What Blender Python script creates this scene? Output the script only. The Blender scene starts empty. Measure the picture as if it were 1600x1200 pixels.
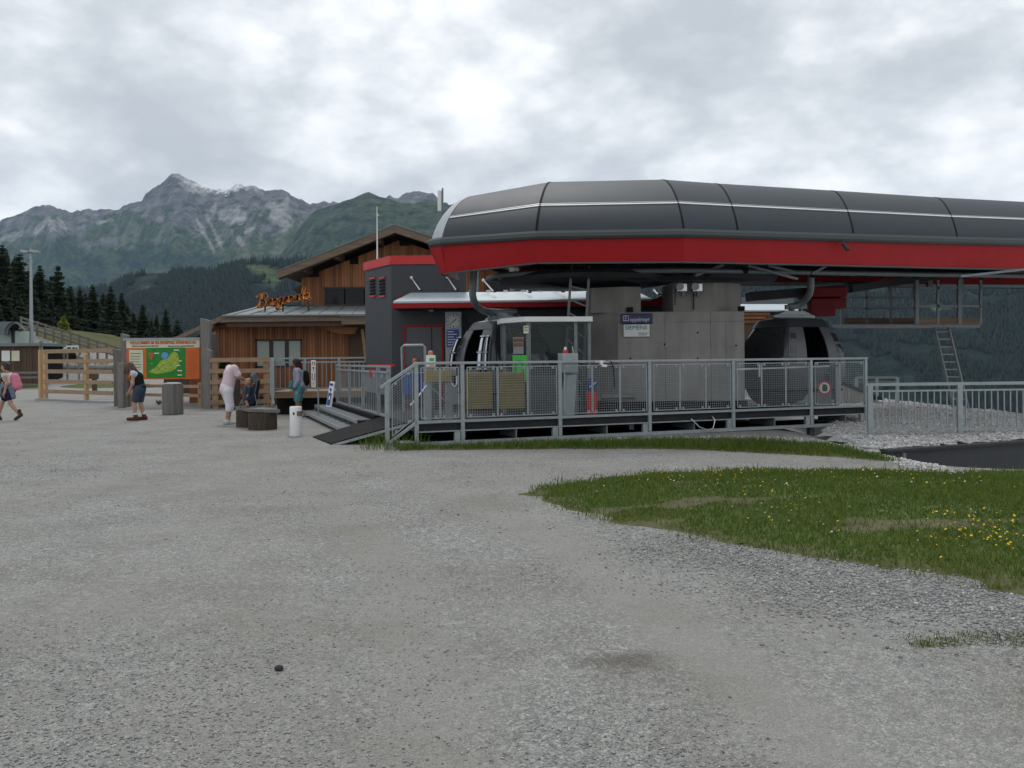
import bpy, bmesh, math, random
import numpy as np
from mathutils import Vector, Matrix, Euler
random.seed(7); rng = np.random.default_rng(11)
R = math.radians
SC = bpy.context.scene
COL = SC.collection

# ------------------------------------------------------------------ camera, sky, sun, exposure
K = 1300.0; EYE = 1.65; ROLL = R(.55)
cam_d = bpy.data.cameras.new('camera'); cam = bpy.data.objects.new('camera', cam_d); COL.objects.link(cam)
cam_d.sensor_width = 36; cam_d.lens = 36 * K / 1600; cam_d.shift_y = -40 / 1600
cam_d.clip_start = .1; cam_d.clip_end = 40000
cam.matrix_world = Matrix.Translation((0, 0, EYE)) @ Matrix.Rotation(R(90), 4, 'X') @ Matrix.Rotation(-ROLL, 4, 'Z')
SC.camera = cam
SUN_EL, SUN_ROT = R(56), R(-8)
world = bpy.data.worlds.new('World'); SC.world = world; world.use_nodes = True
def build_world():
    nt = world.node_tree; N = nt.nodes; L = nt.links; N.clear()
    out = N.new('ShaderNodeOutputWorld'); bg = N.new('ShaderNodeBackground'); bg.inputs[1].default_value = .1
    L.new(bg.outputs[0], out.inputs[0])
    sky = N.new('ShaderNodeTexSky'); sky.sky_type = 'NISHITA'; sky.sun_disc = False
    sky.sun_elevation = SUN_EL; sky.sun_rotation = SUN_ROT; sky.altitude = 1600
    tc = N.new('ShaderNodeTexCoord'); sep = N.new('ShaderNodeSeparateXYZ'); L.new(tc.outputs['Generated'], sep.inputs[0])
    def math_(op, a, b=None, clamp=False):
        n = N.new('ShaderNodeMath'); n.operation = op; n.use_clamp = clamp
        for i, v in enumerate((a, b)):
            if v is None: continue
            if isinstance(v, (int, float)): n.inputs[i].default_value = v
            else: L.new(v, n.inputs[i])
        return n.outputs[0]
    zc = math_('ADD', math_('MAXIMUM', sep.outputs[2], 0.0), .34)
    comb = N.new('ShaderNodeCombineXYZ')
    L.new(math_('DIVIDE', sep.outputs[0], zc), comb.inputs[0]); L.new(math_('DIVIDE', sep.outputs[1], zc), comb.inputs[1])
    def noise(vec, scale, det, rough, dist=0.0, off=(0, 0, 0)):
        mp = N.new('ShaderNodeMapping'); mp.inputs['Location'].default_value = off; L.new(vec, mp.inputs[0])
        n = N.new('ShaderNodeTexNoise'); n.inputs['Scale'].default_value = scale; n.inputs['Detail'].default_value = det
        n.inputs['Roughness'].default_value = rough; n.inputs['Distortion'].default_value = dist; L.new(mp.outputs[0], n.inputs[0]); return n.outputs[0]
    D = tc.outputs['Generated']
    big = noise(comb.outputs[0], 0.62, 3, .5, 0, (3.1, .4, 0))
    mid = noise(comb.outputs[0], 3.4, 6, .58, .1, (1.7, 5.2, 0))
    mp = N.new('ShaderNodeMapping'); mp.inputs['Scale'].default_value = (1, 1, 1.7); L.new(D, mp.inputs[0])
    fine = noise(mp.outputs[0], 8.5, 7, .62, 0, (.35, .2, .6))
    # cauliflower heads: fractal cells, warped a little by the fine noise
    wv = N.new('ShaderNodeVectorMath'); wv.operation = 'SCALE'; wv.inputs['Scale'].default_value = .10
    nz = N.new('ShaderNodeTexNoise'); nz.inputs['Scale'].default_value = 9; nz.inputs['Detail'].default_value = 4; L.new(mp.outputs[0], nz.inputs[0]); L.new(nz.outputs['Color'], wv.inputs[0])
    av = N.new('ShaderNodeVectorMath'); av.operation = 'ADD'; L.new(mp.outputs[0], av.inputs[0]); L.new(wv.outputs[0], av.inputs[1])
    vo = N.new('ShaderNodeTexVoronoi'); vo.feature = 'F1'; vo.inputs['Scale'].default_value = 5.2; vo.inputs['Detail'].default_value = 2; vo.inputs['Roughness'].default_value = .55; vo.inputs['Lacunarity'].default_value = 2.2; L.new(av.outputs[0], vo.inputs[0])
    cauli = math_('SUBTRACT', 1.0, vo.outputs['Distance'])
    def bank(px, py, width, amp):   # a bank of cloud in one direction of the sky
        a_, b_ = px - 800, py - 560; d_ = Vector((a_, K, -b_)).normalized()
        q = N.new('ShaderNodeVectorMath'); q.operation = 'DISTANCE'; L.new(D, q.inputs[0]); q.inputs[1].default_value = d_
        m_ = N.new('ShaderNodeMapRange'); m_.interpolation_type = 'SMOOTHSTEP'; m_.inputs[1].default_value = 0; m_.inputs[2].default_value = width; m_.inputs[3].default_value = amp; m_.inputs[4].default_value = 0; L.new(q.outputs['Value'], m_.inputs[0]); return m_.outputs[0]
    bias = None
    for args in ((690, 205, .10, .09), (770, 180, .08, .09), (470, 235, .14, .06), (860, 245, .12, .07), (640, 30, .24, .08), (80, 330, .16, .05), (990, 160, .10, .05), (1450, 230, .25, .02), (180, 130, .22, -.04), (560, 165, .12, -.04), (760, 262, .06, -.05), (350, 205, .08, -.03), (1100, 90, .2, -.02)):
        bv = bank(*args); bias = bv if bias is None else math_('ADD', bias, bv)
    low = N.new('ShaderNodeMapRange'); low.inputs[1].default_value = .02; low.inputs[2].default_value = .30; low.inputs[3].default_value = .035; low.inputs[4].default_value = 0; L.new(sep.outputs[2], low.inputs[0])
    mix = math_('ADD', math_('MULTIPLY', big, .24), math_('ADD', math_('MULTIPLY', mid, .25), math_('ADD', math_('MULTIPLY', fine, .36), math_('MULTIPLY', cauli, .26))))
    mix = math_('ADD', mix, math_('ADD', bias, low.outputs[0]))
    ramp = N.new('ShaderNodeValToRGB'); L.new(mix, ramp.inputs[0]); e = ramp.color_ramp.elements
    e[0].position = SKY0; e[0].color = (.445, .468, .495, 1); e[1].position = SKY0 + .42; e[1].color = (1.0, 1.0, 1.0, 1)
    for q, c_ in ((.09, (.52, .543, .568)), (.16, (.605, .628, .65)), (.23, (.725, .74, .755)), (.31, (.86, .865, .87))): e.new(SKY0 + q).color = (*c_, 1)
    # thin cloud glows round the hidden sun
    sd = Vector((math.sin(SUN_ROT) * math.cos(SUN_EL), math.cos(SUN_ROT) * math.cos(SUN_EL), math.sin(SUN_EL)))
    dot = N.new('ShaderNodeVectorMath'); dot.operation = 'DOT_PRODUCT'; L.new(tc.outputs['Generated'], dot.inputs[0]); dot.inputs[1].default_value = sd
    glow = math_('MULTIPLY', math_('POWER', math_('MAXIMUM', dot.outputs['Value'], 0.0), 9.0), .38)
    gain = math_('MULTIPLY', math_('ADD', glow, .94), 10.0 * CLOUD)
    vm = N.new('ShaderNodeVectorMath'); vm.operation = 'SCALE'; L.new(ramp.outputs[0], vm.inputs[0]); L.new(gain, vm.inputs['Scale'])
    mx = N.new('ShaderNodeMix'); mx.data_type = 'RGBA'; mx.inputs['Factor'].default_value = .98
    L.new(sky.outputs[0], mx.inputs['A']); L.new(vm.outputs[0], mx.inputs['B']); L.new(mx.outputs['Result'], bg.inputs[0])
CLOUD = 1.38; SKY0 = .285
build_world()
sun_d = bpy.data.lights.new('sun', 'SUN'); sun = bpy.data.objects.new('sun', sun_d); COL.objects.link(sun)
sun_d.energy = 1.2; sun_d.angle = R(16); sun_d.color = (1, .97, .92)
_sd = Vector((math.sin(SUN_ROT) * math.cos(SUN_EL), math.cos(SUN_ROT) * math.cos(SUN_EL), math.sin(SUN_EL)))
sun.rotation_euler = _sd.to_track_quat('Z', 'Y').to_euler()
vs = SC.view_settings; vs.view_transform = 'Standard'; vs.look = 'None'; vs.exposure = 0; vs.gamma = 1; vs.use_curve_mapping = False
SC.cycles.use_denoising = True
SC.cycles.max_bounces = 6; SC.cycles.volume_bounces = 0; SC.cycles.transparent_max_bounces = 12

# ------------------------------------------------------------------ helpers
def un(px, py):
    dx, dy = px - 800, py - 560; c, s = math.cos(ROLL), math.sin(ROLL)
    return dx * c - dy * s, dx * s + dy * c
def at(px, py, Y):
    a, b = un(px, py); return Vector((a * Y / K, Y, EYE - b * Y / K))
def atz(px, py, z=0.0):
    a, b = un(px, py); Y = (EYE - z) * K / b; return Vector((a * Y / K, Y, z))
def ss(a, b, x):
    t = np.clip((np.asarray(x, float) - a) / (b - a), 0, 1); return t * t * (3 - 2 * t)

def set_props(o, label=None, cat=None, group=None, kind=None):
    if label: o['label'] = label
    if cat: o['category'] = cat
    if group: o['group'] = group
    if kind: o['kind'] = kind
    return o
def thing(name, label, cat, loc=(0, 0, 0), rz=0.0, group=None):
    o = bpy.data.objects.new(name, None); COL.objects.link(o); o.location = loc; o.rotation_euler = (0, 0, rz); o.empty_display_size = .2
    return set_props(o, label, cat, group)
def copy_tree(o, parent=None):
    c = o.copy(); COL.objects.link(c); c.parent = parent
    for ch in [x for x in o.children]: copy_tree(ch, c)
    return c

class MB:
    def __init__(s): s.v = []; s.f = []; s.t = []; s.tint = .5
    def add(s, vs_, fs_):
        n = len(s.v); s.v += [tuple(p) for p in vs_]; s.t += [s.tint] * len(vs_); s.f += [tuple(i + n for i in f) for f in fs_]; return s
    def box(s, x0, x1, y0, y1, z0, z1, M=None):
        p = [Vector(q) for q in ((x0, y0, z0), (x1, y0, z0), (x1, y1, z0), (x0, y1, z0), (x0, y0, z1), (x1, y0, z1), (x1, y1, z1), (x0, y1, z1))]
        if M is not None: p = [M @ q for q in p]
        return s.add(p, ((0, 3, 2, 1), (4, 5, 6, 7), (0, 1, 5, 4), (1, 2, 6, 5), (2, 3, 7, 6), (3, 0, 4, 7)))
    def bar(s, p, q, w, h=None, up=(0, 0, 1)):
        p = Vector(p); q = Vector(q); h = h or w; d = (q - p).normalized(); up = Vector(up)
        if abs(d.dot(up)) > .98: up = Vector((0, 1, 0))
        a = d.cross(up).normalized() * w / 2; b = a.cross(d).normalized() * h / 2
        return s.add([p - a - b, p + a - b, p + a + b, p - a + b, q - a - b, q + a - b, q + a + b, q - a + b],
                     ((0, 1, 2, 3), (4, 7, 6, 5), (0, 4, 5, 1), (1, 5, 6, 2), (2, 6, 7, 3), (3, 7, 4, 0)))
    def tube(s, pts, r, n=8, caps=True):
        pts = [Vector(p) for p in pts]; m = len(pts); rr = r if isinstance(r, (list, tuple)) else [r] * m
        d0 = (pts[1] - pts[0]).normalized(); a = d0.orthogonal().normalized(); vs_ = []
        for i in range(m):
            d = (pts[min(i + 1, m - 1)] - pts[max(i - 1, 0)]).normalized()
            a = (a - d * a.dot(d)).normalized(); b = d.cross(a)
            for k in range(n):
                t = 2 * math.pi * k / n; vs_.append(pts[i] + (a * math.cos(t) + b * math.sin(t)) * rr[i])
        fs = [(i * n + k, i * n + (k + 1) % n, (i + 1) * n + (k + 1) % n, (i + 1) * n + k) for i in range(m - 1) for k in range(n)]
        if caps: fs += [tuple(range(n))[::-1], tuple((m - 1) * n + k for k in range(n))]
        return s.add(vs_, fs)
    def prism(s, poly, vec):
        n = len(poly); vec = Vector(vec); a = [Vector(p) for p in poly]; b = [p + vec for p in a]
        return s.add(a + b, [tuple(range(n))[::-1], tuple(range(n, 2 * n))] + [(i, (i + 1) % n, n + (i + 1) % n, n + i) for i in range(n)])
    def lathe(s, prof, n=16, M=None, ang0=0, cap=True):
        vs_ = []
        for r, z in prof:
            for k in range(n):
                t = ang0 + 2 * math.pi * k / n; p = Vector((r * math.cos(t), r * math.sin(t), z)); vs_.append(M @ p if M is not None else p)
        m = len(prof); fs = [(i * n + k, i * n + (k + 1) % n, (i + 1) * n + (k + 1) % n, (i + 1) * n + k) for i in range(m - 1) for k in range(n)]
        if cap: fs += [tuple(range(n))[::-1], tuple((m - 1) * n + k for k in range(n))]
        return s.add(vs_, fs)
    def grid(s, rows):
        n = len(rows[0]); vs_ = [p for r in rows for p in r]
        return s.add(vs_, [(i * n + k, i * n + k + 1, (i + 1) * n + k + 1, (i + 1) * n + k) for i in range(len(rows) - 1) for k in range(n - 1)])
    def sphere(s, c, r, n=12, m=8, sc=(1, 1, 1)):
        rows = [[Vector(c) + Vector((r * sc[0] * math.sin(math.pi * i / m) * math.cos(2 * math.pi * k / n), r * sc[1] * math.sin(math.pi * i / m) * math.sin(2 * math.pi * k / n), r * sc[2] * math.cos(math.pi * i / m))) for k in range(n + 1)] for i in range(m + 1)]
        return s.grid(rows[::-1])
    def build(s, name, mat, parent=None, smooth=False, kind=None, bevel=0, solid=0, weld=False):
        me = bpy.data.meshes.new(name); me.from_pydata(s.v, [], s.f)
        at_ = me.attributes.new('tint', 'FLOAT', 'POINT'); at_.data.foreach_set('value', s.t)
        if bevel or weld:
            bm = bmesh.new(); bm.from_mesh(me)
            bmesh.ops.remove_doubles(bm, verts=bm.verts, dist=1e-5)
            if bevel: bmesh.ops.bevel(bm, geom=[e for e in bm.edges if len(e.link_faces) == 2 and e.calc_face_angle(0) > .5], offset=bevel, segments=2, affect='EDGES', profile=.6)
            bm.to_mesh(me); bm.free()
        if smooth:
            me.polygons.foreach_set('use_smooth', [True] * len(me.polygons))
            if smooth != 1: me.set_sharp_from_angle(angle=R(smooth))
        me.materials.append(mat); o = bpy.data.objects.new(name, me); COL.objects.link(o)
        if parent: o.parent = parent
        if solid:
            md = o.modifiers.new('solid', 'SOLIDIFY'); md.thickness = solid; md.offset = -1
            if smooth: o.modifiers.new('edge', 'EDGE_SPLIT').split_angle = R(40)
        if kind: o['kind'] = kind
        return o
def rel(o, p):   # world point -> local point of an (unparented) empty
    return (Matrix.Translation(o.location) @ o.rotation_euler.to_matrix().to_4x4()).inverted() @ Vector(p)
def np_mesh(name, verts, faces, mat, parent=None, kind=None, smooth=False, tint=None, color=None):
    me = bpy.data.meshes.new(name); nv = len(verts); nf, k = faces.shape
    me.vertices.add(nv); me.vertices.foreach_set('co', np.asarray(verts, np.float32).ravel())
    me.loops.add(nf * k); me.loops.foreach_set('vertex_index', np.asarray(faces, np.int32).ravel())
    me.polygons.add(nf); me.polygons.foreach_set('loop_start', np.arange(nf, dtype=np.int32) * k)
    me.update(calc_edges=True)
    if tint is not None:
        a = me.attributes.new('tint', 'FLOAT', 'POINT'); a.data.foreach_set('value', np.asarray(tint, np.float32))
    if color is not None:
        a = me.attributes.new('col', 'FLOAT_COLOR', 'POINT'); c = np.ones((nv, 4), np.float32); c[:, :3] = color; a.data.foreach_set('color', c.ravel())
    if smooth: me.polygons.foreach_set('use_smooth', [True] * nf)
    me.materials.append(mat); o = bpy.data.objects.new(name, me); COL.objects.link(o)
    if parent: o.parent = parent
    if kind: o['kind'] = kind
    return o
def grid_faces(nr, nc):
    i = np.arange(nr - 1)[:, None] * nc + np.arange(nc - 1)[None]
    return np.stack([i, i + 1, i + nc + 1, i + nc], -1).reshape(-1, 4)
def text(body, size, mat, parent, M, extrude=.004, align='CENTER', name='lettering', shear=0, bold=0.0, sx=1.0):
    cu = bpy.data.curves.new(name, 'FONT'); cu.body = body; cu.size = size; cu.extrude = extrude; cu.align_x = align; cu.align_y = 'CENTER'
    cu.shear = shear; cu.offset = bold; cu.resolution_u = 4; tmp = bpy.data.objects.new(name, cu); me = bpy.data.meshes.new_from_object(tmp); me.name = name
    bpy.data.objects.remove(tmp); me.materials.clear(); me.materials.append(mat); o = bpy.data.objects.new(name, me); COL.objects.link(o); o.parent = parent
    o.matrix_local = M @ Matrix.Diagonal((sx, 1, 1, 1)); return o
FRONT = Matrix.Rotation(R(90), 4, 'X')   # text facing -Y
# value noise for numpy
_perm = np.random.default_rng(5).random((256, 256))
def vnoise(x, y):
    xi = np.floor(x).astype(int); yi = np.floor(y).astype(int); fx = x - xi; fy = y - yi
    fx = fx * fx * fx * (fx * (fx * 6 - 15) + 10); fy = fy * fy * fy * (fy * (fy * 6 - 15) + 10)
    g = lambda a, b: _perm[a % 256, b % 256]
    return (g(xi, yi) * (1 - fx) + g(xi + 1, yi) * fx) * (1 - fy) + (g(xi, yi + 1) * (1 - fx) + g(xi + 1, yi + 1) * fx) * fy
def fbm(x, y, o=5, lac=2.03, g=.5):
    s = 0; a = 1; t = 0
    for i in range(o): s = s + a * vnoise(x + 17.3 * i, y + 9.1 * i); t += a; a *= g; x = x * lac; y = y * lac
    return s / t
def ridged(x, y, o=5):
    s = 0; a = 1; t = 0
    for i in range(o): s = s + a * (1 - np.abs(2 * vnoise(x + 31.7 * i, y + 5.3 * i) - 1)); t += a; a *= .5; x = x * 2.07; y = y * 2.07
    return s / t

# ------------------------------------------------------------------ materials
def mat(name, base, rough=.6, metal=0.0, var=.12, scale=4.0, stretch=(1, 1, 1), bump=0.0, bscale=60.0, tint=0.0, col2=None, spec=.5, rvar=.0, coat=0.0, trans=0.0, streak=0.0):
    m = bpy.data.materials.new(name); m.use_nodes = True; nt = m.node_tree; N = nt.nodes; L = nt.links
    b = N['Principled BSDF']; b.inputs['Roughness'].default_value = rough; b.inputs['Metallic'].default_value = metal
    b.inputs['Specular IOR Level'].default_value = spec; b.inputs['Coat Weight'].default_value = coat; b.inputs['Transmission Weight'].default_value = trans
    tc = N.new('ShaderNodeTexCoord'); mp = N.new('ShaderNodeMapping'); mp.inputs['Scale'].default_value = stretch; L.new(tc.outputs['Object'], mp.inputs[0])
    n = N.new('ShaderNodeTexNoise'); n.inputs['Scale'].default_value = scale; n.inputs['Detail'].default_value = 8; n.inputs['Roughness'].default_value = .6; L.new(mp.outputs[0], n.inputs[0])
    fac = n.outputs[0]
    def mth(op, a, c):
        q = N.new('ShaderNodeMath'); q.operation = op
        for i, v in enumerate((a, c)):
            if isinstance(v, (int, float)): q.inputs[i].default_value = v
            else: L.new(v, q.inputs[i])
        return q.outputs[0]
    if streak:
        mp2 = N.new('ShaderNodeMapping'); mp2.inputs['Scale'].default_value = (2.6, 2.6, .3); L.new(tc.outputs['Object'], mp2.inputs[0])
        n2 = N.new('ShaderNodeTexNoise'); n2.inputs['Scale'].default_value = 2.0; n2.inputs['Detail'].default_value = 5; L.new(mp2.outputs[0], n2.inputs[0])
        fac = mth('ADD', mth('MULTIPLY', fac, 1 - streak), mth('MULTIPLY', n2.outputs[0], streak))
    fac = mth('ADD', mth('MULTIPLY', mth('SUBTRACT', fac, .5), 2.2), .5)
    if tint:
        at_ = N.new('ShaderNodeAttribute'); at_.attribute_name = 'tint'
        fac = mth('ADD', mth('MULTIPLY', fac, 1 - tint), mth('MULTIPLY', at_.outputs['Fac'], tint))
    mx = N.new('ShaderNodeMix'); mx.data_type = 'RGBA'; L.new(fac, mx.inputs['Factor'])
    lo = tuple(max(0, c * (1 - var)) for c in base[:3]) if col2 is None else base[:3]
    hi = tuple(min(1, c * (1 + var)) for c in base[:3]) if col2 is None else col2[:3]
    mx.inputs['A'].default_value = (*lo, 1); mx.inputs['B'].default_value = (*hi, 1); L.new(mx.outputs['Result'], b.inputs['Base Color'])
    if rvar: L.new(mth('ADD', mth('MULTIPLY', n.outputs[0], rvar), rough - rvar / 2), b.inputs['Roughness'])
    if bump:
        nb = N.new('ShaderNodeTexNoise'); nb.inputs['Scale'].default_value = bscale; nb.inputs['Detail'].default_value = 4; L.new(mp.outputs[0], nb.inputs[0])
        bp = N.new('ShaderNodeBump'); bp.inputs['Strength'].default_value = bump; bp.inputs['Distance'].default_value = .02; L.new(nb.outputs[0], bp.inputs['Height']); L.new(bp.outputs[0], b.inputs['Normal'])
    return m
def glass_mat(name, base, rough=.05, alpha=.35):
    m = mat(name, base, rough=rough, var=.05); b = m.node_tree.nodes['Principled BSDF']; b.inputs['Alpha'].default_value = alpha; return m
M = {}
M['galv'] = mat('galvanised', (.30, .335, .35), .5, .35, .16, 9, bump=.05, rvar=.25)
M['galv_dark'] = mat('galvanised_dark', (.17, .19, .20), .55, .3, .2, 6, rvar=.2)
M['hull'] = mat('hull_grey', (.040, .049, .058), .55, 0, .10, 1.3, rvar=.1, spec=.22, streak=.3)
M['hull_lip'] = mat('hull_lip', (.035, .045, .047), .35, 0, .1, 3)
M['silver'] = mat('silver_paint', (.36, .38, .41), .35, .3, .06, 3)
M['red'] = mat('red_paint', (.33, .008, .012), .5, 0, .12, 1.2, rvar=.12, streak=.5, spec=.25)
M['red_bright'] = mat('red_trim', (.52, .022, .02), .5, 0, .1, 3)
M['red_shaded'] = mat('red_housing_shaded', (.13, .006, .008), .55, 0, .2, 2, spec=.2)  # red paint darkened to carry the shade under the canopy
M['orange'] = mat('orange_paint', (.97, .33, .05), .5, 0, .04, 3)
M['white'] = mat('white_paint', (.72, .73, .72), .5, 0, .06, 3)
M['steel_dark'] = mat('steel_dark', (.035, .038, .043), .6, .1, .25, 3, rvar=.2, spec=.3)
M['black'] = mat('black_rubber', (.013, .013, .014), .8, 0, .3, 6, spec=.12)
M['deck'] = mat('deck_dark', (.016, .016, .018), .85, 0, .4, 5, bump=.2)
M['clad'] = mat('dark_cladding', (.040, .044, .052), .6, 0, .15, 2.5, streak=.6)
M['concrete'] = mat('concrete', (.19, .187, .175), .88, 0, .0, 1.1, bump=.3, bscale=35, col2=(.37, .366, .348), streak=.35, spec=.2)
M['concrete_light'] = mat('concrete_light', (.20, .197, .183), .88, 0, .0, 1.3, bump=.3, bscale=35, col2=(.34, .335, .315), streak=.4, spec=.2)
M['timber'] = mat('timber_boards', (.10, .036, .013), .7, 0, 0, 3, stretch=(5, 5, .5), bump=.3, bscale=25, tint=.6, col2=(.36, .145, .055))
M['timber_dark'] = mat('timber_dark', (.045, .026, .016), .75, 0, 0, 3, stretch=(5, 5, .6), bump=.3, bscale=25, tint=.5, col2=(.11, .065, .04))
M['fascia'] = mat('weathered_fascia', (.10, .07, .05), .75, 0, 0, 2, stretch=(.5, 4, 6), bump=.2, col2=(.21, .155, .11))
M['fence_wood'] = mat('fence_wood', (.21, .135, .085), .75, 0, 0, 3, stretch=(.6, 4, 4), bump=.25, bscale=30, tint=.4, col2=(.40, .27, .17))
M['new_wood'] = mat('new_wood', (.40, .25, .12), .7, 0, 0, 3, stretch=(4, 4, .6), bump=.2, tint=.4, col2=(.55, .36, .19))
M['grey_wood'] = mat('grey_wood', (.085, .08, .075), .85, 0, 0, 4, stretch=(5, 5, .5), bump=.5, bscale=18, tint=.4, col2=(.235, .225, .21))
M['metal_roof'] = mat('metal_roof', (.125, .148, .155), .6, .05, .15, 2, rvar=.2)
M['canopy_white'] = mat('awning_sheet', (.42, .49, .52), .45, .05, .08, 2)
M['win_dark'] = mat('window_glass_dark', (.012, .014, .016), .12, 0, .3, 2, spec=.18)
M['blind'] = mat('window_blind', (.34, .39, .36), .8, 0, .08, 20)
M['frame_dark'] = mat('window_frame_dark', (.03, .022, .016), .6, 0, .2, 5)
M['cabin'] = mat('cabin_paint', (.045, .05, .056), .4, .2, .1, 3, coat=.15)
M['cabin_low'] = mat('cabin_lower', (.095, .10, .112), .4, .2, .1, 3)
M['cabin_glass'] = mat('cabin_glass', (.022, .025, .029), .08, 0, .3, 3, spec=.7)
M['cabin_pane'] = mat('cabin_tinted_pane', (.045, .05, .058), .15, 0, .2, 3, spec=.6)
M['chrome'] = mat('bright_steel', (.62, .64, .66), .28, .9, .06, 6)
M['glass'] = glass_mat('booth_glass', (.05, .08, .07), .06, .2)
M['green'] = mat('green_print', (.05, .42, .06), .5, 0, .12, 6)
M['blue'] = mat('blue_paint', (.018, .06, .26), .5, 0, .1, 5)
M['blue_navy'] = mat('navy_enamel', (.010, .014, .105), .4, 0, .05, 3)
M['tread'] = mat('step_grating', (.085, .094, .10), .6, .2, .3, 12)
M['tan'] = mat('tan_pad', (.28, .225, .09), .7, 0, .12, 5)
M['teal_ink'] = mat('teal_ink', (.0, .20, .21), .5, 0, .02, 3)
M['ink'] = mat('black_ink', (.02, .02, .02), .6, 0, .05, 3)
M['ink_white'] = mat('white_ink', (.62, .65, .74), .6, 0, .05, 3)
M['cream'] = mat('cream_print', (.60, .60, .44), .6, 0, .05, 3)
M['map_green'] = mat('map_green', (.01, .20, .018), .6, 0, .2, 3)
M['map_lime'] = mat('map_lime', (.30, .42, .03), .6, 0, .2, 6)
M['dark_leaf'] = mat('dark_leaf_print', (.008, .09, .015), .6, 0, .1, 3)
M['map_orange'] = mat('map_orange', (.60, .13, .012), .6, 0, .06, 3)
M['map_blue'] = mat('map_blue', (.10, .32, .66), .6, 0, .06, 3)
M['text_orange'] = mat('text_orange', (.50, .09, .02), .6, 0, .06, 3)
M['bark'] = mat('bark', (.026, .019, .014), .95, 0, 0, 5, stretch=(5, 5, .6), bump=.8, bscale=14, col2=(.085, .064, .048))
M['cut_wood'] = mat('cut_wood', (.24, .165, .10), .8, 0, .2, 4, stretch=(5, 5, .6), bump=.5, bscale=16)
M['rock'] = mat('rock', (.24, .24, .24), .9, 0, .35, 8, bump=.5, bscale=10)

def attr_mat(name, cols, rough=.8, scale=30.0, nvar=.25, trans=0.0):
    """colour ramp over the per-vertex 'tint' attribute, with noise"""
    m = bpy.data.materials.new(name); m.use_nodes = True; N = m.node_tree.nodes; L = m.node_tree.links; b = N['Principled BSDF']
    b.inputs['Roughness'].default_value = rough; b.inputs['Specular IOR Level'].default_value = .2
    a = N.new('ShaderNodeAttribute'); a.attribute_name = 'tint'; r = N.new('ShaderNodeValToRGB'); L.new(a.outputs['Fac'], r.inputs[0])
    e = r.color_ramp.elements
    e[0].color = (*cols[0], 1); e[1].color = (*cols[-1], 1)
    for i, c in enumerate(cols[1:-1]): e.new((i + 1) / (len(cols) - 1)).color = (*c, 1)
    L.new(r.outputs[0], b.inputs['Base Color'])
    if trans:
        b.inputs['Subsurface Weight'].default_value = 0
        tr = N.new('ShaderNodeBsdfTranslucent'); L.new(r.outputs[0], tr.inputs[0]); ms = N.new('ShaderNodeMixShader'); ms.inputs[0].default_value = trans
        L.new(b.outputs[0], ms.inputs[1]); L.new(tr.outputs[0], ms.inputs[2]); L.new(ms.outputs[0], N['Material Output'].inputs[0])
    return m
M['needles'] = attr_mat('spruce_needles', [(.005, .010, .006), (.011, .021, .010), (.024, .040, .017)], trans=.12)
M['larch'] = attr_mat('larch_needles', [(.06, .09, .015), (.12, .16, .02), (.20, .23, .04)], trans=.25)
M['shrub'] = attr_mat('conifer_shrub', [(.008, .018, .008), (.02, .04, .014), (.04, .07, .02)], trans=.15)
M['blades'] = attr_mat('grass_blades', [(.045, .082, .014), (.088, .138, .024), (.14, .19, .04), (.23, .22, .085)], trans=.35)
M['flowers'] = attr_mat('flower_heads', [(.70, .42, .01), (.72, .50, .02), (.55, .5, .42), (.6, .42, .4)])
M['stones'] = attr_mat('loose_stones', [(.16, .163, .168), (.27, .272, .272), (.36, .358, .345), (.55, .545, .525)])
M['pale_stones'] = attr_mat('pale_stones', [(.22, .22, .22), (.40, .40, .39), (.55, .545, .53), (.70, .69, .67)])
M['far_trees'] = attr_mat('far_trees', [(.006, .012, .009), (.012, .02, .013), (.02, .031, .018)])
def colour_mat(name, rough=.9, nscale=.02, nstr=.3, bump=0.0, bscale=.02, bdist=10.0):
    m = bpy.data.materials.new(name); m.use_nodes = True; N = m.node_tree.nodes; L = m.node_tree.links; b = N['Principled BSDF']
    b.inputs['Roughness'].default_value = rough; b.inputs['Specular IOR Level'].default_value = .1
    a = N.new('ShaderNodeAttribute'); a.attribute_name = 'col'; g = N.new('ShaderNodeNewGeometry')
    n = N.new('ShaderNodeTexNoise'); n.inputs['Scale'].default_value = nscale; n.inputs['Detail'].default_value = 7; n.inputs['Roughness'].default_value = .7; L.new(g.outputs['Position'], n.inputs[0])
    mr = N.new('ShaderNodeMapRange'); mr.inputs[1].default_value = .3; mr.inputs[2].default_value = .7; mr.inputs[3].default_value = 1 - nstr; mr.inputs[4].default_value = 1 + nstr; L.new(n.outputs[0], mr.inputs[0])
    v = N.new('ShaderNodeVectorMath'); v.operation = 'SCALE'; L.new(a.outputs['Color'], v.inputs[0]); L.new(mr.outputs[0], v.inputs['Scale']); L.new(v.outputs[0], b.inputs['Base Color'])
    if bump:
        nb = N.new('ShaderNodeTexNoise'); nb.inputs['Scale'].default_value = bscale; nb.inputs['Detail'].default_value = 8; L.new(g.outputs['Position'], nb.inputs[0])
        bp = N.new('ShaderNodeBump'); bp.inputs['Strength'].default_value = bump; bp.inputs['Distance'].default_value = bdist; L.new(nb.outputs[0], bp.inputs['Height']); L.new(bp.outputs[0], b.inputs['Normal'])
    return m
M['mountain'] = colour_mat('mountain_ground', nscale=.016, nstr=.55, bump=.9, bscale=.010, bdist=70)
M['earth'] = colour_mat('ground_cover', nscale=6, nstr=.3, bump=.3, bscale=30, bdist=.03)

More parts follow.
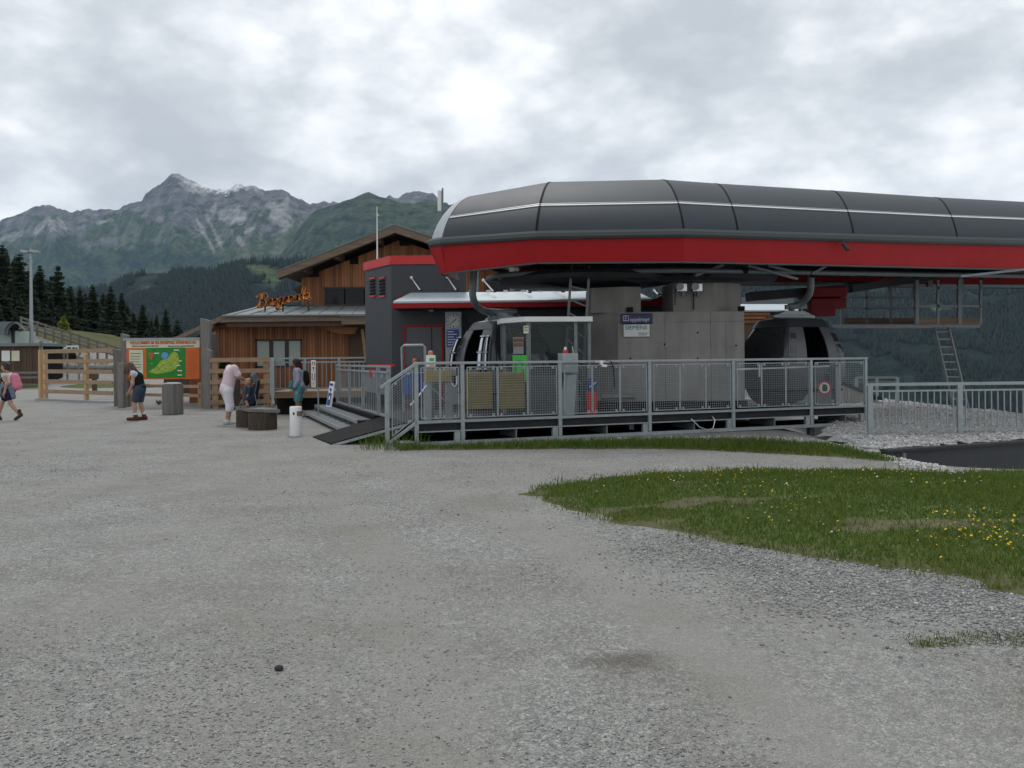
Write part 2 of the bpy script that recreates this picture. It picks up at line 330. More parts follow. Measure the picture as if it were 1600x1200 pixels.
def gravel_mat(name, pale=1.0, coarse=1.0, sandy=True):
    m = bpy.data.materials.new(name); m.use_nodes = True; N = m.node_tree.nodes; L = m.node_tree.links; b = N['Principled BSDF']
    b.inputs['Roughness'].default_value = .92; b.inputs['Specular IOR Level'].default_value = .15
    g = N.new('ShaderNodeNewGeometry'); P = g.outputs['Position']
    def noise(sc, det=6, ro=.6, st=None):
        n = N.new('ShaderNodeTexNoise'); n.inputs['Scale'].default_value = sc; n.inputs['Detail'].default_value = det; n.inputs['Roughness'].default_value = ro
        if st:
            mp = N.new('ShaderNodeMapping'); mp.inputs['Scale'].default_value = st; mp.inputs['Rotation'].default_value = (0, 0, R(25)); L.new(P, mp.inputs[0]); L.new(mp.outputs[0], n.inputs[0])
        else: L.new(P, n.inputs[0])
        return n.outputs[0]
    def vor(sc):
        n = N.new('ShaderNodeTexVoronoi'); n.inputs['Scale'].default_value = sc; L.new(P, n.inputs[0]); return n
    def ramp(src, stops):
        r = N.new('ShaderNodeValToRGB'); L.new(src, r.inputs[0]); e = r.color_ramp.elements
        full = lambda c: (*c, 1) if isinstance(c, tuple) else (c, c, c, 1)
        e[0].position = stops[0][0]; e[0].color = full(stops[0][1]); e[1].position = stops[-1][0]; e[1].color = full(stops[-1][1])
        for p, c in stops[1:-1]: e.new(p).color = full(c)
        return r.outputs[0]
    def mixc(f, a, c, bt='MIX'):
        q = N.new('ShaderNodeMix'); q.data_type = 'RGBA'; q.blend_type = bt
        if isinstance(f, float): q.inputs['Factor'].default_value = f
        else: L.new(f, q.inputs['Factor'])
        for k, v in (('A', a), ('B', c)):
            if isinstance(v, tuple): q.inputs[k].default_value = (*v, 1)
            else: L.new(v, q.inputs[k])
        return q.outputs['Result']
    v1 = vor(125 / coarse); v2 = vor(58 / coarse)
    s1 = N.new('ShaderNodeSeparateColor'); L.new(v1.outputs['Color'], s1.inputs[0]); s2 = N.new('ShaderNodeSeparateColor'); L.new(v2.outputs['Color'], s2.inputs[0])
    p = pale
    stone = ramp(s1.outputs[0], [(0, (.13 * p, .133 * p, .136 * p)), (.45, (.23 * p, .233 * p, .23 * p)), (.8, (.32 * p, .318 * p, .30 * p)), (1, (.48 * p, .475 * p, .45 * p))])
    stone2 = ramp(s2.outputs[1], [(0, (.14 * p, .143 * p, .146 * p)), (.6, (.25 * p, .252 * p, .248 * p)), (1, (.42 * p, .415 * p, .39 * p))])
    big = ramp(s2.outputs[0], [(.62, 0.), (.66, 1.)])
    col = mixc(big, stone, stone2)
    v3 = vor(19 / coarse); s3 = N.new('ShaderNodeSeparateColor'); L.new(v3.outputs['Color'], s3.inputs[0])
    col = mixc(1.0, col, ramp(s3.outputs[2], [(0, (.87, .872, .875)), (.5, (1., 1., 1.)), (1, (1.16, 1.155, 1.15))]), 'MULTIPLY')
    if sandy:
        dust = ramp(noise(.42, 8, .62, (1, .55, 1)), [(.36, 0.), (.66, .9)])
        fine = ramp(noise(160, 3, .7), [(.3, (.235, .231, .211)), (.7, (.385, .378, .350))])
        sx_ = N.new('ShaderNodeSeparateXYZ'); L.new(P, sx_.inputs[0])     # two packed wheel tracks bending across the yard
        def mt(op, a, c=None):
            q = N.new('ShaderNodeMath'); q.operation = op
            for i_, v_ in enumerate((a, c)):
                if v_ is None: continue
                if isinstance(v_, (int, float)): q.inputs[i_].default_value = v_
                else: L.new(v_, q.inputs[i_])
            return q.outputs[0]
        yy = mt('MULTIPLY', sx_.outputs[1], sx_.outputs[1]); cx_ = mt('SUBTRACT', .7, mt('MULTIPLY', yy, .021)); off = mt('SUBTRACT', mt('ABSOLUTE', mt('SUBTRACT', sx_.outputs[0], cx_)), .8)
        off = mt('ADD', mt('ABSOLUTE', off), mt('MULTIPLY', mt('SUBTRACT', noise(1.3, 5, .6), .5), .9))
        track = ramp(off, [(.12, .75), (.62, 0.)])
        dm = N.new('ShaderNodeMath'); dm.operation = 'MAXIMUM'; L.new(mt('MULTIPLY', dust, .82), dm.inputs[0]); L.new(track, dm.inputs[1])
        col = mixc(dm.outputs[0], col, fine)
        pt = ramp(noise(.9, 6, .6), [(.33, (.84, .825, .79)), (.5, (.96, .96, .95)), (.68, (1.04, 1.04, 1.04))])
        col = mixc(1.0, col, pt, 'MULTIPLY')
        # damp brown patch of bare soil
        c = atz(985, 1035, 0); vs_ = N.new('ShaderNodeVectorMath'); vs_.operation = 'SUBTRACT'; L.new(P, vs_.inputs[0]); vs_.inputs[1].default_value = (c.x, c.y, 0)
        sc_ = N.new('ShaderNodeVectorMath'); sc_.operation = 'MULTIPLY'; L.new(vs_.outputs[0], sc_.inputs[0]); sc_.inputs[1].default_value = (1.5, 2.6, 0)
        ln = N.new('ShaderNodeVectorMath'); ln.operation = 'LENGTH'; L.new(sc_.outputs[0], ln.inputs[0])
        ad = N.new('ShaderNodeMath'); ad.operation = 'ADD'; L.new(ln.outputs['Value'], ad.inputs[0]); L.new(noise(5, 6, .6), ad.inputs[1])
        pm = ramp(ad.outputs[0], [(.65, .6), (1.5, 0.)])
        col = mixc(pm, col, (.10, .082, .062))
    else:
        pt = ramp(noise(.6, 6, .6), [(.3, (.78, .78, .78)), (.65, (1.05, 1.05, 1.05))]); col = mixc(1.0, col, pt, 'MULTIPLY')
    L.new(col, b.inputs['Base Color'])
    sm = N.new('ShaderNodeMath'); sm.operation = 'ADD'; L.new(v1.outputs['Distance'], sm.inputs[0]); L.new(v2.outputs['Distance'], sm.inputs[1])
    bp = N.new('ShaderNodeBump'); bp.invert = True; bp.inputs['Strength'].default_value = .75; bp.inputs['Distance'].default_value = .012 * coarse; L.new(sm.outputs[0], bp.inputs['Height']); L.new(bp.outputs[0], b.inputs['Normal'])
    return m
M['gravel'] = gravel_mat('gravel_yard', 1.14)
M['gravel_pale'] = gravel_mat('pale_gravel', 2.1, 2.0, False)
M['gravel_coarse'] = gravel_mat('coarse_gravel', .85, 3.4, False)

# ------------------------------------------------------------------ ground
def gz(x, y):
    """height of the ground; works on numbers and arrays"""
    x = np.asarray(x, float); y = np.asarray(y, float)
    z = .05 * (fbm(x * .25 + 40, y * .25 + 40, 3) - .5) * ss(2, 6, y) * (1 - ss(20, 30, y) * .5)
    z = z - .78 * ss(5.6, 9.6, x) * ss(11.6, 13.8, y) * (1 - ss(30, 40, y))          # drop in front of the dark wall
    hl = .9 + 4.2 * ss(-24, -46, x)                                                    # meadow slope in the far corner
    z = z + hl * ss(54, 68, y) * ss(-8, -22, x) * (1 - ss(70, 230, y) * 1.6)
    z = z - .42 * np.maximum(0, y - 40) * ss(-18, -6, x) - .5 * np.maximum(0, x - 13.2) * ss(13.2, 15, x)
    z = z - .3 * np.maximum(0, y - 95)
    return z
def hit(px, py, y0=4.0, y1=110.0):
    """where the sight line through a photo point meets the ground"""
    Y = np.arange(y0, y1, .05); a, b = un(px, py); d = gz(a * Y / K, Y) - (EYE - b * Y / K)
    i = int(np.argmax(d > 0)); Y = float(Y[i]); x = a * Y / K
    return Vector((x, Y, float(gz(x, Y))))
xs = np.unique(np.concatenate([np.linspace(-160, -60, 30), np.linspace(-60, -16, 70), np.linspace(-16, 15, 210), np.linspace(15, 140, 30)]))
ys = np.unique(np.concatenate([np.linspace(-80, 0, 12), np.linspace(0, 26, 180), np.linspace(26, 95, 130), np.linspace(95, 260, 40)]))
gx, gy = np.meshgrid(xs, ys)
v = np.stack([gx, gy, gz(gx, gy)], -1).reshape(-1, 3)
np_mesh('ground', v, grid_faces(len(ys), len(xs)), M['gravel'], kind='structure', smooth=True)

def inside(poly, x, y):
    x = np.asarray(x); r = np.zeros(x.shape, bool); n = len(poly)
    for i in range(n):
        (x0, y0), (x1, y1) = poly[i], poly[(i + 1) % n]
        c = ((y0 > y) != (y1 > y)) & (x < (x1 - x0) * (y - y0) / (y1 - y0 + 1e-12) + x0); r ^= c
    return r
def edge_dist(poly, x, y):
    d = np.full(np.asarray(x).shape, 1e9); n = len(poly)
    for i in range(n):
        (x0, y0), (x1, y1) = poly[i], poly[(i + 1) % n]; dx, dy = x1 - x0, y1 - y0
        t = np.clip(((x - x0) * dx + (y - y0) * dy) / (dx * dx + dy * dy + 1e-12), 0, 1); d = np.minimum(d, np.hypot(x - x0 - t * dx, y - y0 - t * dy))
    return d
def smooth_poly(pts, n=8):
    m = len(pts); out = []
    for i in range(m):
        p0, p1, p2, p3 = (np.array(pts[(i + k - 1) % m][:2]) for k in range(4))
        for k in range(n):
            t = k / n; out.append(tuple(.5 * ((2 * p1) + (-p0 + p2) * t + (2 * p0 - 5 * p1 + 4 * p2 - p3) * t * t + (-p0 + 3 * p1 - 3 * p2 + p3) * t ** 3)))
    return out
def patch(name, poly, lift, material, cell, ragged=.12, crown=.0, color=None, kind='structure'):
    """a ragged-edged sheet that follows the ground"""
    P = np.array(poly); x0, y0 = P.min(0) - .3; x1, y1 = P.max(0) + .3
    xs = np.arange(x0, x1, cell); ys = np.arange(y0, y1, cell); X, Y = np.meshgrid(xs, ys)
    d = np.where(inside(poly, X, Y), 1, -1) * edge_dist(poly, X, Y) + ragged * 2 * (fbm(X * 2.2, Y * 2.2, 4) - .5)
    Z = gz(X, Y) + lift * ss(-.02, .12, d) + crown * ss(0, 1.6, d) - .03 * (1 - ss(-.12, 0, d))
    keep = (d > -cell * 1.5); F = grid_faces(len(ys), len(xs)); F = F[keep.ravel()[F].all(1)]
    used = np.unique(F); remap = np.zeros(X.size, int); remap[used] = np.arange(len(used))
    V = np.stack([X, Y, Z], -1).reshape(-1, 3)[used]
    c = None if color is None else color(X, Y, d).reshape(-1, 3)[used]
    return np_mesh(name, V, remap[F], material, kind=kind, smooth=True, color=c), (X, Y, d)
def grass_soil(X, Y, d):
    n = fbm(X * 1.3 + 3, Y * 1.3, 5)[..., None]; s = ss(.70, .80, fbm(X * .9 + 30, Y * 2.0 + 9, 5))[..., None]; e = (1 - ss(.05, .35, d))[..., None]
    g = np.array([.06, .09, .022]) * (1 - n) + np.array([.10, .13, .038]) * n
    so = np.array([.12, .10, .07]); f = np.clip(np.maximum(s * .7, e * .55), 0, 1)
    return g * (1 - f) + so * f
def blades(name, poly, n, hmin, hmax, w, crown=0.0, lift=.0, ragged=.1, avoid_bare=True):
    P = np.array(poly); x0, y0 = P.min(0); x1, y1 = P.max(0)
    X = rng.uniform(x0, x1, n * 3); Y = rng.uniform(y0, y1, n * 3)
    d = np.where(inside(poly, X, Y), 1, -1) * edge_dist(poly, X, Y) + ragged * 2 * (fbm(X * 2.2, Y * 2.2, 4) - .5)
    dens = (.12 * ss(-.34, -.1, d) + .88 * ss(-.14, .2, d)) * (.35 + .65 * ss(.3, .6, fbm(X * 3 + 5, Y * 3, 4) + .5 * ss(0, .5, d)))
    if avoid_bare: dens = dens * (1 - .8 * ss(.70, .80, fbm(X * .9 + 30, Y * 2.0 + 9, 5)))
    k = rng.random(n * 3) < dens; X, Y, d = X[k][:n], Y[k][:n], d[k][:n]; m = len(X)
    cl = fbm(X * 1.6 + 7, Y * 1.6, 4)
    h = (hmin + (hmax - hmin) * rng.random(m) ** 1.5) * (.5 + 1.0 * cl); a = rng.uniform(0, 2 * np.pi, m); la = rng.uniform(0, 2 * np.pi, m); le = h * rng.uniform(.15, .8, m)
    Z = gz(X, Y) + lift + crown * ss(0, 1.6, d) - .01
    wx, wy = np.cos(a) * w, np.sin(a) * w
    V = np.empty((m, 5, 3)); mx, my = np.cos(la) * le, np.sin(la) * le
    V[:, 0] = np.stack([X - wx, Y - wy, Z], -1); V[:, 1] = np.stack([X + wx, Y + wy, Z], -1)
    V[:, 2] = np.stack([X + wx * .7 + mx * .35, Y + wy * .7 + my * .35, Z + h * .6], -1); V[:, 3] = np.stack([X - wx * .7 + mx * .35, Y - wy * .7 + my * .35, Z + h * .6], -1)
    V[:, 4] = np.stack([X + mx, Y + my, Z + h], -1)
    b = np.arange(m)[:, None] * 5
    F = np.concatenate([b + np.array([0, 1, 2]), b + np.array([0, 2, 3]), b + np.array([3, 2, 4])])
    t = np.repeat(np.clip(.15 + .5 * cl + rng.normal(0, .16, m), 0, 1), 5)
    return np_mesh(name, V.reshape(-1, 3), F, M['blades'], kind='stuff', tint=t)
def g2(px, py, z=0.0): p = atz(px, py, z); return (p.x, p.y)
island = smooth_poly([g2(826, 769), g2(880, 790), g2(925, 806), g2(1000, 823), g2(1100, 842), g2(1250, 868), g2(1400, 893), g2(1520, 905), g2(1640, 925), (6.8, 6.6), (10.5, 8.4), (10.5, 12.1), (8.5, 12.0), g2(1560, 742), g2(1400, 739), g2(1200, 737), g2(1050, 741), g2(950, 750), g2(870, 760)])
patch('grass_island', island, .03, M['earth'], .06, .22, .10, grass_soil)
blades('grass', island, 170000, .012, .06, 0.0045, .10, .03, .22)['label'] = 'low flowering grass on the rounded island in the gravel'
def flower_heads(name, poly, n, label, centres=()):
    P = np.array(poly); x0, y0 = P.min(0); x1, y1 = P.max(0); X = rng.uniform(x0, x1, n * 6); Y = rng.uniform(y0, y1, n * 6)
    d = np.where(inside(poly, X, Y), 1, -1) * edge_dist(poly, X, Y); w = ss(.15, .6, d) * ss(.42, .62, fbm(X * .8 + 3, Y * .9, 4)); k = rng.random(n * 6) < w; X, Y, d = X[k][:n], Y[k][:n], d[k][:n]; T = np.where(rng.random(len(X)) < .62, rng.uniform(0, .35, len(X)), rng.uniform(.6, 1, len(X)))
    for cx, cy, q, sp in centres:
        a = rng.normal(0, sp, (q, 2)) * np.array([1.6, 1]); X = np.concatenate([X, cx + a[:, 0]]); Y = np.concatenate([Y, cy + a[:, 1]]); T = np.concatenate([T, rng.uniform(0, .3, q)])
    d = np.where(inside(poly, X, Y), 1, -1) * edge_dist(poly, X, Y); k = d > .05; X, Y, d, T = X[k], Y[k], d[k], T[k]; m = len(X)
    Z = gz(X, Y) + .03 + .10 * ss(0, 1.6, d) + rng.uniform(.045, .10, m); r = rng.uniform(.006, .013, m); V = np.empty((m, 7, 3)); tx, ty = rng.normal(0, .4, m), rng.normal(-.3, .4, m)
    V[:, 0] = np.stack([X, Y, Z + r * .8], -1)
    for q in range(6): a = q * np.pi / 3; dx, dy = r * np.cos(a), r * np.sin(a); V[:, q + 1] = np.stack([X + dx, Y + dy, Z + dx * tx + dy * ty], -1)
    F = (np.arange(m)[:, None, None] * 7 + np.array([(0, q + 1, (q + 1) % 6 + 1) for q in range(6)])).reshape(-1, 3)
    o = np_mesh(name, V.reshape(-1, 3), F, M['flowers'], kind='stuff', tint=np.repeat(T, 7)); o['label'] = label
fc = [g2(x, y) for x, y in ((1520, 850), (1560, 870), (1495, 830), (1530, 862), (1200, 755), (1330, 765), (1100, 762))]
flower_heads('flowers', island, 300, 'yellow and pale flower heads dotted over the grass island', [(x, y, q, sp) for (x, y), q, sp in zip(fc, (26, 18, 12, 18, 10, 12, 10), (.14, .12, .12, .1, .3, .3, .3))])
blades('weeds', island, 2200, .05, .15, .007, .10, .03, .2)['label'] = 'taller weeds and stalks standing out of the grass island'
strip = smooth_poly([g2(625, 703), g2(760, 703), g2(900, 702), g2(1050, 703), g2(1180, 708), g2(1290, 713), g2(1390, 721), g2(1395, 717), g2(1330, 704), g2(1260, 697), g2(1150, 691), g2(1000, 692), g2(850, 695), g2(730, 699), g2(650, 700)], 6)
patch('grass_strip', strip, .02, M['earth'], .07, .08, .04, grass_soil)
blades('grass', strip, 16000, .04, .14, .006, .04, .02, .08, False)['label'] = 'narrow strip of grass below the steel platform'
tuft = smooth_poly([g2(1425, 1012), g2(1500, 998), g2(1600, 990), g2(1680, 988), g2(1680, 1006), g2(1600, 1006), g2(1500, 1010)], 5)
blades('grass', tuft, 2400, .012, .045, .003, 0, 0, .16, False)['label'] = 'small grass tufts in the gravel near the picture edge'
tuft2 = smooth_poly([(-2.9, 15.45), (-2.2, 14.95), (-1.7, 15.1), (-1.5, 15.5), (-2.2, 15.9), (-2.8, 15.9)], 4)
blades('grass', tuft2, 260, .12, .40, .005, 0, 0, .05, False)['label'] = 'dry tall grass at the foot of the stair rail'
# coarse gravel beside the grass island
coarse = smooth_poly([g2(1000, 835), g2(1150, 858), g2(1300, 890), g2(1500, 920), g2(1660, 945), g2(1660, 1000), g2(1500, 985), g2(1350, 962), g2(1200, 925), g2(1080, 880)], 5)

def pebbles(name, n, ymin, ymax, smin, smax, label, where=None):
    """loose low-poly stones, joined"""
    Y = ymin * (ymax / ymin) ** rng.random(n * 2); X = rng.uniform(-.70, .70, n * 2) * Y
    k = (gz(X, Y) > -.4) & ~inside(island, X, Y)
    if where is not None: k &= where(X, Y)
    else: k &= fbm(X * .42 + 9, Y * .3, 4) + rng.uniform(-.12, .12, n * 2) > .43
    X, Y = X[k][:n], Y[k][:n]; m = len(X)
    ico = np.array([(0, 0, 1), (.94, 0, .25), (.29, .9, .3), (-.76, .55, .2), (-.76, -.55, .3), (.29, -.9, .2), (.3, .3, -.6), (-.4, 0, -.6), (.2, -.4, -.6)])
    fc = np.array([(0, 1, 2), (0, 2, 3), (0, 3, 4), (0, 4, 5), (0, 5, 1), (1, 6, 2), (2, 6, 3), (3, 6, 7), (3, 7, 4), (4, 7, 8), (4, 8, 5), (5, 8, 1), (1, 8, 6)])
    s = smin + (smax - smin) * rng.random(m) ** 3.2; a = rng.uniform(0, 6.28, m)
    V = ico[None] * (1 + rng.uniform(-.3, .3, (m, 9, 1))) * s[:, None, None] * np.stack([rng.uniform(.8, 1.5, m), rng.uniform(.6, 1.1, m), rng.uniform(.35, .7, m)], -1)[:, None]
    c, q = np.cos(a)[:, None], np.sin(a)[:, None]
    W = np.stack([V[..., 0] * c - V[..., 1] * q + X[:, None], V[..., 0] * q + V[..., 1] * c + Y[:, None], V[..., 2] + gz(X, Y)[:, None] + .25 * s[:, None]], -1)
    t = np.clip(rng.normal(.42, .22, m), 0, 1)
    o = np_mesh(name, W.reshape(-1, 3), (np.arange(m)[:, None, None] * 9 + fc[None]).reshape(-1, 3), M['stones'], kind='stuff', tint=np.repeat(t, 9))
    o['label'] = label; return o
pebbles('loose_gravel', 60000, 2.9, 14, .0018, .0095, 'loose grey gravel over the open yard')
pebbles('loose_gravel', 12000, 6, 26, .004, .016, 'bigger loose stones of the yard farther out', lambda X, Y: (X < 3.5) & (rng.random(X.shape) < .9 * ss(6, 14, Y)) & (fbm(X * .5 + 2, Y * .5, 4) > .47))
sb = MB()
# single dark stone lying in the yard
p = atz(436, 1048); st = MB(); st.sphere((0, 0, .014), .023, 9, 6, (1.1, .9, .75)); o = st.build('stone', mat('dark_stone', (.03, .03, .033), .8, 0, .3, 30), smooth=True); o.location = p
set_props(o, 'single dark round stone lying alone on the pale gravel yard', 'stone')

# pale gravel bed behind the dark retaining wall
WA, WB = at(1385, 706, 14.25), at(1600, 691.5, 15.55)
wd = (WB - WA).normalized(); WC = WA + wd * 7.4
bed = [(WA.x - .35, WA.y + .1), (WA.x + .05, WA.y + .06)] + [((WA + wd * s).x, (WA + wd * s).y + .04) for s in (2, 4, 6, 7.4)] + [(13.4, 21), (13.0, 29), (9.6, 29.5), (8.2, 21), (6.6, 17.6)]
zb = .055
bx = np.arange(5.2, 14, .2); by = np.arange(13.8, 30, .2); X, Y = np.meshgrid(bx, by); ins = inside(bed, X, Y); dd = np.where(ins, 1, -1) * edge_dist(bed, X, Y)
F = grid_faces(len(by), len(bx)); F = F[(dd > -.25).ravel()[F].all(1)]
lipd = (WA.y + (X - WA.x) * wd.y / wd.x) + .05
F = F[((Y >= lipd - .2) & (X > 5)).ravel()[F].all(1)]
Y = np.maximum(Y, lipd)
Z = np.where(dd > 0, zb, zb + dd * .5) + .08 * (fbm(X * 2, Y * 2, 4) - .5) + .22 * ss(18.5, 22, Y) * ss(14, 10, X)
used = np.unique(F); rm = np.zeros(X.size, int); rm[used] = np.arange(len(used))
np_mesh('gravel_bed', np.stack([X, Y, Z], -1).reshape(-1, 3)[used], rm[F], M['gravel_pale'], kind='structure', smooth=True)
def bed_stones(name, n, region, zf, smin, smax, label, material='pale_stones', fade=0.0):
    P = np.array(region); x0, y0 = P.min(0) - fade; x1, y1 = P.max(0) + fade; X = rng.uniform(x0, x1, n * 4); Y = y0 + (y1 - y0) * rng.random(n * 4) ** 1.5; d = np.where(inside(region, X, Y), 1, -1) * edge_dist(region, X, Y); k = (d + fade * (fbm(X * 1.6, Y * 1.6, 4) - .62 + rng.normal(0, .28, X.shape))) > 0; X, Y = X[k][:n], Y[k][:n]; m = len(X)
    oc = np.array([(1, 0, 0), (0, 1, 0), (-1, 0, 0), (0, -1, 0), (0, 0, 1), (0, 0, -1)], float); fc = np.array([(0, 1, 4), (1, 2, 4), (2, 3, 4), (3, 0, 4), (1, 0, 5), (2, 1, 5), (3, 2, 5), (0, 3, 5)])
    s_ = smin + (smax - smin) * rng.random(m) ** 2; q = rng.normal(size=(m, 3, 3)); q, _ = np.linalg.qr(q)
    V = np.einsum('nij,kj->nki', q, oc) * (1 + rng.uniform(-.35, .35, (m, 6, 1))) * s_[:, None, None]; V[..., 2] *= .7; V += np.stack([X, Y, zf(X, Y) + s_ * .3], -1)[:, None]
    o = np_mesh(name, V.reshape(-1, 3), (np.arange(m)[:, None, None] * 6 + fc).reshape(-1, 3), M[material], kind='stuff', tint=np.repeat(np.clip(rng.normal((.5 if fade == 0 else .44), .25, m), 0, 1), 6)); o['label'] = label
bed_stones('pale_stones', 15000, bed, lambda X, Y: zb + .08 * (fbm(X * 2, Y * 2, 4) - .5) + .22 * ss(18.5, 22, Y) * ss(14, 10, X), .012, .036, 'pale broken stones covering the flat bed behind the dark wall')
bank_ = [g2(1215, 697), g2(1290, 706), g2(1375, 716), g2(1420, 733), g2(1500, 742), (6.9, 14.2), (6.3, 14.2), (5.9, 16.5), (4.6, 17.2), (3.4, 16.6)]
bed_stones('pale_stones', 2600, bank_, gz, .010, .030, 'pale rubble running down from the bed to the grass strip')
bed_stones('coarse_stones', 32000, coarse, gz, .004, .016, 'coarse broken grey stones along the edge of the grass island', 'stones', 1.3)
row_ = [(-1.0, 15.2), (2.6, 16.35), (4.2, 16.6), (4.2, 16.95), (2.2, 16.9), (-1.2, 15.55)]
bed_stones('pale_stones', 900, row_, gz, .012, .035, 'pale stones along the foot of the steel platform')
t = thing('retaining_wall', 'dark grey retaining wall sunk into the ground below the pale gravel bed', 'wall', WA)
w = MB(); q = WC - WA
w.prism([(0, 0, -1.2), (q.x, q.y, -1.2), (q.x, q.y, .0), (0, 0, .0)], (-wd.y * .12, wd.x * .12, 0)); w.build('wall_plate', M['clad'], t)
c = MB(); c.bar((-.06, -.03, .02), (q.x, q.y - .03, .02), .2, .045); c.build('coping', M['steel_dark'], t)
c = MB(); c.bar((.28, -.05, -.02), (.28, -.05, -.5), .05, .05); c.build('bracket', M['galv_dark'], t)

# meadow slope, path and grass patches in the far corner
def hill_cols(X, Y, d):
    n = fbm(X * .35, Y * .35, 5)[..., None]; return np.array([.045, .06, .017]) * (1 - n) + np.array([.11, .105, .04]) * n
meadow = [(-75, 59.0), (-50, 59.0), (-40, 60), (-34, 60.5), (-26, 62), (-20, 64), (-10, 70), (-10, 88), (-75, 88)]
patch('meadow', meadow, .04, M['earth'], .5, .5, 0, hill_cols)
path = [tuple(hit(x, y)[:2]) for x, y in ((4, 516), (30, 518), (90, 537), (130, 551), (185, 556), (185, 576), (128, 560), (85, 549), (40, 533))]
patch('path', path, .09, M['gravel'], .25, .25)
gp = [tuple(hit(x, y)[:2]) for x, y in ((92, 604), (130, 599), (180, 597), (235, 600), (240, 606), (180, 606), (130, 607))]
patch('grass_patch', gp, .03, M['earth'], .2, .1, .05, grass_soil)
gp2 = [tuple(hit(x, y)[:2]) for x, y in ((28, 603), (64, 602), (66, 607), (28, 608))]
patch('grass_patch', gp2, .03, M['earth'], .2, .1, .05, grass_soil)

# ------------------------------------------------------------------ far mountains
def ridge_fn(pts, Y):
    P = [at(x, y, Y) for x, y in pts]; u = np.array([p.x / Y for p in P]); z = np.array([p.z for p in P]); o = np.argsort(u); return lambda q: np.interp(q, u[o], z[o])
def mountain(name, pts, D, Db, zb, nu, nt, u0, u1, p, amp, seed, colour, jag=0.0):
    f = ridge_fn(pts, D); u = np.linspace(u0, u1, nu); t = np.linspace(0, 1.25, nt); U, T = np.meshgrid(u, t)
    zr = f(U) + jag * (ridged(U * 110 + seed, U * 0 + 3, 4) - .45)
    Y = Db + (D - Db) * T; X = U * Y
    gul = ridged(U * 9 + seed + .6 * fbm(U * 4, T * 4, 3), T * 1.6 + seed, 6) - .5
    fine = fbm(U * 50 + seed, T * 14, 5) - .5
    env = np.clip(T, 0, 1) * np.clip(1 - T, 0, 1) ** .7 * 2.2
    Z = zb + (zr - zb) * np.clip(T, 0, 1) ** p + amp * env * (gul + .35 * fine)
    Z = np.where(T > 1, zr - (T - 1) * (zr - zb) * 1.8, Z)
    C = colour(U, T, X, Y, Z)
    o = np_mesh(name, np.stack([X, Y, Z], -1).reshape(-1, 3), grid_faces(nt, nu), M['mountain'], kind='structure', smooth=True, color=C.reshape(-1, 3))
    return U, T, X, Y, Z
def pxpy(X, Y, Z):
    a, b = X * K / Y, (EYE - Z) * K / Y; c, s = math.cos(ROLL), -math.sin(ROLL); return 800 + a * c - b * s, 560 + a * s + b * c
def lerp(a, b, f): return a * (1 - f[..., None]) + b * f[..., None]
GRASSY, ROCK, SCREE, SNOW, WOOD, LEA = (np.array(c) for c in ((.050, .074, .034), (.135, .13, .13), (.30, .29, .28), (.80, .81, .83), (.010, .017, .013), (.062, .082, .036)))
def blob(px, py, x, y, rx, ry, a=0.0):
    c, s = math.cos(R(a)), math.sin(R(a)); dx, dy = px - x, py - y; return 1 - np.sqrt(((dx * c + dy * s) / rx) ** 2 + ((-dx * s + dy * c) / ry) ** 2)
def col_massif(U, T, X, Y, Z):
    px, py = pxpy(X, Y, Z); n = fbm(px * .035, py * .05, 5); st = fbm(px * .11 + py * .05, py * .022, 5); f2 = fbm(px * .16 + 50, py * .16, 4)
    rock = ss(.44, .56, (Z - 760) / 800 + .9 * (n - .5) + .5 * (f2 - .5) + .30); c = lerp(GRASSY * (1 + 0 * px[..., None]), ROCK, rock)
    c = lerp(c, np.array([.11, .125, .06]), ss(.54, .66, f2) * (1 - rock) * .7)
    c = lerp(c, SCREE * .7, ss(.57, .68, st) * ss(300, 800, Z) * .32)                                     # streaks running down the gullies
    c = lerp(c, ROCK * .55, ss(.57, .70, fbm(px * .07, py * .12 + 20, 5)) * rock * .8)
    for b in ((352, 335, 26, 15, 20), (372, 340, 14, 16, 0), (440, 332, 26, 20, -15), (452, 348, 16, 12, 0), (425, 322, 12, 10, 0), (300, 292, 36, 9, 20), (78, 348, 9, 16, -30), (62, 355, 6, 18, 35), (97, 350, 4, 16, -35), (20, 370, 22, 8, -20), (160, 347, 12, 4, -20), (375, 376, 5, 9, -30), (388, 360, 10, 4, -30), (322, 370, 3.5, 40, -28), (335, 362, 3.5, 42, -25), (228, 335, 9, 4, -40), (250, 343, 6, 9, -30)):
        c = lerp(c, SCREE * (.85 + .3 * n[..., None]), np.clip(ss(.05, .32, blob(px, py, *b) + 1.1 * (st - .5) + .5 * (n - .5)), 0, 1) * .75)
    for b in ((168, 405, 34, 13, -10), (200, 412, 12, 26, 0), (120, 430, 28, 8, -15), (150, 425, 20, 8, 0)):
        c = lerp(c, LEA, ss(.0, .5, blob(px, py, *b) + 1.0 * (f2 - .5)) * .9)
    for b in ((130, 415, 70, 22, 30), (225, 405, 60, 22, -5), (80, 445, 60, 20, 0), (290, 410, 60, 14, 0)):
        c = lerp(c, WOOD * 1.6, ss(.1, .4, blob(px, py, *b) + 1.6 * (f2 - .5) + .4 * (n - .5)) * .7)
    rd = pxpy(X, Y, 0 * Z + 1e9)[1]
    top = np.interp(px, [265, 272, 300, 330, 350, 380, 400, 420, 440], [274, 272, 284, 293, 297, 289, 292, 298, 300])
    c = lerp(c, SNOW, ss(1, 0, np.abs(px - 340) / 92) * (1 - ss(2.5, 9.0, (py - top) + 16 * (fbm(px * .3, py * .6, 4) - .45))) * ss(262, 275, px))
    return c
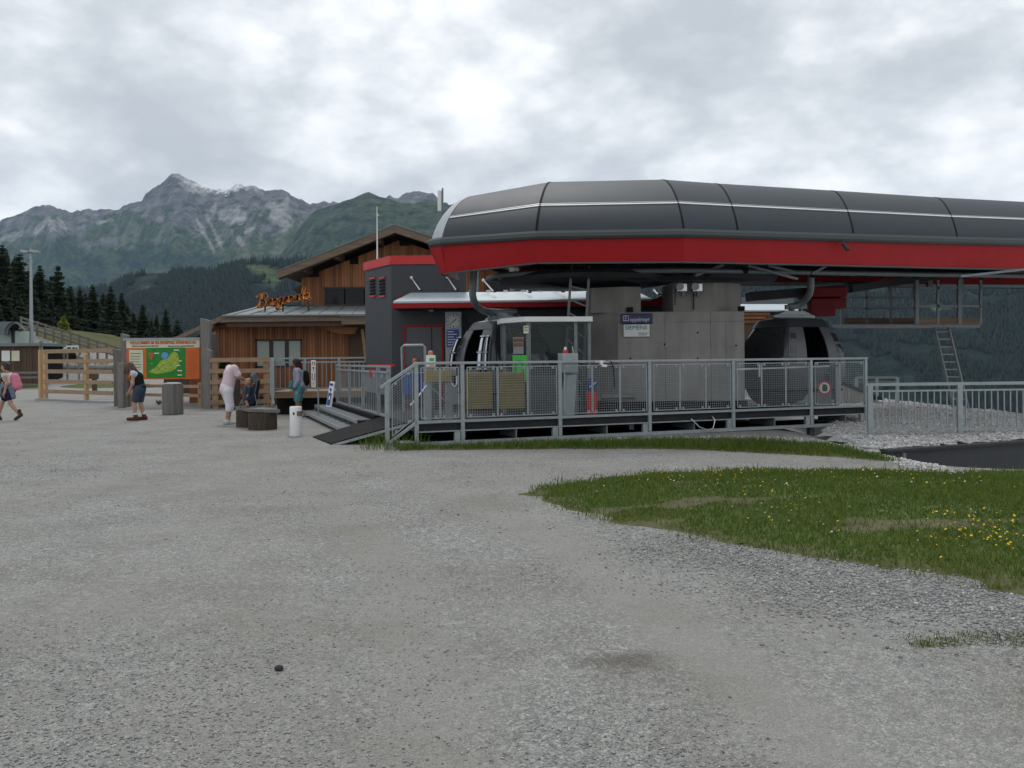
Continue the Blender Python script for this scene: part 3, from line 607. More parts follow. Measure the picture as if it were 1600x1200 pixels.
RIDGE1 = [(-900, 380), (-400, 360), (-150, 352), (0, 345), (25, 335), (50, 326), (62, 323), (75, 322), (84, 325), (105, 332), (130, 330), (160, 328), (180, 328), (205, 320), (222, 315), (228, 303), (245, 293), (258, 284), (268, 274), (280, 272), (293, 280), (310, 288), (330, 294), (345, 297), (360, 292), (378, 289), (395, 292), (415, 298), (440, 298), (447, 301), (460, 308), (475, 313), (485, 319), (497, 320), (510, 315), (530, 318), (560, 322), (595, 316), (607, 306), (622, 309), (635, 303), (648, 298), (660, 302), (668, 304), (676, 304), (684, 312), (700, 320), (760, 330), (900, 340), (1200, 345), (2000, 360)]
mountain('mountain', RIDGE1, 6000, 3600, -500, 1100, 240, -1.25, .9, 1.05, 420, 3.0, col_massif, 34)
def col_terrace(U, T, X, Y, Z):
    px, py = pxpy(X, Y, Z); n = fbm(px * .03 + 9, py * .05, 5); f2 = fbm(px * .15, py * .15 + 40, 4)
    c = lerp(np.array([.042, .064, .034]) * (1 + 0 * px[..., None]), np.array([.062, .082, .042]), ss(.42, .62, n))
    band = ss(.72, .92, np.sin(Z * .165 + 1.2 * (n - .5)) * .5 + .5) * ss(450, 485, px) * ss(645, 600, px) * ss(430, 340, py)
    c = lerp(c, np.array([.028, .042, .026]), band * .75)                                               # rows of avalanche barriers
    c = lerp(c, ROCK * .8, ss(.60, .70, f2) * ss(.35, .65, T) * .5)
    wood = ss(.46, .60, f2 * .6 + .4 * n + .0016 * (py - 400))
    c = lerp(c, WOOD * 1.5, wood * .85); c = lerp(c, LEA * .8, ss(0, .6, blob(px, py, 660, 355, 50, 26, -20) + f2 - .5) * .6)
    return c
RIDGE2 = [(-200, 640), (300, 470), (340, 440), (380, 425), (420, 412), (440, 395), (455, 376), (470, 352), (485, 335), (500, 326), (520, 320), (545, 312), (560, 306), (575, 300), (588, 306), (605, 310), (625, 316), (645, 318), (665, 315), (680, 315), (695, 318), (710, 322), (800, 330), (1000, 345), (1300, 350), (2400, 350)]
mountain('mountain', RIDGE2, 4000, 2600, -500, 420, 130, -.55, 1.3, .9, 130, 11.0, col_terrace, 9)
def col_wood(U, T, X, Y, Z):
    px, py = pxpy(X, Y, Z); n = fbm(px * .02 + 9, py * .05, 5); f2 = fbm(px * .09, py * .12 + 40, 4)
    c = lerp(WOOD * (1 + 0 * px[..., None]), WOOD * 1.8, n)
    for b in LEAS: c = lerp(c, LEA, ss(.0, .4, blob(px, py, *b) + 1.0 * (f2 - .5)))
    return c
LEAS = ((415, 425, 26, 13, 10), (398, 418, 22, 8, 0), (425, 438, 14, 12, 0), (228, 448, 10, 4, 0), (330, 421, 14, 3, -10), (1470, 482, 20, 7, 0))
RIDGE3 = [(-900, 520), (-200, 500), (0, 470), (100, 458), (170, 449), (200, 433), (230, 428), (280, 426), (320, 422), (345, 418), (375, 412), (400, 408), (430, 407), (450, 411), (480, 405), (600, 390), (900, 395), (1200, 400), (1600, 395), (2400, 390)]
U3, T3, X3, Y3, Z3 = mountain('mountain', RIDGE3, 1900, 700, -420, 360, 110, -1.3, 1.3, .8, 60, 21.0, col_wood, 6)
# the wood on the near mountain: tens of thousands of small conifers read as one mass
n = 80000; cu = rng.uniform(-.64, .68, n); ct = rng.uniform(.22, 1.0, n) ** .8
j = np.clip(((cu + 1.3) / 2.6 * 359).astype(int), 0, 358); i = np.clip((ct / 1.25 * 109).astype(int), 0, 108)
fu = (cu + 1.3) / 2.6 * 359 - j; fi = ct / 1.25 * 109 - i
cz = (Z3[i, j] * (1 - fu) + Z3[i, j + 1] * fu) * (1 - fi) + (Z3[i + 1, j] * (1 - fu) + Z3[i + 1, j + 1] * fu) * fi
cy = 700 + 1200 * ct; cx = cu * cy; qx, qy = pxpy(cx, cy, cz)
lea = np.zeros(n)
for b in LEAS: lea = np.maximum(lea, ss(-.1, .3, blob(qx, qy, *b) + 1.0 * (fbm(qx * .09, qy * .12 + 40, 4) - .5)))
k = (rng.random(n) > lea * .97) & (fbm(cx * .01, cy * .01, 4) > .36); cx, cy, cz = cx[k], cy[k], cz[k]; n = len(cx)
h = rng.uniform(7, 17, n) * (.65 + .35 * (cy - 700) / 1200); r = h * rng.uniform(.16, .24, n); a = rng.uniform(0, 6.28, n)
V = np.empty((n, 5, 3))
for q in range(4): V[:, q] = np.stack([cx + r * np.cos(a + q * 1.571), cy + r * np.sin(a + q * 1.571), cz + h * .04], -1)
V[:, 4] = np.stack([cx, cy, cz + h], -1)
fc = np.array([(0, 1, 4), (1, 2, 4), (2, 3, 4), (3, 0, 4)])
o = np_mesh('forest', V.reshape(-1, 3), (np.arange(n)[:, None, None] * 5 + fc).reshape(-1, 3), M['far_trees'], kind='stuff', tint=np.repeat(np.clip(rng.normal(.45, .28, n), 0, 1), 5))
o['label'] = 'dark conifer forest covering the mountainside across the valley'

# ------------------------------------------------------------------ haze
HAZE_DENSITY = 3.1e-5
hz = MB(); hz.box(-9500, 9500, -300, 8300, -1500, 1560); o = hz.build('haze', bpy.data.materials.new('haze_air'), kind='stuff')
hm = o.data.materials[0]; hm.use_nodes = True; nt = hm.node_tree; nt.nodes.clear(); ou = nt.nodes.new('ShaderNodeOutputMaterial'); pv = nt.nodes.new('ShaderNodeVolumePrincipled')
pv.inputs['Density'].default_value = HAZE_DENSITY; pv.inputs['Color'].default_value = (.42, .68, 1.0, 1); pv.inputs['Anisotropy'].default_value = .2; nt.links.new(pv.outputs[0], ou.inputs['Volume'])

# ------------------------------------------------------------------ trees
def spruce_mesh(H, seed, material, width=.19, dens=1.0, bare=.06):
    r = np.random.default_rng(seed); V = []; F = []; T = []
    nl = int(H * 4.2 * dens)
    for i in range(nl):
        f = (i + r.uniform(0, .8)) / nl; z0 = H * (bare + (1 - bare) * f); Lr = H * width * (1 - f) ** .82 * r.uniform(.75, 1.12) + .12
        nb = int(6 + 4 * (1 - f)); a0 = r.uniform(0, 6.28)
        for b in range(nb):
            if r.random() < .12: continue
            a = a0 + b * 6.283 / nb + r.uniform(-.3, .3); L = Lr * r.uniform(.6, 1.12); dr = r.uniform(.18, .5) * (1.25 - f)
            d = np.array([math.cos(a), math.sin(a), 0]); s = np.array([-d[1], d[0], 0]); ns = 3
            for k in range(ns):
                u0, u1 = k / ns * .9 + .04, min(1, (k + 1) / ns * 1.0 + .06); w0 = .36 * L * (1 - u0 * .55) + .07; w1 = w0 * .55 if k < ns - 1 else .02
                p0 = d * L * u0 + np.array([0, 0, z0 - dr * L * u0 ** 1.3]); p1 = d * L * u1 + np.array([0, 0, z0 - dr * L * u1 ** 1.3 + (.06 * L if k == ns - 1 else 0)])
                hang = np.array([0, 0, -r.uniform(.16, .38) * L * (1 - u0 * .4) - .10]); n0 = len(V); j = lambda q: r.uniform(-q, q, 3)
                V += [p0 + s * w0 + hang * .6 + j(.05), p0 + j(.02), p0 - s * w0 + hang * .6 + j(.05), p1 - s * w1 + hang * .5 + j(.05), p1, p1 + s * w1 + hang * .5 + j(.05), (p0 + p1) / 2 + hang * 1.6 + j(.08)]
                F += [(n0, n0 + 1, n0 + 4), (n0, n0 + 4, n0 + 5), (n0 + 1, n0 + 2, n0 + 3), (n0 + 1, n0 + 3, n0 + 4), (n0 + 1, n0 + 6, n0 + 4)]
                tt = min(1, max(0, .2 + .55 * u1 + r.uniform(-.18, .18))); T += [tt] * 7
    V.append(np.array([0, 0, H * 1.01])); V.append(np.array([.06, 0, H * .94])); V.append(np.array([-.06, .03, H * .94])); F.append((len(V) - 3, len(V) - 2, len(V) - 1)); T += [.5] * 3
    return np.array(V), np.array(F), np.array(T)
def tree_proto(name, label, cat, H, seed, material, width, group, dens=1.0, bare=.06):
    t = thing(name, label, cat, (0, 0, 0), 0, group); V, F, T = spruce_mesh(H, seed, material, width, dens, bare)
    tr = MB(); tr.tube([(0, 0, -.4), (.02, 0, H * .5), (0, 0, H * .97)], [H * .016, H * .009, .015], 7); tr.build('trunk', M['bark'], t, smooth=True)
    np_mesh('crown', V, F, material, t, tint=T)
    return t
WOODG = 'spruces at the edge of the wood on the slope'
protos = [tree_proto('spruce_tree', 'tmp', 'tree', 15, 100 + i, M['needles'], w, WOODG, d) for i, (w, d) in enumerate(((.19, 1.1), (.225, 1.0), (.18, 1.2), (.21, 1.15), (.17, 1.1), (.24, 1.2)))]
used_protos = set()
def plant(k, px, top, Y, H, label, group=WOODG):
    pt = at(px, top, Y); o = protos[k]
    if k in used_protos: o = copy_tree(o)
    used_protos.add(k); s = H / 15; o.location = (pt.x, Y, pt.z - H); q_ = random.uniform(1.05, 1.4); o.scale = (s * q_, s * q_, s); o.rotation_euler = (0, 0, random.uniform(0, 6.28))
    o['label'] = label; o['group'] = group; return o
# the ones that stand out against the mountain, from the lamp post towards the lodge
single = [(4, 381, 120, 24, 'tallest dark spruce of the wood, cut by the picture edge'), (31, 395, 118, 22, 'tall dark spruce just beside the floodlight mast, pointed top'),
          (62, 413, 125, 19, 'dark spruce rising between the floodlight mast and the pair with a dip'), (91, 413, 112, 20, 'broad dark spruce standing clear of the mast, top level with the meadow on the mountain'),
          (111, 446, 118, 15, 'smaller slim spruce in the dip behind the young yellow-green larch'), (125, 449, 122, 15, 'narrow spruce tip beside the broad spruce above the larch'),
          (145, 443, 104, 16, 'full dark spruce above the wooden gate, isolated pointed crown'), (173, 446, 102, 16, 'slender dark spruce directly above the gate end posts'),
          (190, 456, 108, 15, 'thin spruce with open branches above the grey board posts'), (209, 488, 112, 12, 'low dark spruce filling the gap above the information board corner'),
          (223, 475, 100, 13, 'lone pointed spruce above the middle of the information board'), (235, 497, 104, 11, 'short bushy spruce leaning on the pointed one above the board'),
          (259, 482, 96, 13, 'separate slim spruce standing above the orange end of the board'), (277, 498, 92, 11, 'smallest slim spruce nearest to the lodge roof edge')]
for i, (px, top, Y, H, lb) in enumerate(single): plant(i % 6, px, top, Y, H, lb)
back = 'dark spruce deep in the dense wood, its lower crown hidden by others'
for px, top, Y in ((-30, 378, 130), (-60, 372, 128), (-95, 380, 124), (18, 408, 140), (46, 424, 142), (76, 436, 146), (100, 450, 148), (15, 440, 104), (50, 452, 100), (78, 462, 104), (36, 470, 96), (66, 486, 92), (100, 478, 100), (118, 470, 128), (134, 474, 120), (158, 486, 118), (158, 470, 132), (180, 490, 96), (200, 500, 108), (215, 508, 100), (28, 425, 150), (56, 440, 152), (84, 448, 138), (96, 462, 140), (40, 448, 120), (8, 460, 116), (22, 490, 86), (50, 494, 84), (84, 500, 82), (112, 492, 112), (146, 490, 112), (168, 500, 104), (186, 506, 86), (206, 514, 84), (222, 500, 112), (248, 514, 88), (264, 516, 86), (132, 500, 92), (160, 508, 90), (240, 508, 98), (196, 514, 90), (10, 478, 90), (-15, 430, 108), (228, 515, 92), (100, 505, 88)):
    plant(random.randrange(6), px + random.uniform(-3, 3), top, Y, random.uniform(10, 18), back, 'spruces deep in the wood')
prof_x = [-110, 0, 30, 50, 70, 90, 110, 130, 150, 175, 190, 210, 225, 260, 285]; prof_y = [372, 392, 404, 430, 434, 428, 458, 464, 460, 462, 472, 492, 492, 500, 512]
for row, (Yr, dy) in enumerate(((142, -4), (132, 8), (124, 22), (100, 40), (90, 56))):
    for px in np.arange(-90 + row * 4, 268 - row * 6, 13.0): plant(random.randrange(6), px + random.uniform(-4, 4), float(np.interp(px, prof_x, prof_y)) + dy + random.uniform(-3, 9), Yr + random.uniform(-3, 3), random.uniform(11, 17), back, 'spruces deep in the wood')
lt = tree_proto('larch_tree', 'young yellow-green larch glowing in front of the dark spruces', 'tree', 3.6, 55, M['larch'], .40, None, 3.0, .02); p = at(99, 493, 76); lt.location = (p.x, 76, p.z - 3.6); del_g = lt.pop('group', None) if hasattr(lt, 'pop') else None

# ------------------------------------------------------------------ lift station: canopy
ZE = 4.1
RIBS = [  # near eave (x,y), ridge (x,y,z), far eave (x,y), skirt bottom z
    ((-1.76, 18.07), (-.98, 19.55, 5.42), (-1.42, 19.75), 3.50),
    ((-1.48, 17.79), (-.86, 19.50, 5.46), (.25, 21.6), 3.50),
    ((.52, 17.03), (.97, 19.55, 5.77), (1.8, 22.4), 3.62),
    ((3.53, 16.93), (3.53, 19.5, 5.79), (3.7, 22.4), 3.60),
    ((4.71, 17.22), (4.84, 19.85, 5.76), (5.0, 22.6), 3.60),
    ((7.37, 17.86), (7.83, 20.42, 5.68), (8.0, 23.1), 3.59),
    ((9.93, 18.48), (10.68, 21.05, 5.61), (10.8, 23.7), 3.58),
    ((13.2, 19.15), (14.3, 21.75, 5.54), (14.4, 24.4), 3.57),
    ((18.5, 20.2), (19.6, 22.9, 5.45), (19.7, 25.6), 3.56)]
def rib_pt(r, t, out=0.0):
    """t in 0..1 from the near eave over the ridge to the far eave"""
    (nx, ny), (tx, ty, tz), (fx, fy), _ = r; e = 4 / 3
    near = t <= .5; a = math.pi * (t if near else 1 - t); h = 1 - max(0, math.cos(a)) ** e; z = max(0, math.sin(a)) ** e
    ex, ey = (nx, ny) if near else (fx, fy); p = Vector((ex + (tx - ex) * h, ey + (ty - ey) * h, ZE + (tz - ZE) * z))
    if out:
        c = Vector((tx, ty, ZE - .6)); p = p + (p - c).normalized() * out
    return p
def lerp_rib(r0, r1, f):
    l = lambda a, b: a + (b - a) * f
    return tuple(tuple(l(a, b) for a, b in zip(p, q)) for p, q in zip(r0[:3], r1[:3])) + (l(r0[3], r1[3]),)
stn = thing('lift_station', 'long dark grey rounded lift station roof with a red band underneath', 'lift station', (4.0, 19.8, 0))
def S(p): return Vector(p) - stn.location
NT = 33
for i in range(len(RIBS) - 1):
    r0, r1 = RIBS[i], RIBS[i + 1]; gap = .012
    L = (Vector(r1[1]) - Vector(r0[1])).length; m = MB()
    fs = [max(.0, gap / max(L, .2))] + [k / 6 for k in range(1, 6)] + [1 - gap / max(L, .2)]
    m.grid([[S(rib_pt(lerp_rib(r0, r1, f), k / (NT - 1))) for k in range(NT)] for f in fs][::-1])
    m.build('end_panel' if i == 0 else 'roof_panel', M['silver'] if i == 0 else M['hull'], stn, smooth=True, solid=.03)
    if i > 0:   # pale trim line
        m = MB(); m.grid([[S(rib_pt(lerp_rib(r0, r1, f), t_, .012)) for t_ in (.188, .191, .194)] for f in fs][::-1]); m.build('trim_line', M['white'], stn, solid=.01)
        m = MB(); m.grid([[S(rib_pt(lerp_rib(r0, r1, f), t_, .012)) for t_ in (.1975, .199, .2005)] for f in fs][::-1]); m.build('trim_line', M['silver'], stn, solid=.01)
    # eave lip and red skirt, both sides
    def eave(r, side): x, y = r[0] if side == 0 else r[2]; return Vector((x, y, 0)), (Vector((r[1][0], r[1][1], 0)) - Vector((x, y, 0))).normalized()
    for side in (0, 1):
        (p0, n0), (p1, n1) = eave(r0, side), eave(r1, side)
        m = MB(); sec = ((-.05, ZE - .02), (-.075, ZE + .03), (-.07, ZE + .1), (-.03, ZE + .15), (.03, ZE + .16), (.03, ZE - .02))
        rows = [[S(p + n * o + Vector((0, 0, z))) for o, z in sec + (sec[0],)] for p, n in ((p0, n0), (p1, n1))]
        m.grid(rows if side else rows[::-1]); m.build('eave_lip', M['hull_lip'], stn)
        if i == 0: continue
        m = MB(); rows = [[S(p + n * o + Vector((0, 0, z))) for o, z in ((.02, ZE - .02), (.14, zb_), (.18, zb_), (.08, ZE - .02), (.02, ZE - .02))] for p, n, zb_ in ((p0, n0, r0[3]), (p1, n1, r1[3]))]
        m.grid(rows if side else rows[::-1]); m.build('skirt_panel', M['red'], stn)
        m = MB(); m.bar(S(p0 + n0 * .15 + Vector((0, 0, r0[3] - .012))), S(p1 + n1 * .15 + Vector((0, 0, r1[3] - .012))), .09, .03); m.build('skirt_edge', M['hull_lip'], stn)
# nose: red end cap between the first near and far eaves
r0, r1 = RIBS[0], RIBS[1]
m = MB(); a, b, c, d = Vector((*r1[0], ZE - .02)), Vector((*r0[0], ZE - .02)), Vector((*r0[2], ZE - .02)), Vector((*r1[2], ZE - .02)); inn = Vector((.25, .12, -.58))
m.grid([[S(q) for q in (a, b, c, d)], [S(q + inn * w_) for q, w_ in ((a, .5), (b, 1), (c, 1), (d, .7))]][::-1])
for q in (0, 1): pass
mm = MB(); mm.grid([[S(a), S(b + Vector((0, 0, 0))), S(c)], [S(a + Vector((.08, .14, -.58))), S(b + Vector((.24, .12, -.58))), S(c + Vector((.2, 0, -.58)))]][::-1]); mm.build('skirt_end', M['red'], stn, solid=.02)
for i in range(1, 8):   # gaskets over the joints
    if i == 1: continue
    m = MB(); r = RIBS[i]; rr = RIBS[i + 1] if i + 1 < len(RIBS) else r
    def sh(t_, o, f): return S(rib_pt(lerp_rib(r, rr, f), t_, o))
    L = (Vector(rr[1]) - Vector(r[1])).length; w_ = .022 / L
    m.grid([[sh(k / 40, -.01, -w_), sh(k / 40, .006, -w_), sh(k / 40, .006, w_), sh(k / 40, -.01, w_)] for k in range(1, 40)]); m.build('joint_gasket', M['black'], stn)
# underside
m = MB(); zs = 3.96
near = [Vector((*r[0], zs)) + Vector((.1, .16, 0)) for r in RIBS]; far = [Vector((*r[2], zs)) - Vector((0, .16, 0)) for r in RIBS]
m.add([S(p) for p in near + far], [(i, len(near) + i, len(near) + i + 1, i + 1) for i in range(len(near) - 1)]); m.build('soffit', M['steel_dark'], stn, solid=.02)
# box girder that carries the canopy, with round holes, and its struts
a, b = at(920, 424, 18.6), at(1168, 426, 18.9); zl, zh = 3.36, 3.72
m = MB(); m.prism([S((at(880, 412, 18.6).x, 18.6, zh)), S((at(920, 425, 18.6).x, 18.6, zl + .2)), S((at(1000, 441, 18.6).x, 18.6, zl)), S((at(1212, 441, 18.9).x, 18.9, zl)), S((at(1225, 425, 18.9).x, 18.9, zh))], (0, .55, 0)); m.build('girder', M['steel_dark'], stn, weld=True)
for px, py in ((988, 420.5), (1038, 421.5), (1165, 423)):
    m = MB(); p = at(px, py, 18.57); m.lathe([(.055, -.012), (.07, 0), (.055, .012)], 14, Matrix.Translation(S(p)) @ FRONT); m.build('girder_hole', M['black'], stn)
for p, q in (((1086, 431), (1130, 414)), ((1168, 415), (1246, 436)), ((1200, 415), (1240, 425)), ((1268, 428), (1290, 416)), ((1500, 432), (1600, 421))):
    m = MB(); m.bar(S(at(*p, 18.4)), S(at(*q, 18.5)), .07, .05); m.build('brace', M['galv_dark'], stn)
# running rails and drive tyres under the canopy
m = MB(); path_ = [Vector((*RIBS[k][0], 3.55)) + Vector((.25, 1.35, 0)) for k in range(8, 1, -1)] + [Vector((-.2, 18.9, 3.55)), Vector((-.55, 19.7, 3.55)), Vector((.3, 20.9, 3.55))] + [Vector((*RIBS[k][2], 3.55)) - Vector((0, 1.1, 0)) for k in range(2, 9)]
m.tube([S(p) for p in path_], .06, 6); m.build('running_rail', M['galv_dark'], stn, smooth=True)
for k in range(26):
    f = k / 25; x = .9 + f * 11; p = Vector((x, 18.75 + .2 * max(0, x - 4), 3.68)); m = MB(); Mx = Matrix.Translation(S(p)) @ FRONT
    m.lathe([(.05, -.05), (.2, -.05), (.22, -.02), (.22, .02), (.2, .05), (.05, .05)], 14, Mx); m.build('drive_tyre', M['black'], stn, smooth=40)
# drive motor unit hanging below on the far side (red, canopy shade put into its colour)
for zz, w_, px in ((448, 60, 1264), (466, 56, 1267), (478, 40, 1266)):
    p = at(px, zz, 21.0); m = MB(); m.box(0, w_ * 21 / K, 0, .9, -.26, 0, Matrix.Translation(S(p))); m.build('drive_housing', M['red_shaded'], stn, bevel=.03)
p, q = at(1169, 464, 21.6), at(1320, 452, 21.6); m = MB(); m.bar(S(p), S(q), .5, .22); m.build('drive_arm', M['steel_dark'], stn)
p, q = at(1325, 452, 22.0), at(1480, 428, 22.4); m = MB(); m.bar(S(p), S(q), .5, .2); m.build('drive_arm', M['steel_dark'], stn)
m = MB(); m.lathe([(.3, -.08), (2.05, -.08), (2.12, 0), (2.05, .08), (.3, .08)], 36, Matrix.Translation(S((1.75, 20.1, 3.5)))); m.build('bull_wheel', M['steel_dark'], stn, smooth=40)
m = MB(); m.prism([S(at(798, 437, 19.6)), S(at(900, 425, 19.6)), S(at(1000, 430, 20)), S(at(1000, 447, 20)), S(at(892, 449, 19.6))], (0, .3, 0)); m.build('guard_plate', M['steel_dark'], stn)
# small lamp on the skirt
p = at(1317, 380, 17.7); m = MB(); m.tube([S(p), S(p + Vector((.07, -.1, -.16)))], .045, 8); m.build('floodlight', M['steel_dark'], stn)
# aerial on the nose
t = thing('antenna', 'short upright aerial with two grey rods at the nose of the lift station', 'antenna', at(690, 331, 20.4))
for px, y0, y1, r_ in ((691.5, 294, 331, .022), (687, 298, 330, .05)):
    m = MB(); m.tube([at(px, y1, 20.4) - t.location, at(px, y0, 20.4) - t.location], r_, 8); m.build('rod' if r_ < .03 else 'radome', M['galv_dark' if r_ < .03 else 'white'], t, smooth=40)
m = MB(); m.bar(at(689, 331, 20.4) - t.location, at(690, 341, 20.4) - t.location, .04); m.bar(at(686, 327, 20.4) - t.location, at(692, 327, 20.4) - t.location, .03); m.build('bracket', M['galv_dark'], t)

# concrete pier
pier = thing('concrete_pier', 'massive grey concrete pier with two upper blocks carrying the lift station', 'pier', (at(1045, 600, 19.3).x, 19.3, .42))
def Pq(px, py, Y=19.3): return at(px, py, Y) - pier.location
xl, xc, xr = Pq(925, 600).x, Pq(966, 600).x, Pq(1164, 600).x; zt = at(1045, 487, 19.3).z - .42
m = MB(); m.prism([(xl, .62, .2), (xc, .02, .2), (xr, .02, .2), (xr + .1, 1.9, .2), (xl, 1.9, .2)], (0, 0, zt - .2)); m.build('core', M['concrete'], pier)
m = MB(); m.prism([(xl - .05, .6, 0), (xc - .02, -.06, 0), (xr + .04, -.06, 0), (xr + .14, 1.95, 0), (xl - .05, 1.95, 0)], (0, 0, .2)); m.build('plinth', M['black'], pier)
zj = Pq(1045, 503).z
for z0, z1, edges in ((.21, zj - .006, (966, 1040, 1111, 1135, 1164)), (zj + .006, zt - .02, (966, 1040, 1111, 1164))):
    for a, b in zip(edges[:-1], edges[1:]):
        m = MB(); m.tint = random.random(); m.box(Pq(a, 600).x + .004, Pq(b, 600).x - .004, 0, .018, z0, z1); m.build('formwork_panel', M['concrete'], pier)
for px, py in ((1038.5, 538), (985, 560), (1090, 560), (1090, 520), (1150, 540)):
    m = MB(); m.lathe([(.022, -.004), (.022, .004)], 10, Matrix.Translation(Pq(px, py) + Vector((0, -.002, 0))) @ FRONT); m.build('tie_hole', M['black'], pier)
m = MB(); m.prism([(Pq(925, 450).x, .3, zt), (Pq(975, 450).x, -.02 + .05, zt), (Pq(1002, 450).x, .1, zt), (Pq(1002, 450).x, 1.6, zt), (Pq(925, 450).x, 1.6, zt)], (0, 0, Pq(960, 448).z - zt)); m.build('upper_block', M['concrete'], pier)
m = MB(); m.prism([(Pq(1053, 450).x, .1, zt), (Pq(1115, 450).x, -.0, zt), (Pq(1171, 450).x, .75, zt), (Pq(1171, 450).x, 1.7, zt), (Pq(1053, 450).x, 1.5, zt)], (0, 0, Pq(1100, 440).z - zt)); m.build('upper_block', M['concrete_light'], pier)
for px, py, w_ in ((1084, 472, .03), (1055, 465, .02), (1113, 461, .03)):
    m = MB(); p = Pq(px, py - 14); q = Pq(px, py + 12); m.bar((p.x, .02, p.z), (q.x, .02, q.z), w_, .02); m.build('conduit', M['steel_dark'], pier)
for px, py in ((984, 483), (1158, 482)):
    m = MB(); p = Pq(px, py); m.box(p.x - .07, p.x + .07, -.06, .04, zt, zt + .11); m.build('bearing', M['black'], pier)
m = MB(); m.tube([(Pq(938, 600).x, -.25, .33), (Pq(990, 600).x, -.25, .33)], .07, 10); m.build('pipe', M['galv_dark'], pier, smooth=40)
for i, px in enumerate((1065, 1089)):
    p = at(px, 447, 19.2); t = thing('floodlight', ('silver floodlight on the pale upper block, the one beside the box girder gap', 'silver floodlight on the pale upper block, the one nearer the dark side face')[i], 'floodlight', p, 0, 'floodlights on the concrete block')
    m = MB(); m.box(-.11, .11, -.08, .06, -.13, .06); m.build('housing', M['chrome'], t, bevel=.015)
    m = MB(); m.lathe([(.06, -.01), (.085, -.05), (.09, -.09), (.0, -.09)], 14, Matrix.Translation((-.06, -.03, -.02)) @ Matrix.Rotation(R(90), 4, 'X') @ Matrix.Diagonal((1, 1, -1, 1))); m.build('lens', M['galv'], t, smooth=40)
    m = MB(); m.box(.0, .05, -.06, .1, -.24, -.13); m.build('bracket', M['galv_dark'], t)
# signs on the pier
def board(name, label, px0, px1, py0, py1, Y, material, bev=.01, th=.03, cat='sign', parent=None):
    a, b = at(px0, (py0 + py1) / 2, Y), at(px1, (py0 + py1) / 2, Y); c = (a + b) / 2; w_ = (b.x - a.x) / 2; h_ = (py1 - py0) * Y / K / 2
    t = thing(name, label, cat, c); m = MB(); m.box(-w_, w_, 0, th, -h_, h_); m.build('panel', material, t, bevel=bev); return t, w_, h_
t, w_, h_ = board('company_sign', 'navy blue enamel sign on the concrete pier above the white one', 970, 1019.5, 490, 506, 19.24, M['blue_navy'], .02)
text('oppelmayr', .135, M['ink_white'], t, Matrix.Translation((-.16, -.003, -.02)) @ FRONT, align='LEFT', sx=.80)
lg = MB(); x0, z0, s_ = -w_ + .055, -.05, .125
for a, b, c, d in ((0, .018, 0, 1), (.982, 1, .15, 1), (0, 1, 0, .14), (0, 1, .88, 1)): lg.box(x0 + a * s_ - .004, x0 + b * s_ + .004, -.006, -.001, z0 + c * s_, z0 + d * s_)
lg.prism([(x0 + .32 * s_, -.006, z0 + .25 * s_), (x0 + .6 * s_, -.006, z0 + .5 * s_), (x0 + .42 * s_, -.006, z0 + .78 * s_), (x0 + .36 * s_, -.006, z0 + .55 * s_)], (0, .005, 0)); lg.build('logo', M['ink_white'], t)
t, w_, h_ = board('company_sign', 'white sign with teal capital lettering on the concrete pier below the blue one', 974.5, 1015, 507, 526, 19.24, M['white'], .004)
text('SIEMENS', .135, M['teal_ink'], t, Matrix.Translation((-.01, -.003, .065)) @ FRONT, sx=1.04)
text('Global network', .036, M['ink'], t, Matrix.Translation((.04, -.003, -.06)) @ FRONT, align='LEFT'); text('of innovation', .036, M['ink'], t, Matrix.Translation((.04, -.003, -.10)) @ FRONT, align='LEFT')

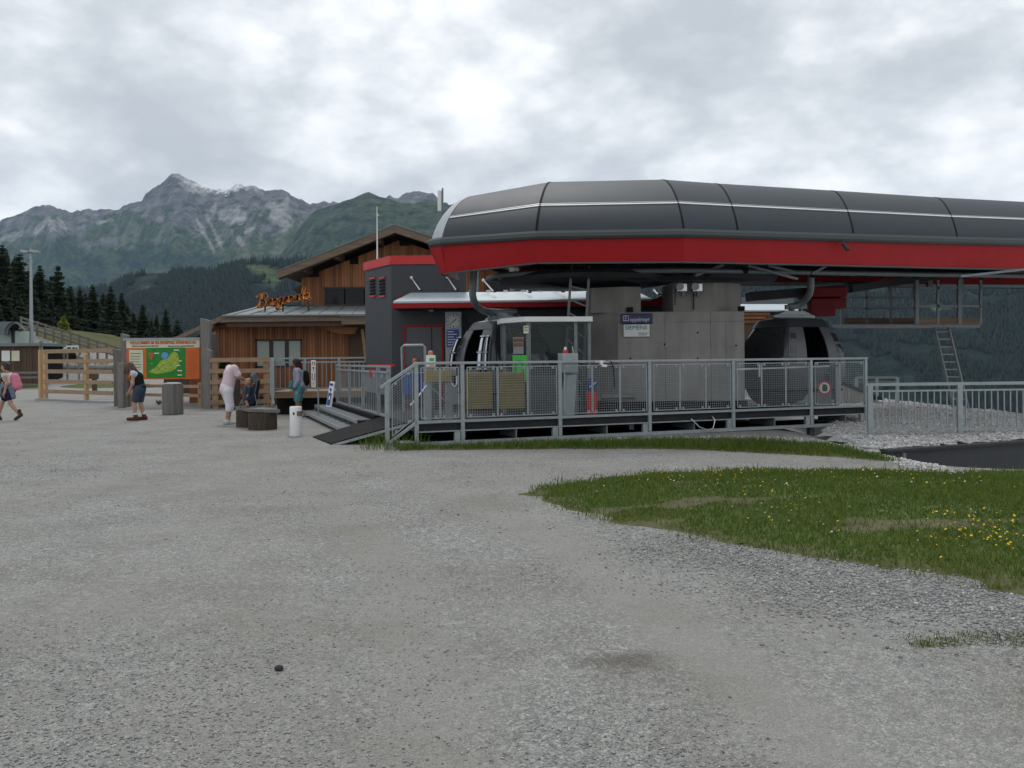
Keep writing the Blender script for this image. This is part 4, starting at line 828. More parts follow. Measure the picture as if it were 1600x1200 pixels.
# ------------------------------------------------------------------ gondola cabins
def cabin(name, label, loc, rz, racks, seat_red):
    t = thing(name, label, 'gondola', loc, rz, 'gondola cabins in the station')
    prof = [(0, .66), (.12, .78), (.35, .90), (.7, .985), (1.0, 1.0), (1.3, .965), (1.6, .87), (1.85, .745), (2.02, .64), (2.10, .55)]
    pz = [p[0] for p in prof]; pr = [p[1] for p in prof]
    def srf(u, z, off=0.0):   # u 0..4 walks round the plan: 0-1 front (-Y), 1-2 right (+X), 2-3 back, 3-4 left
        r = float(np.interp(z, pz, pr)); a = -3 * math.pi / 4 + u * math.pi / 2
        c, s_ = math.cos(a), math.sin(a); e = 2 / 9.0; x = math.copysign(abs(c) ** e, c); y = math.copysign(abs(s_) ** e, s_)
        k = r * .95; return Vector((x * (k + off), y * (k * .98 + off), z))
    def patch_(name, u0, u1, z0, z1, off, material, nu=10, nz=8, smooth=True):
        m = MB(); m.grid([[srf(u0 + (u1 - u0) * i / nu, z0 + (z1 - z0) * j / nz, off) for i in range(nu + 1)] for j in range(nz + 1)]); return m.build(name, material, t, smooth=smooth, solid=.03)
    patch_('lower_shell', 0, 4, .0, .92, 0, M['cabin_low'], 56, 8)
    m = MB(); m.add([srf(k / 8, .0) for k in range(32)], [tuple(range(32))[::-1]]); m.build('floor', M['cabin'], t)
    for k in range(4): patch_('corner_pillar', k - .12, k + .12, .92, 1.88, .002, M['cabin'], 6, 8)
    for k in range(4):
        if k == 0: continue
        patch_('window', k + .12, k + .88, .92, 1.86, -.012, M['cabin_glass'], 10, 8)
    patch_('roof_band', 0, 4, 1.87, 2.06, .004, M['cabin'], 56, 4)
    m = MB(); m.add([srf(k / 8, 2.06, .0) for k in range(32)] + [srf(k / 8, 2.10, -.15) for k in range(32)], [(k, (k + 1) % 32, 32 + (k + 1) % 32, 32 + k) for k in range(32)] + [tuple(range(32, 64))]); m.build('roof', M['galv'], t)
    m = MB(); m.box(-.62, .62, -.16, .16, 2.10, 2.17); m.prism([(-.55, -.17, 2.17), (.55, -.17, 2.17), (.3, -.17, 2.27), (-.3, -.17, 2.27)], (0, .34, 0)); m.build('roof_beam', M['galv'], t, bevel=.01)
    for s_ in (-1, 1):
        m = MB(); m.lathe([(.06, 2.17), (.07, 2.23), (.03, 2.25)], 10, Matrix.Translation((s_ * .52, 0, 0))); m.build('damper', M['steel_dark'], t)
    # double door in the front face: each leaf a panel with two panes
    for d, (u0, u1) in enumerate(((.14, .495), (.505, .86))):
        leaf = patch_('door', u0, u1, .12, 1.86, .02, M['cabin_low'], 6, 14)
        for z0, z1 in ((.98, 1.18), (1.24, 1.45), (1.51, 1.72)):
            m = MB(); q = .085; m.grid([[srf(u0 + q + (u1 - u0 - 2 * q) * i / 5, z0 + (z1 - z0) * j / 3, .028) for i in range(6)] for j in range(4)]); m.build('pane', M['cabin_glass'] if (d == 1 and z0 > 1.2) else M['cabin_pane'], leaf, smooth=True, solid=.01)
        if racks:
            for q in range(2):
                u = u0 + .06 + q * .2; rk = MB()
                for zz in np.linspace(.55, 1.70, 9)[:-1]: rk.bar(srf(u, zz, .10), srf(u, zz + .145, .10), .05, .06)
                rk_o = rk.build('ski_rack', M['black'], t)
                for w0, w1 in ((1.02, 1.30), (1.36, 1.66)):
                    m = MB(); m.grid([[srf(u - .022 + .044 * i, w0 + (w1 - w0) * j / 4, .15) for i in range(2)] for j in range(5)]); m.build('ski_holder', M['chrome'], rk_o, solid=.02)
                m = MB()
                for zz in (.95, 1.33, 1.70): m.bar(srf(u - .045, zz, .13), srf(u + .055, zz, .13), .025, .025)
                m.build('rack_clamp', M['chrome'], rk_o)
    m = MB(); m.box(-.66, .66, -.72, -.38, .38, .46); m.box(-.66, .66, .38, .72, .38, .46); m.build('bench_seat', M['red_bright'] if seat_red else M['black'], t, bevel=.02)
    m = MB(); m.tube([srf(u / 10, .36, .035) for u in range(0, 41)], .03, 6, False); m.build('bumper', M['black'], t, smooth=True)
    return t
CZ = .47
pL = at(788, 600, 20.1); cab1 = cabin('gondola_cabin', 'gondola cabin behind the glass booth with black and silver ski racks', (pL.x, 20.1, CZ), R(-58), True, False)
pR = at(1236, 600, 20.4); cab2 = cabin('gondola_cabin', 'gondola cabin beyond the concrete pier with three panes in each door', (pR.x, 20.4, CZ), R(22), False, True)
def hanger(owner, pts, cross, label):
    Mi = (Matrix.Translation(owner.location) @ owner.rotation_euler.to_matrix().to_4x4()).inverted()
    def sm(pts, n=6):
        P = [Vector(p) for p in pts]; P = [P[0] * 2 - P[1]] + P + [P[-1] * 2 - P[-2]]; out = []
        for i in range(1, len(P) - 2):
            for k in range(n):
                t_ = k / n; out.append(.5 * ((2 * P[i]) + (-P[i - 1] + P[i + 1]) * t_ + (2 * P[i - 1] - 5 * P[i] + 4 * P[i + 1] - P[i + 2]) * t_ ** 2 + (-P[i - 1] + 3 * P[i] - 3 * P[i + 1] + P[i + 2]) * t_ ** 3))
        return out + [P[-2]]
    m = MB(); m.tube([Mi @ p for p in sm(pts)], .085, 10); m.build('hanger', M['galv_dark'], owner, smooth=True)
    m = MB()
    for p, q, w_ in cross: m.bar(Mi @ p, Mi @ q, w_, w_)
    m.build('hanger_frame', M['galv_dark'], owner)
Y = 20.1; hanger(cab1, [at(741, 420, 19.2), at(739, 447, 19.2), at(739, 464, 19.25), at(745, 478, 19.5), at(757, 486, 19.9), at(775, 488, Y), at(808, 488, Y)],
                 [(at(766, 482, Y), at(766, 504, Y), .09), (at(794, 482, Y), at(794, 504, Y), .07), (at(762, 501, Y), at(800, 501, Y), .16), (at(780, 492, Y), at(797, 497, Y), .05)], '')
Y = 20.4; hanger(cab2, [at(1266, 420, 20.0), at(1267, 440, 20.0), at(1265, 458, 20.1), at(1256, 470, 20.3), at(1246, 477, Y), at(1232, 480, Y)],
                 [(at(1238, 476, Y), at(1238, 491, Y), .07), (at(1252, 474, Y), at(1252, 491, Y), .06), (at(1227, 480, Y), at(1260, 479, Y), .11)], '')

# ------------------------------------------------------------------ steel platform (local x runs along the front railing, y towards the building)
PRZ = math.atan2(.357, .934); PO = Vector((-.96, 16.0, 0)); DZ = .42
plat = thing('steel_platform', 'raised galvanised steel boarding platform with dark floor under the lift station', 'platform', PO, PRZ)
PM = Matrix.Translation(PO) @ Matrix.Rotation(PRZ, 4, 'Z'); PI_ = PM.inverted()
def pl(px, py, b):          # photo point -> platform coordinates on the plane y = b
    a_, b_ = un(px, py); d = Vector((a_ / K, 1, -b_ / K)); o = PI_ @ Vector((0, 0, EYE)); d = PI_.to_3x3() @ d; k = (b - o.y) / d.y; return o + d * k
def pz(px, py, z):          # photo point -> platform coordinates on the plane z = z
    a_, b_ = un(px, py); d = Vector((a_ / K, 1, -b_ / K)); k = (z - EYE) / d.z; return PI_ @ (Vector((0, 0, EYE)) + d * k)
POSTS = [-.909, 0, 2.05, 4.107, 6.2, 8.32, 9.91]
m = MB(); m.box(-.93, 9.93, .04, 8.3, DZ - .14, DZ); m.build('floor', M['deck'], plat)
m = MB(); m.box(-.93, 9.93, -.03, .04, .265, .285); m.box(-.93, 9.93, .0, .012, .10, .265)
m.v = m.v[:8]; m.f = m.f[:6]; m.t = m.t[:8]; m.build('upper_flange', M['galv'], plat)
m = MB(); m.box(-1.0, 9.85, -.05, .03, .015, .085); m.build('base_beam', M['galv'], plat)
m = MB(); m.box(-1.0, 9.85, .03, 1.6, .04, .05); m.build('shaded_beam_plate', M['black'], plat)  # coloured black to stand for the shade under the platform
for a in POSTS[1:]:
    m = MB(); m.box(a - .17, a - .055, -.02, .05, .085, .262); m.build('gusset', M['galv'], plat)
for a in (1.1, 3.1, 5.2, 7.3, 9.3):
    m = MB(); m.box(a - .012, a + .012, -.01, .9, .085, .262); m.build('web', M['galv_dark'], plat)
for a, b in ((8.55, .3), (8.9, 2.5), (.3, 1.0), (4.2, 1.0)):
    m = MB(); p = PM @ Vector((a, b, 0)); m.box(a - .06, a + .06, b - .06, b + .06, float(gz(p.x, p.y)) - .15, .28); m.build('leg', M['galv'], plat)
m = MB(); m.box(-1.25, -.95, -.08, .3, -.1, .10); m.build('footing', M['galv_dark'], plat, bevel=.01)
# rubber ramp on the entrance side
m = MB(); r0, r1, r2, r3 = (-2.45, 2.9, .02), (-2.32, 1.2, .02), (-.93, .75, DZ), (-.93, 2.75, DZ); m.prism([r1, r2, r3, r0], (0, 0, -.035)); m.build('ramp', M['black'], plat)
m = MB(); m.bar((-2.3, 1.17, -.02), (-.95, .72, DZ - .06), .05, .05); m.build('ramp_edge', M['galv'], plat)
# grating steps beside the ramp
for k, (a, z) in enumerate(((-1.66, .14), (-1.32, .30))):
    m = MB(); m.box(a - .16, a + .16, 3.0, 9.9, z, z + .03); m.build('step', M['tread'], plat)
    m = MB(); m.box(a - .17, a - .155, 3.0, 9.9, z - .05, z + .032); m.build('step_nosing', M['galv'], plat)
for b in np.linspace(3.2, 9.6, 9):
    m = MB(); m.prism([(-1.78, b, -.05), (-1.0, b, -.05), (-1.0, b, .36), (-1.2, b, .27), (-1.5, b, .26)], (0, .015, 0)); m.build('step_bracket', M['galv_dark'], plat)
m = MB(); m.box(-1.12, -.95, 2.95, 9.9, -.05, .41); m.build('side_plate', M['black'], plat)

rail = thing('platform_railing', 'long galvanised railing with wire mesh infill along the front of the platform', 'railing', PO, PRZ)
TZ = 1.578
def rail_posts(owner, posts, b=0.0, z0=.09, z1=TZ, w=.075):
    for a in posts:
        m = MB(); m.box(a - w / 2, a + w / 2, b - .025, b + .025, z0, z1 - .02); m.build('post', M['galv'], owner, bevel=.005)
rail_posts(rail, POSTS)
m = MB(); m.box(POSTS[0] - .05, POSTS[-1] + .05, -.035, .035, TZ - .03, TZ + .02); m.build('top_rail', M['galv'], rail, bevel=.008)
m = MB(); m.box(POSTS[0], POSTS[-1], -.02, .02, .435, .485); m.build('bottom_rail', M['galv'], rail)
def mesh_panel(owner, quad, pitch=.05, wire=.0045):
    """quad: a0,z0 a1,z0' a1,z1' a0,z1 corners in the rail plane (y=-.03)"""
    y = -.034; (a0, z00, z01), (a1, z10, z11) = quad; m = MB(); Pt = lambda a, z: Vector((a, y, z))
    c = [Pt(a0, z00), Pt(a1, z10), Pt(a1, z11), Pt(a0, z01)]
    for i in range(4): m.bar(c[i], c[(i + 1) % 4], .018, .014, up=(0, 1, 0))
    for a in (a0 + .07, a1 - .07):
        f = (a - a0) / (a1 - a0)
        for z in (z00 + (z10 - z00) * f + .03, z01 + (z11 - z01) * f - .03): m.box(a - .02, a + .02, y, -.01, z - .025, z + .025)
    o = m.build('mesh_panel', M['galv'], owner); w = MB(); n = max(2, round((a1 - a0) / pitch)); h = z01 - z00
    for i in range(1, n):
        f = i / n; a = a0 + (a1 - a0) * f; w.bar(Pt(a, z00 + (z10 - z00) * f), Pt(a, z01 + (z11 - z01) * f), wire, wire, up=(0, 1, 0))
    k = round(h / pitch)
    for i in range(1, k):
        f = i / k; w.bar(Pt(a0, z00 + (z01 - z00) * f), Pt(a1, z10 + (z11 - z10) * f), wire, wire, up=(0, 1, 0))
    w.build('wire_mesh', M['galv'], o, kind='stuff')
Z0, Z1 = .53, 1.49
for i, nP in enumerate((2, 3, 3, 3, 3, 2)):
    a, b = POSTS[i] + .075, POSTS[i + 1] - .075; s_ = (b - a) / nP
    for k in range(nP): mesh_panel(rail, ((a + k * s_ + .012, Z0, Z1), (a + (k + 1) * s_ - .012, Z0, Z1)))
# sloping end beside the ramp
A0 = -1.47
m = MB(); m.box(A0 - .04, A0 + .04, -.025, .025, -.12, 1.20); m.build('post', M['galv'], rail, bevel=.005)
m = MB(); m.bar((A0 - .12, 0, 1.13), (POSTS[0] + .02, 0, TZ), .06, .05); m.build('top_rail', M['galv'], rail)
m = MB(); m.bar((A0, 0, .07), (POSTS[0], 0, .46), .05, .05); m.build('bottom_rail', M['galv'], rail)
mesh_panel(rail, ((A0 + .09, .22, 1.18), (POSTS[0] - .08, .52, 1.46)))
# barrier pole behind the far bays
m = MB(); m.tube([(6.35, .12, 1.36), (8.95, .12, 1.40)], .02, 6); m.build('barrier_bar', M['white'], rail); m = MB(); m.box(6.98, 7.0, .1, .14, 1.18, 1.46); m.build('barrier_latch', M['white'], rail)

# railing along the entrance side of the platform, bars and mesh
side = thing('entrance_railing', 'galvanised railing with upright bars climbing beside the steps to the platform', 'railing', PO, PRZ)
aS = -.98; bs = (2.05, 3.1, 4.9, 6.8, 8.8)
for b in bs:
    m = MB(); m.box(aS - .04, aS + .04, b - .03, b + .03, .38, 1.5); m.build('post', M['galv'], side)
for z, n_ in ((1.50, 'top_rail'), (1.38, 'middle_rail'), (.44, 'bottom_rail')):
    m = MB(); m.bar((aS, 1.95, z), (aS, 8.9, z), .05, .045); m.build(n_, M['galv'], side)
for b in np.arange(3.25, 8.75, .21):
    m = MB(); m.box(aS - .007, aS + .007, b - .007, b + .007, .46, 1.36); m.build('bar', M['galv'], side)
w = MB()
for b in np.arange(2.1, 4.85, .05): w.box(aS - .003, aS + .003, b - .003, b + .003, .9, 1.36)
for z in np.arange(.9, 1.37, .05): w.box(aS - .003, aS + .003, 2.1, 4.85, z - .003, z + .003)
w.build('wire_mesh', M['galv'], side, kind='stuff')
def hang(name, label, cat, px0, px1, py0, py1, b, material, th=.02, group=None, bev=.004):
    p, q = pl(px0, py0, b), pl(px1, py1, b); c = (p + q) / 2; t = thing(name, label, cat, PM @ c, PRZ, group)
    m = MB(); m.box(-abs(q.x - p.x) / 2, abs(q.x - p.x) / 2, -th / 2, th / 2, -abs(p.z - q.z) / 2, abs(p.z - q.z) / 2); m.build('panel', material, t, bevel=bev); return t, abs(q.x - p.x) / 2, abs(p.z - q.z) / 2
def sgn(name, label, px0, px1, py0, py1, Y, material, cat='sign', th=.02): t, a, b = board(name, label, px0, px1, py0, py1, Y, material, .003, th, cat); return t, a, b
t, w_, h_ = sgn('notice', 'small red and yellow notice on the mesh of the entrance railing', 578, 587, 576, 590, 19.2, M['red_bright'])
m = MB(); m.box(w_ - .05, w_ - .006, -.006, -.001, -h_ * .9, h_ * .1); m.build('print', M['cream'], t)
t, w_, h_ = sgn('notice', 'small blue notice beside the red one on the entrance railing mesh', 592, 600, 580, 595, 18.6, M['blue'])
m = MB(); m.prism([(-.03, -.006, -.06), (.02, -.006, -.06), (.03, -.006, .03), (0, -.006, .08), (-.02, -.006, .02)], (0, .005, 0)); m.build('pictogram', M['white'], t)
t, w_, h_ = sgn('banner', 'long red strip banner with pale lettering behind the entrance railing', 576, 617, 569, 573, 21.5, M['red_bright'], 'banner')
# tan ribbed pads on the railing
for i, (x0, x1, y0, y1, lb) in enumerate(((728, 769, 582, 638, 'tan ribbed pad on the platform mesh, the one nearer the turnstile'), (778.5, 819.5, 582, 638, 'tan ribbed pad on the platform mesh, the one below the green banner'))):
    p, q = pl(x0, y0, .05), pl(x1, y1, .05); c = (p + q) / 2; t = thing('ribbed_pad', lb, 'pad', PM @ c, PRZ, 'tan ribbed pads on the railing'); hw, hh = (q.x - p.x) / 2, (p.z - q.z) / 2
    m = MB(); m.box(-hw, hw, .0, .03, -hh, hh); m.build('back_sheet', M['tan'], t); n = 17
    for k in range(n):
        z = -hh + (k + .5) * 2 * hh / n; m = MB(); m.prism([(-hw, 0, z - hh / n * .85), (-hw, -.035, z - hh / n * .35), (-hw, -.035, z + hh / n * .35), (-hw, 0, z + hh / n * .85)], (2 * hw, 0, 0)); m.build('rib', M['tan'], t)
# turnstile with ribbed box head
p, q = pl(664, 578, .9), pl(704, 596, .9); c = (p + q) / 2; t = thing('turnstile', 'ticket turnstile with tan ribbed head on two grey posts and spread arms', 'turnstile', PM @ Vector((c.x, .9, DZ)), PRZ)
hw = (q.x - p.x) / 2; zt_, zb2 = p.z - DZ, q.z - DZ
for s_ in (-1, 1):
    m = MB(); m.box(s_ * hw * .52 - hw * .46, s_ * hw * .52 + hw * .46, -.1, .1, zb2, zt_); hd = m.build('head', M['tan'], t)
    for k in range(5):
        z = zb2 + (k + .5) * (zt_ - zb2) / 5; m = MB(); m.box(s_ * hw * .52 - hw * .46, s_ * hw * .52 + hw * .46, -.125, -.1, z - .02, z + .02); m.build('rib', M['tan'], hd)
    m = MB(); m.box(s_ * .22 - .07, s_ * .22 + .07, -.06, .06, 0, zb2); m.build('post', M['galv'], t, bevel=.01)
p0 = lambda px, py, b=.8: PI_ @ (PM @ pl(px, py, b)) - Vector((c.x, .9, DZ))
for a_, b_ in (((667, 602), (653, 620)), ((648, 626), (641, 634)), ((676, 607), (698, 630))):
    m = MB(); m.tube([p0(*a_), p0(*b_)], .018, 8); m.build('arm', M['chrome'], t, smooth=40)
m = MB(); m.box(hw * 1.02, hw * 1.3, -.1, .06, zb2 + .12, zt_ + .02); m.build('reader', M['galv_dark'], t)
m = MB(); m.tube([(hw * 1.0, -.1, zb2 - .04), (hw * 1.15, -.15, zb2 - .1), (hw * 1.35, -.12, zb2 - .05), (hw * 1.5, 0, zb2 + .1)], .013, 6); m.build('cable', M['white'], t)
# ticket machine (white head with an orange cap) behind the turnstile
c = pl(673, 560, 1.3); t = thing('ticket_reader', 'white ticket reader post with an orange lamp cap above the turnstile', 'reader', PM @ Vector((c.x, 1.3, DZ)), PRZ)
m = MB(); m.box(-.06, .06, -.05, .05, 0, 1.05); m.build('post', M['galv_dark'], t)
z0, z1 = pl(673, 573, 1.3).z - DZ, pl(673, 555, 1.3).z - DZ; m = MB(); m.box(-.085, .085, -.07, .07, z0, z1); m.build('head', M['white'], t, bevel=.01)
m = MB(); m.box(-.05, .05, -.075, -.07, z1 - .12, z1 - .06); m.build('display', M['green'], t); m = MB(); m.box(-.05, .05, -.075, -.07, z0 + .02, z0 + .07); m.build('card_slot', M['orange'], t)
m = MB(); m.lathe([(.05, z1), (.055, z1 + .02), (.05, z1 + .08), (.03, z1 + .09)], 12); m.build('lamp', mat('lamp_cap', (.55, .20, .12), .4, 0, .05), t, smooth=40)
c = pl(648, 566, 3.2); t = thing('warning_lamp', 'orange warning lamp on a thin post by the stair rail', 'lamp', PM @ Vector((c.x, 3.2, DZ)), PRZ); z1 = pl(648, 562, 3.2).z - DZ
m = MB(); m.box(-.03, .03, -.03, .03, 0, z1 - .1); m.build('post', M['galv_dark'], t); m = MB(); m.lathe([(.05, z1 - .1), (.055, z1), (.03, z1 + .03)], 12); m.build('lamp', mat('lamp_cap2', (.5, .13, .03), .4, 0, .05), t, smooth=40)
# blue covered machine
c0, c1 = pl(632, 586, 1.9), pl(664, 616, 1.9); t = thing('blue_box', 'blue plastic waste box behind the turnstile', 'box', PM @ Vector(((c0.x + c1.x) / 2, 1.9, DZ)), PRZ); hw = (c1.x - c0.x) / 2
m = MB(); m.box(-hw, hw, -.25, .25, c1.z - DZ, c0.z - DZ); m.build('bin_body', M['blue'], t, bevel=.03); m = MB(); m.box(-.05, .05, -.05, .05, 0, c1.z - DZ); m.build('post', M['galv_dark'], t); m = MB(); m.box(-hw - .02, hw + .02, -.27, .27, c0.z - DZ, c0.z - DZ + .05); m.build('lid', M['blue'], t, bevel=.01)
# glass wind shield with grey frame
c0, c1 = at(628, 540, 19.2), at(664, 540, 19.2); t = thing('glass_screen', 'glass wind screen in a grey tubular frame before the red framed door', 'screen', ((c0.x + c1.x) / 2, 19.2, DZ)); hw = (c1.x - c0.x) / 2; zt_ = c0.z - DZ
m = MB()
m.tube([(-hw + .03, 0, 0), (-hw, 0, zt_ - .05), (-hw + .05, 0, zt_), (hw - .05, 0, zt_), (hw, 0, zt_ - .05), (hw + .03, 0, 0)], .035, 8); m.build('frame', M['galv'], t, smooth=40)
m = MB(); m.box(-hw + .04, hw - .04, -.005, .005, .3, zt_ - .04); m.build('pane', M['glass'], t)
# control booth with flat white roof
bz = math.radians(8); c = at(850, 600, 17.9); booth = thing('control_booth', 'glazed control booth with flat white roof in front of the gondola', 'booth', (c.x, 17.9, DZ), bz)
bx0, bx1, by1 = -.34, 1.0, 1.25; ht = at(850, 503, 17.9).z - DZ
m = MB(); m.prism([(bx0 - .08, -.12, ht), (bx1 + .06, -.12, ht), (bx1 + .06, by1 + .1, ht), (bx0 - .5, by1 + .1, ht), (bx0 - .5, .75, ht)], (0, 0, .11)); m.build('roof', M['white'], booth, bevel=.008)
for x, y in ((bx0, 0), (bx0 + .62 * 0 + .02, 0), (bx1 - .30, 0), (bx1, 0), (bx1, by1), (bx0 - .4, .8), (bx0 - .4, by1)):
    m = MB(); m.box(x - .035, x + .035, y - .035, y + .035, 0, ht); m.build('mullion', M['galv_dark'], booth)
def pane_(x0, y0, x1, y1, z0=.05, z1=None, material='glass'):
    d = Vector((x1 - x0, y1 - y0, 0)).normalized() * .04; m = MB(); m.bar((x0 + d.x, y0 + d.y, (z0 + (z1 or ht)) / 2), (x1 - d.x, y1 - d.y, (z0 + (z1 or ht)) / 2), .012, (z1 or ht) - z0 - .01); return m.build('pane', M[material], booth)
pane_(bx0 + .02, 0, bx1 - .30, 0); pane_(bx1 - .30, 0, bx1, 0); pane_(bx1, 0, bx1, by1); pane_(bx0, 0, bx0 - .4, .8)
m = MB(); m.box(bx0 + .1, bx0 + .7, .5, .9, 0, .85); m.build('desk', M['galv_dark'], booth)
t, w_, h_ = sgn('banner', 'bright green printed banner on the control booth beside a darker arch', 801, 824, 555, 596, 17.6, M['green'], 'banner', .01)
m = MB(); m.tube([(-.10, -.008, -h_), (-.10, -.008, .06), (-.06, -.008, .16), (.02, -.008, .16), (.06, -.008, .06), (.06, -.008, -h_)], .02, 5); m.build('print', M['map_green'], t)
t, w_, h_ = sgn('poster', 'red and white poster inside the control booth above the green banner', 802, 818, 527, 553, 18.6, M['white'], 'poster', .01)
for z0, z1, mt_ in ((.08, .16, 'text_orange'), (-.02, .03, 'text_orange'), (.045, .06, 'ink')): m = MB(); m.box(-w_ * .9, w_ * .9, -.006, -.001, z0, z1); m.build('print', M[mt_], t)
t, w_, h_ = sgn('notice', 'pale yellow-green paper notice at the top of the booth glass', 818, 826, 509, 521, 17.75, M['cream'], 'notice', .004)
m = MB(); m.box(-w_ * .7, w_ * .7, -.004, -.001, .03, .05); m.box(-w_ * .7, w_ * .6, -.004, -.001, -.02, -.005); m.build('print', M['ink'], t)
# control console
c = at(888, 600, 17.0); t = thing('control_console', 'pale grey control box on a slanted stand beside the booth', 'control box', (c.x, 17.0, DZ), PRZ); z0, z1 = at(888, 582, 17).z - DZ, at(888, 552, 17).z - DZ
m = MB(); m.prism([(-.17, -.12, z0), (.17, -.12, z0), (.17, .14, z0), (-.17, .14, z0)], (0, 0, z1 - z0)); m.build('housing', M['galv'], t, bevel=.012)
m = MB(); m.prism([(-.19, -.1, 0), (.08, -.1, 0), (.14, -.1, z0 * .95), (-.04, -.1, z0 * .95)], (0, .2, 0)); m.build('stand', M['galv'], t)
m = MB(); m.lathe([(.055, 0), (.055, .06), (.03, .07)], 10, Matrix.Translation((-.06, 0, z1))); m.build('beacon', M['red_bright'], t, smooth=40); m = MB(); m.lathe([(.03, .07), (.03, .12), (.01, .13)], 10, Matrix.Translation((-.06, 0, z1))); m.build('beacon_cap', M['white'], t, smooth=40)
m = MB(); m.tube([(.12, 0, z1), (.10, 0, z1 + .14)], .012, 6); m.build('lever', M['chrome'], t)
# red and blue bollard
c = pl(925, 656, .45); c.z = DZ; t = thing('bollard', 'padded bollard, red below and blue above, behind the railing', 'bollard', PM @ c, PRZ); z1 = pl(925, 612, c.y).z - DZ; z2 = pl(925, 592, c.y).z - DZ
m = MB(); m.lathe([(.105, 0), (.112, .02), (.112, z1), (.10, z1)], 18); m.build('lower_pad', M['red_bright'], t, smooth=40)
m = MB(); m.lathe([(.09, z1), (.098, z1 + .01), (.098, z2), (.08, z2 + .02)], 18); m.build('upper_pad', M['blue'], t, smooth=40)
m = MB(); m.tube([(-.1, -.1, z1 + .1), (.05, -.12, z1 + .2)], .012, 6); m.build('strap', M['chrome'], t)
# white junction box with cable on the railing, clamp, hanging cable
c = pl(941, 568, -.05); t = thing('sensor_box', 'small white sensor box clipped on the top rail', 'sensor', PM @ c, PRZ); m = MB(); m.box(-.06, .0, -.04, .04, -.02, .06); m.box(-.02, .09, -.04, .04, -.07, -.02); m.box(-.16, .16, -.03, .03, .025, .04); m.build('housing', M['white'], t)
m = MB(); m.tube([(.09, 0, .05), (.2, 0, .04), (.26, 0, -.1), (.28, 0, -.5)], .01, 6); m.build('cable', M['black'], t)
m = MB(); c = pl(1105, 668, -.06)
t = thing('cable', 'loop of pale cable hanging below the platform edge', 'cable', PM @ c, PRZ); m.tube([(-.4, 0, .2), (-.2, 0, .02), (.0, -.02, -.06), (.15, 0, -.02), (.2, 0, .15), (.15, .05, .25)], .012, 6); m.build('loop', M['chrome'], t, smooth=True)
# ladders
def ladder(name, label, bl, br, tl, tr, Yb, Yt, n, r_=.028):
    a, b, c, d = at(*bl, Yb), at(*br, Yb), at(*tl, Yt), at(*tr, Yt); t = thing(name, label, 'ladder', a)
    for p, q in ((a, c), (b, d)): m = MB(); m.bar(p - a, q - a, r_ * 2, r_ * 2); m.build('side_rail', M['galv_dark'], t)
    for k in range(n): f = (k + .5) / n; m = MB(); m.tube([a.lerp(c, f) - a, b.lerp(d, f) - a], r_ * .6, 6); m.build('rung', M['galv'], t)
    return t
ladder('ladder', 'steep ladder behind the control booth up into the lift station', (881, 600), (908, 640), (893, 416), (921, 416), 18.9, 18.6, 9)
ladder('ladder', 'leaning ladder from the far gravel up to the inspection gangway', (1493, 652), (1516, 652), (1460, 512), (1482, 512), 22.8, 22.2, 12, .03)
# inspection gangway under the far end of the station
gw = thing('inspection_gangway', 'rust-grey inspection gangway with box railing hung under the canopy', 'gangway', at(1420, 505, 22.0)); G = lambda px, py, Y: at(px, py, Y) - gw.location
for name_, x0, x1, y0, y1, Y in (('far_basket', 1316, 1428, 457, 507, 23.2), ('near_basket', 1432, 1532, 450, 507, 21.6)):
    for py in (y0 + (8 if x0 < 1400 else 0), (y0 + y1) / 2): m = MB(); m.bar(G(x0, py, Y), G(x1, py, Y), .06, .06); m.build('hand_rail', M['galv_dark'], gw)
    m = MB(); m.bar(G(x0, y1 - 5, Y), G(x1, y1 - 5, Y), .05, .18); m.build('toe_board', M['fascia'], gw)
    for k in range(4): px = x0 + (x1 - x0) * k / 3; m = MB(); m.bar(G(px, y1, Y), G(px, y0 - 12, Y), .09 if k % 2 == 0 else .06); m.build('upright', M['galv_dark'], gw)
m = MB(); m.prism([G(1300, 507, 21.6), G(1532, 507, 21.6), G(1525, 509, 23.3), G(1310, 509, 23.3)], (0, 0, -.07)); m.build('walkway', M['galv_dark'], gw)
for px in (1452, 1500): m = MB(); m.bar(G(px, 452, 22.2), G(px, 418, 22.2), .12); m.build('suspension', M['galv_dark'], gw)

# right-hand railing on the gravel bed
a, b = atz(1360, 682, .03), atz(1500, 680, .03); d = (b - a); rr = thing('bed_railing', 'low grey railing with thin upright bars on the pale gravel bed', 'railing', a)
e = a + d * 2.6; H_ = 1.03
for p, q, zz, w_, n_ in ((a, e, H_, .06, 'top_rail'), (a, e, H_ - .13, .035, 'middle_rail'), (a, e, .13, .035, 'bottom_rail')): m = MB(); m.bar((Vector((-.1, 0, zz)) if zz == H_ else Vector((0, 0, zz))), e - a + Vector((0, 0, zz)), w_, w_); m.build(n_, M['galv'], rr)
for k in range(3): m = MB(); q = d * k; m.box(q.x - .05, q.x + .05, q.y - .03, q.y + .03, -.15, H_ - .03); m.build('post', M['galv'], rr)
for k in range(1, 40):
    if k % 14 == 0: continue
    q = d * (k / 14); m = MB(); m.box(q.x - .01, q.x + .01, q.y - .01, q.y + .01, .13, H_ - .13); m.build('bar', M['galv'], rr)
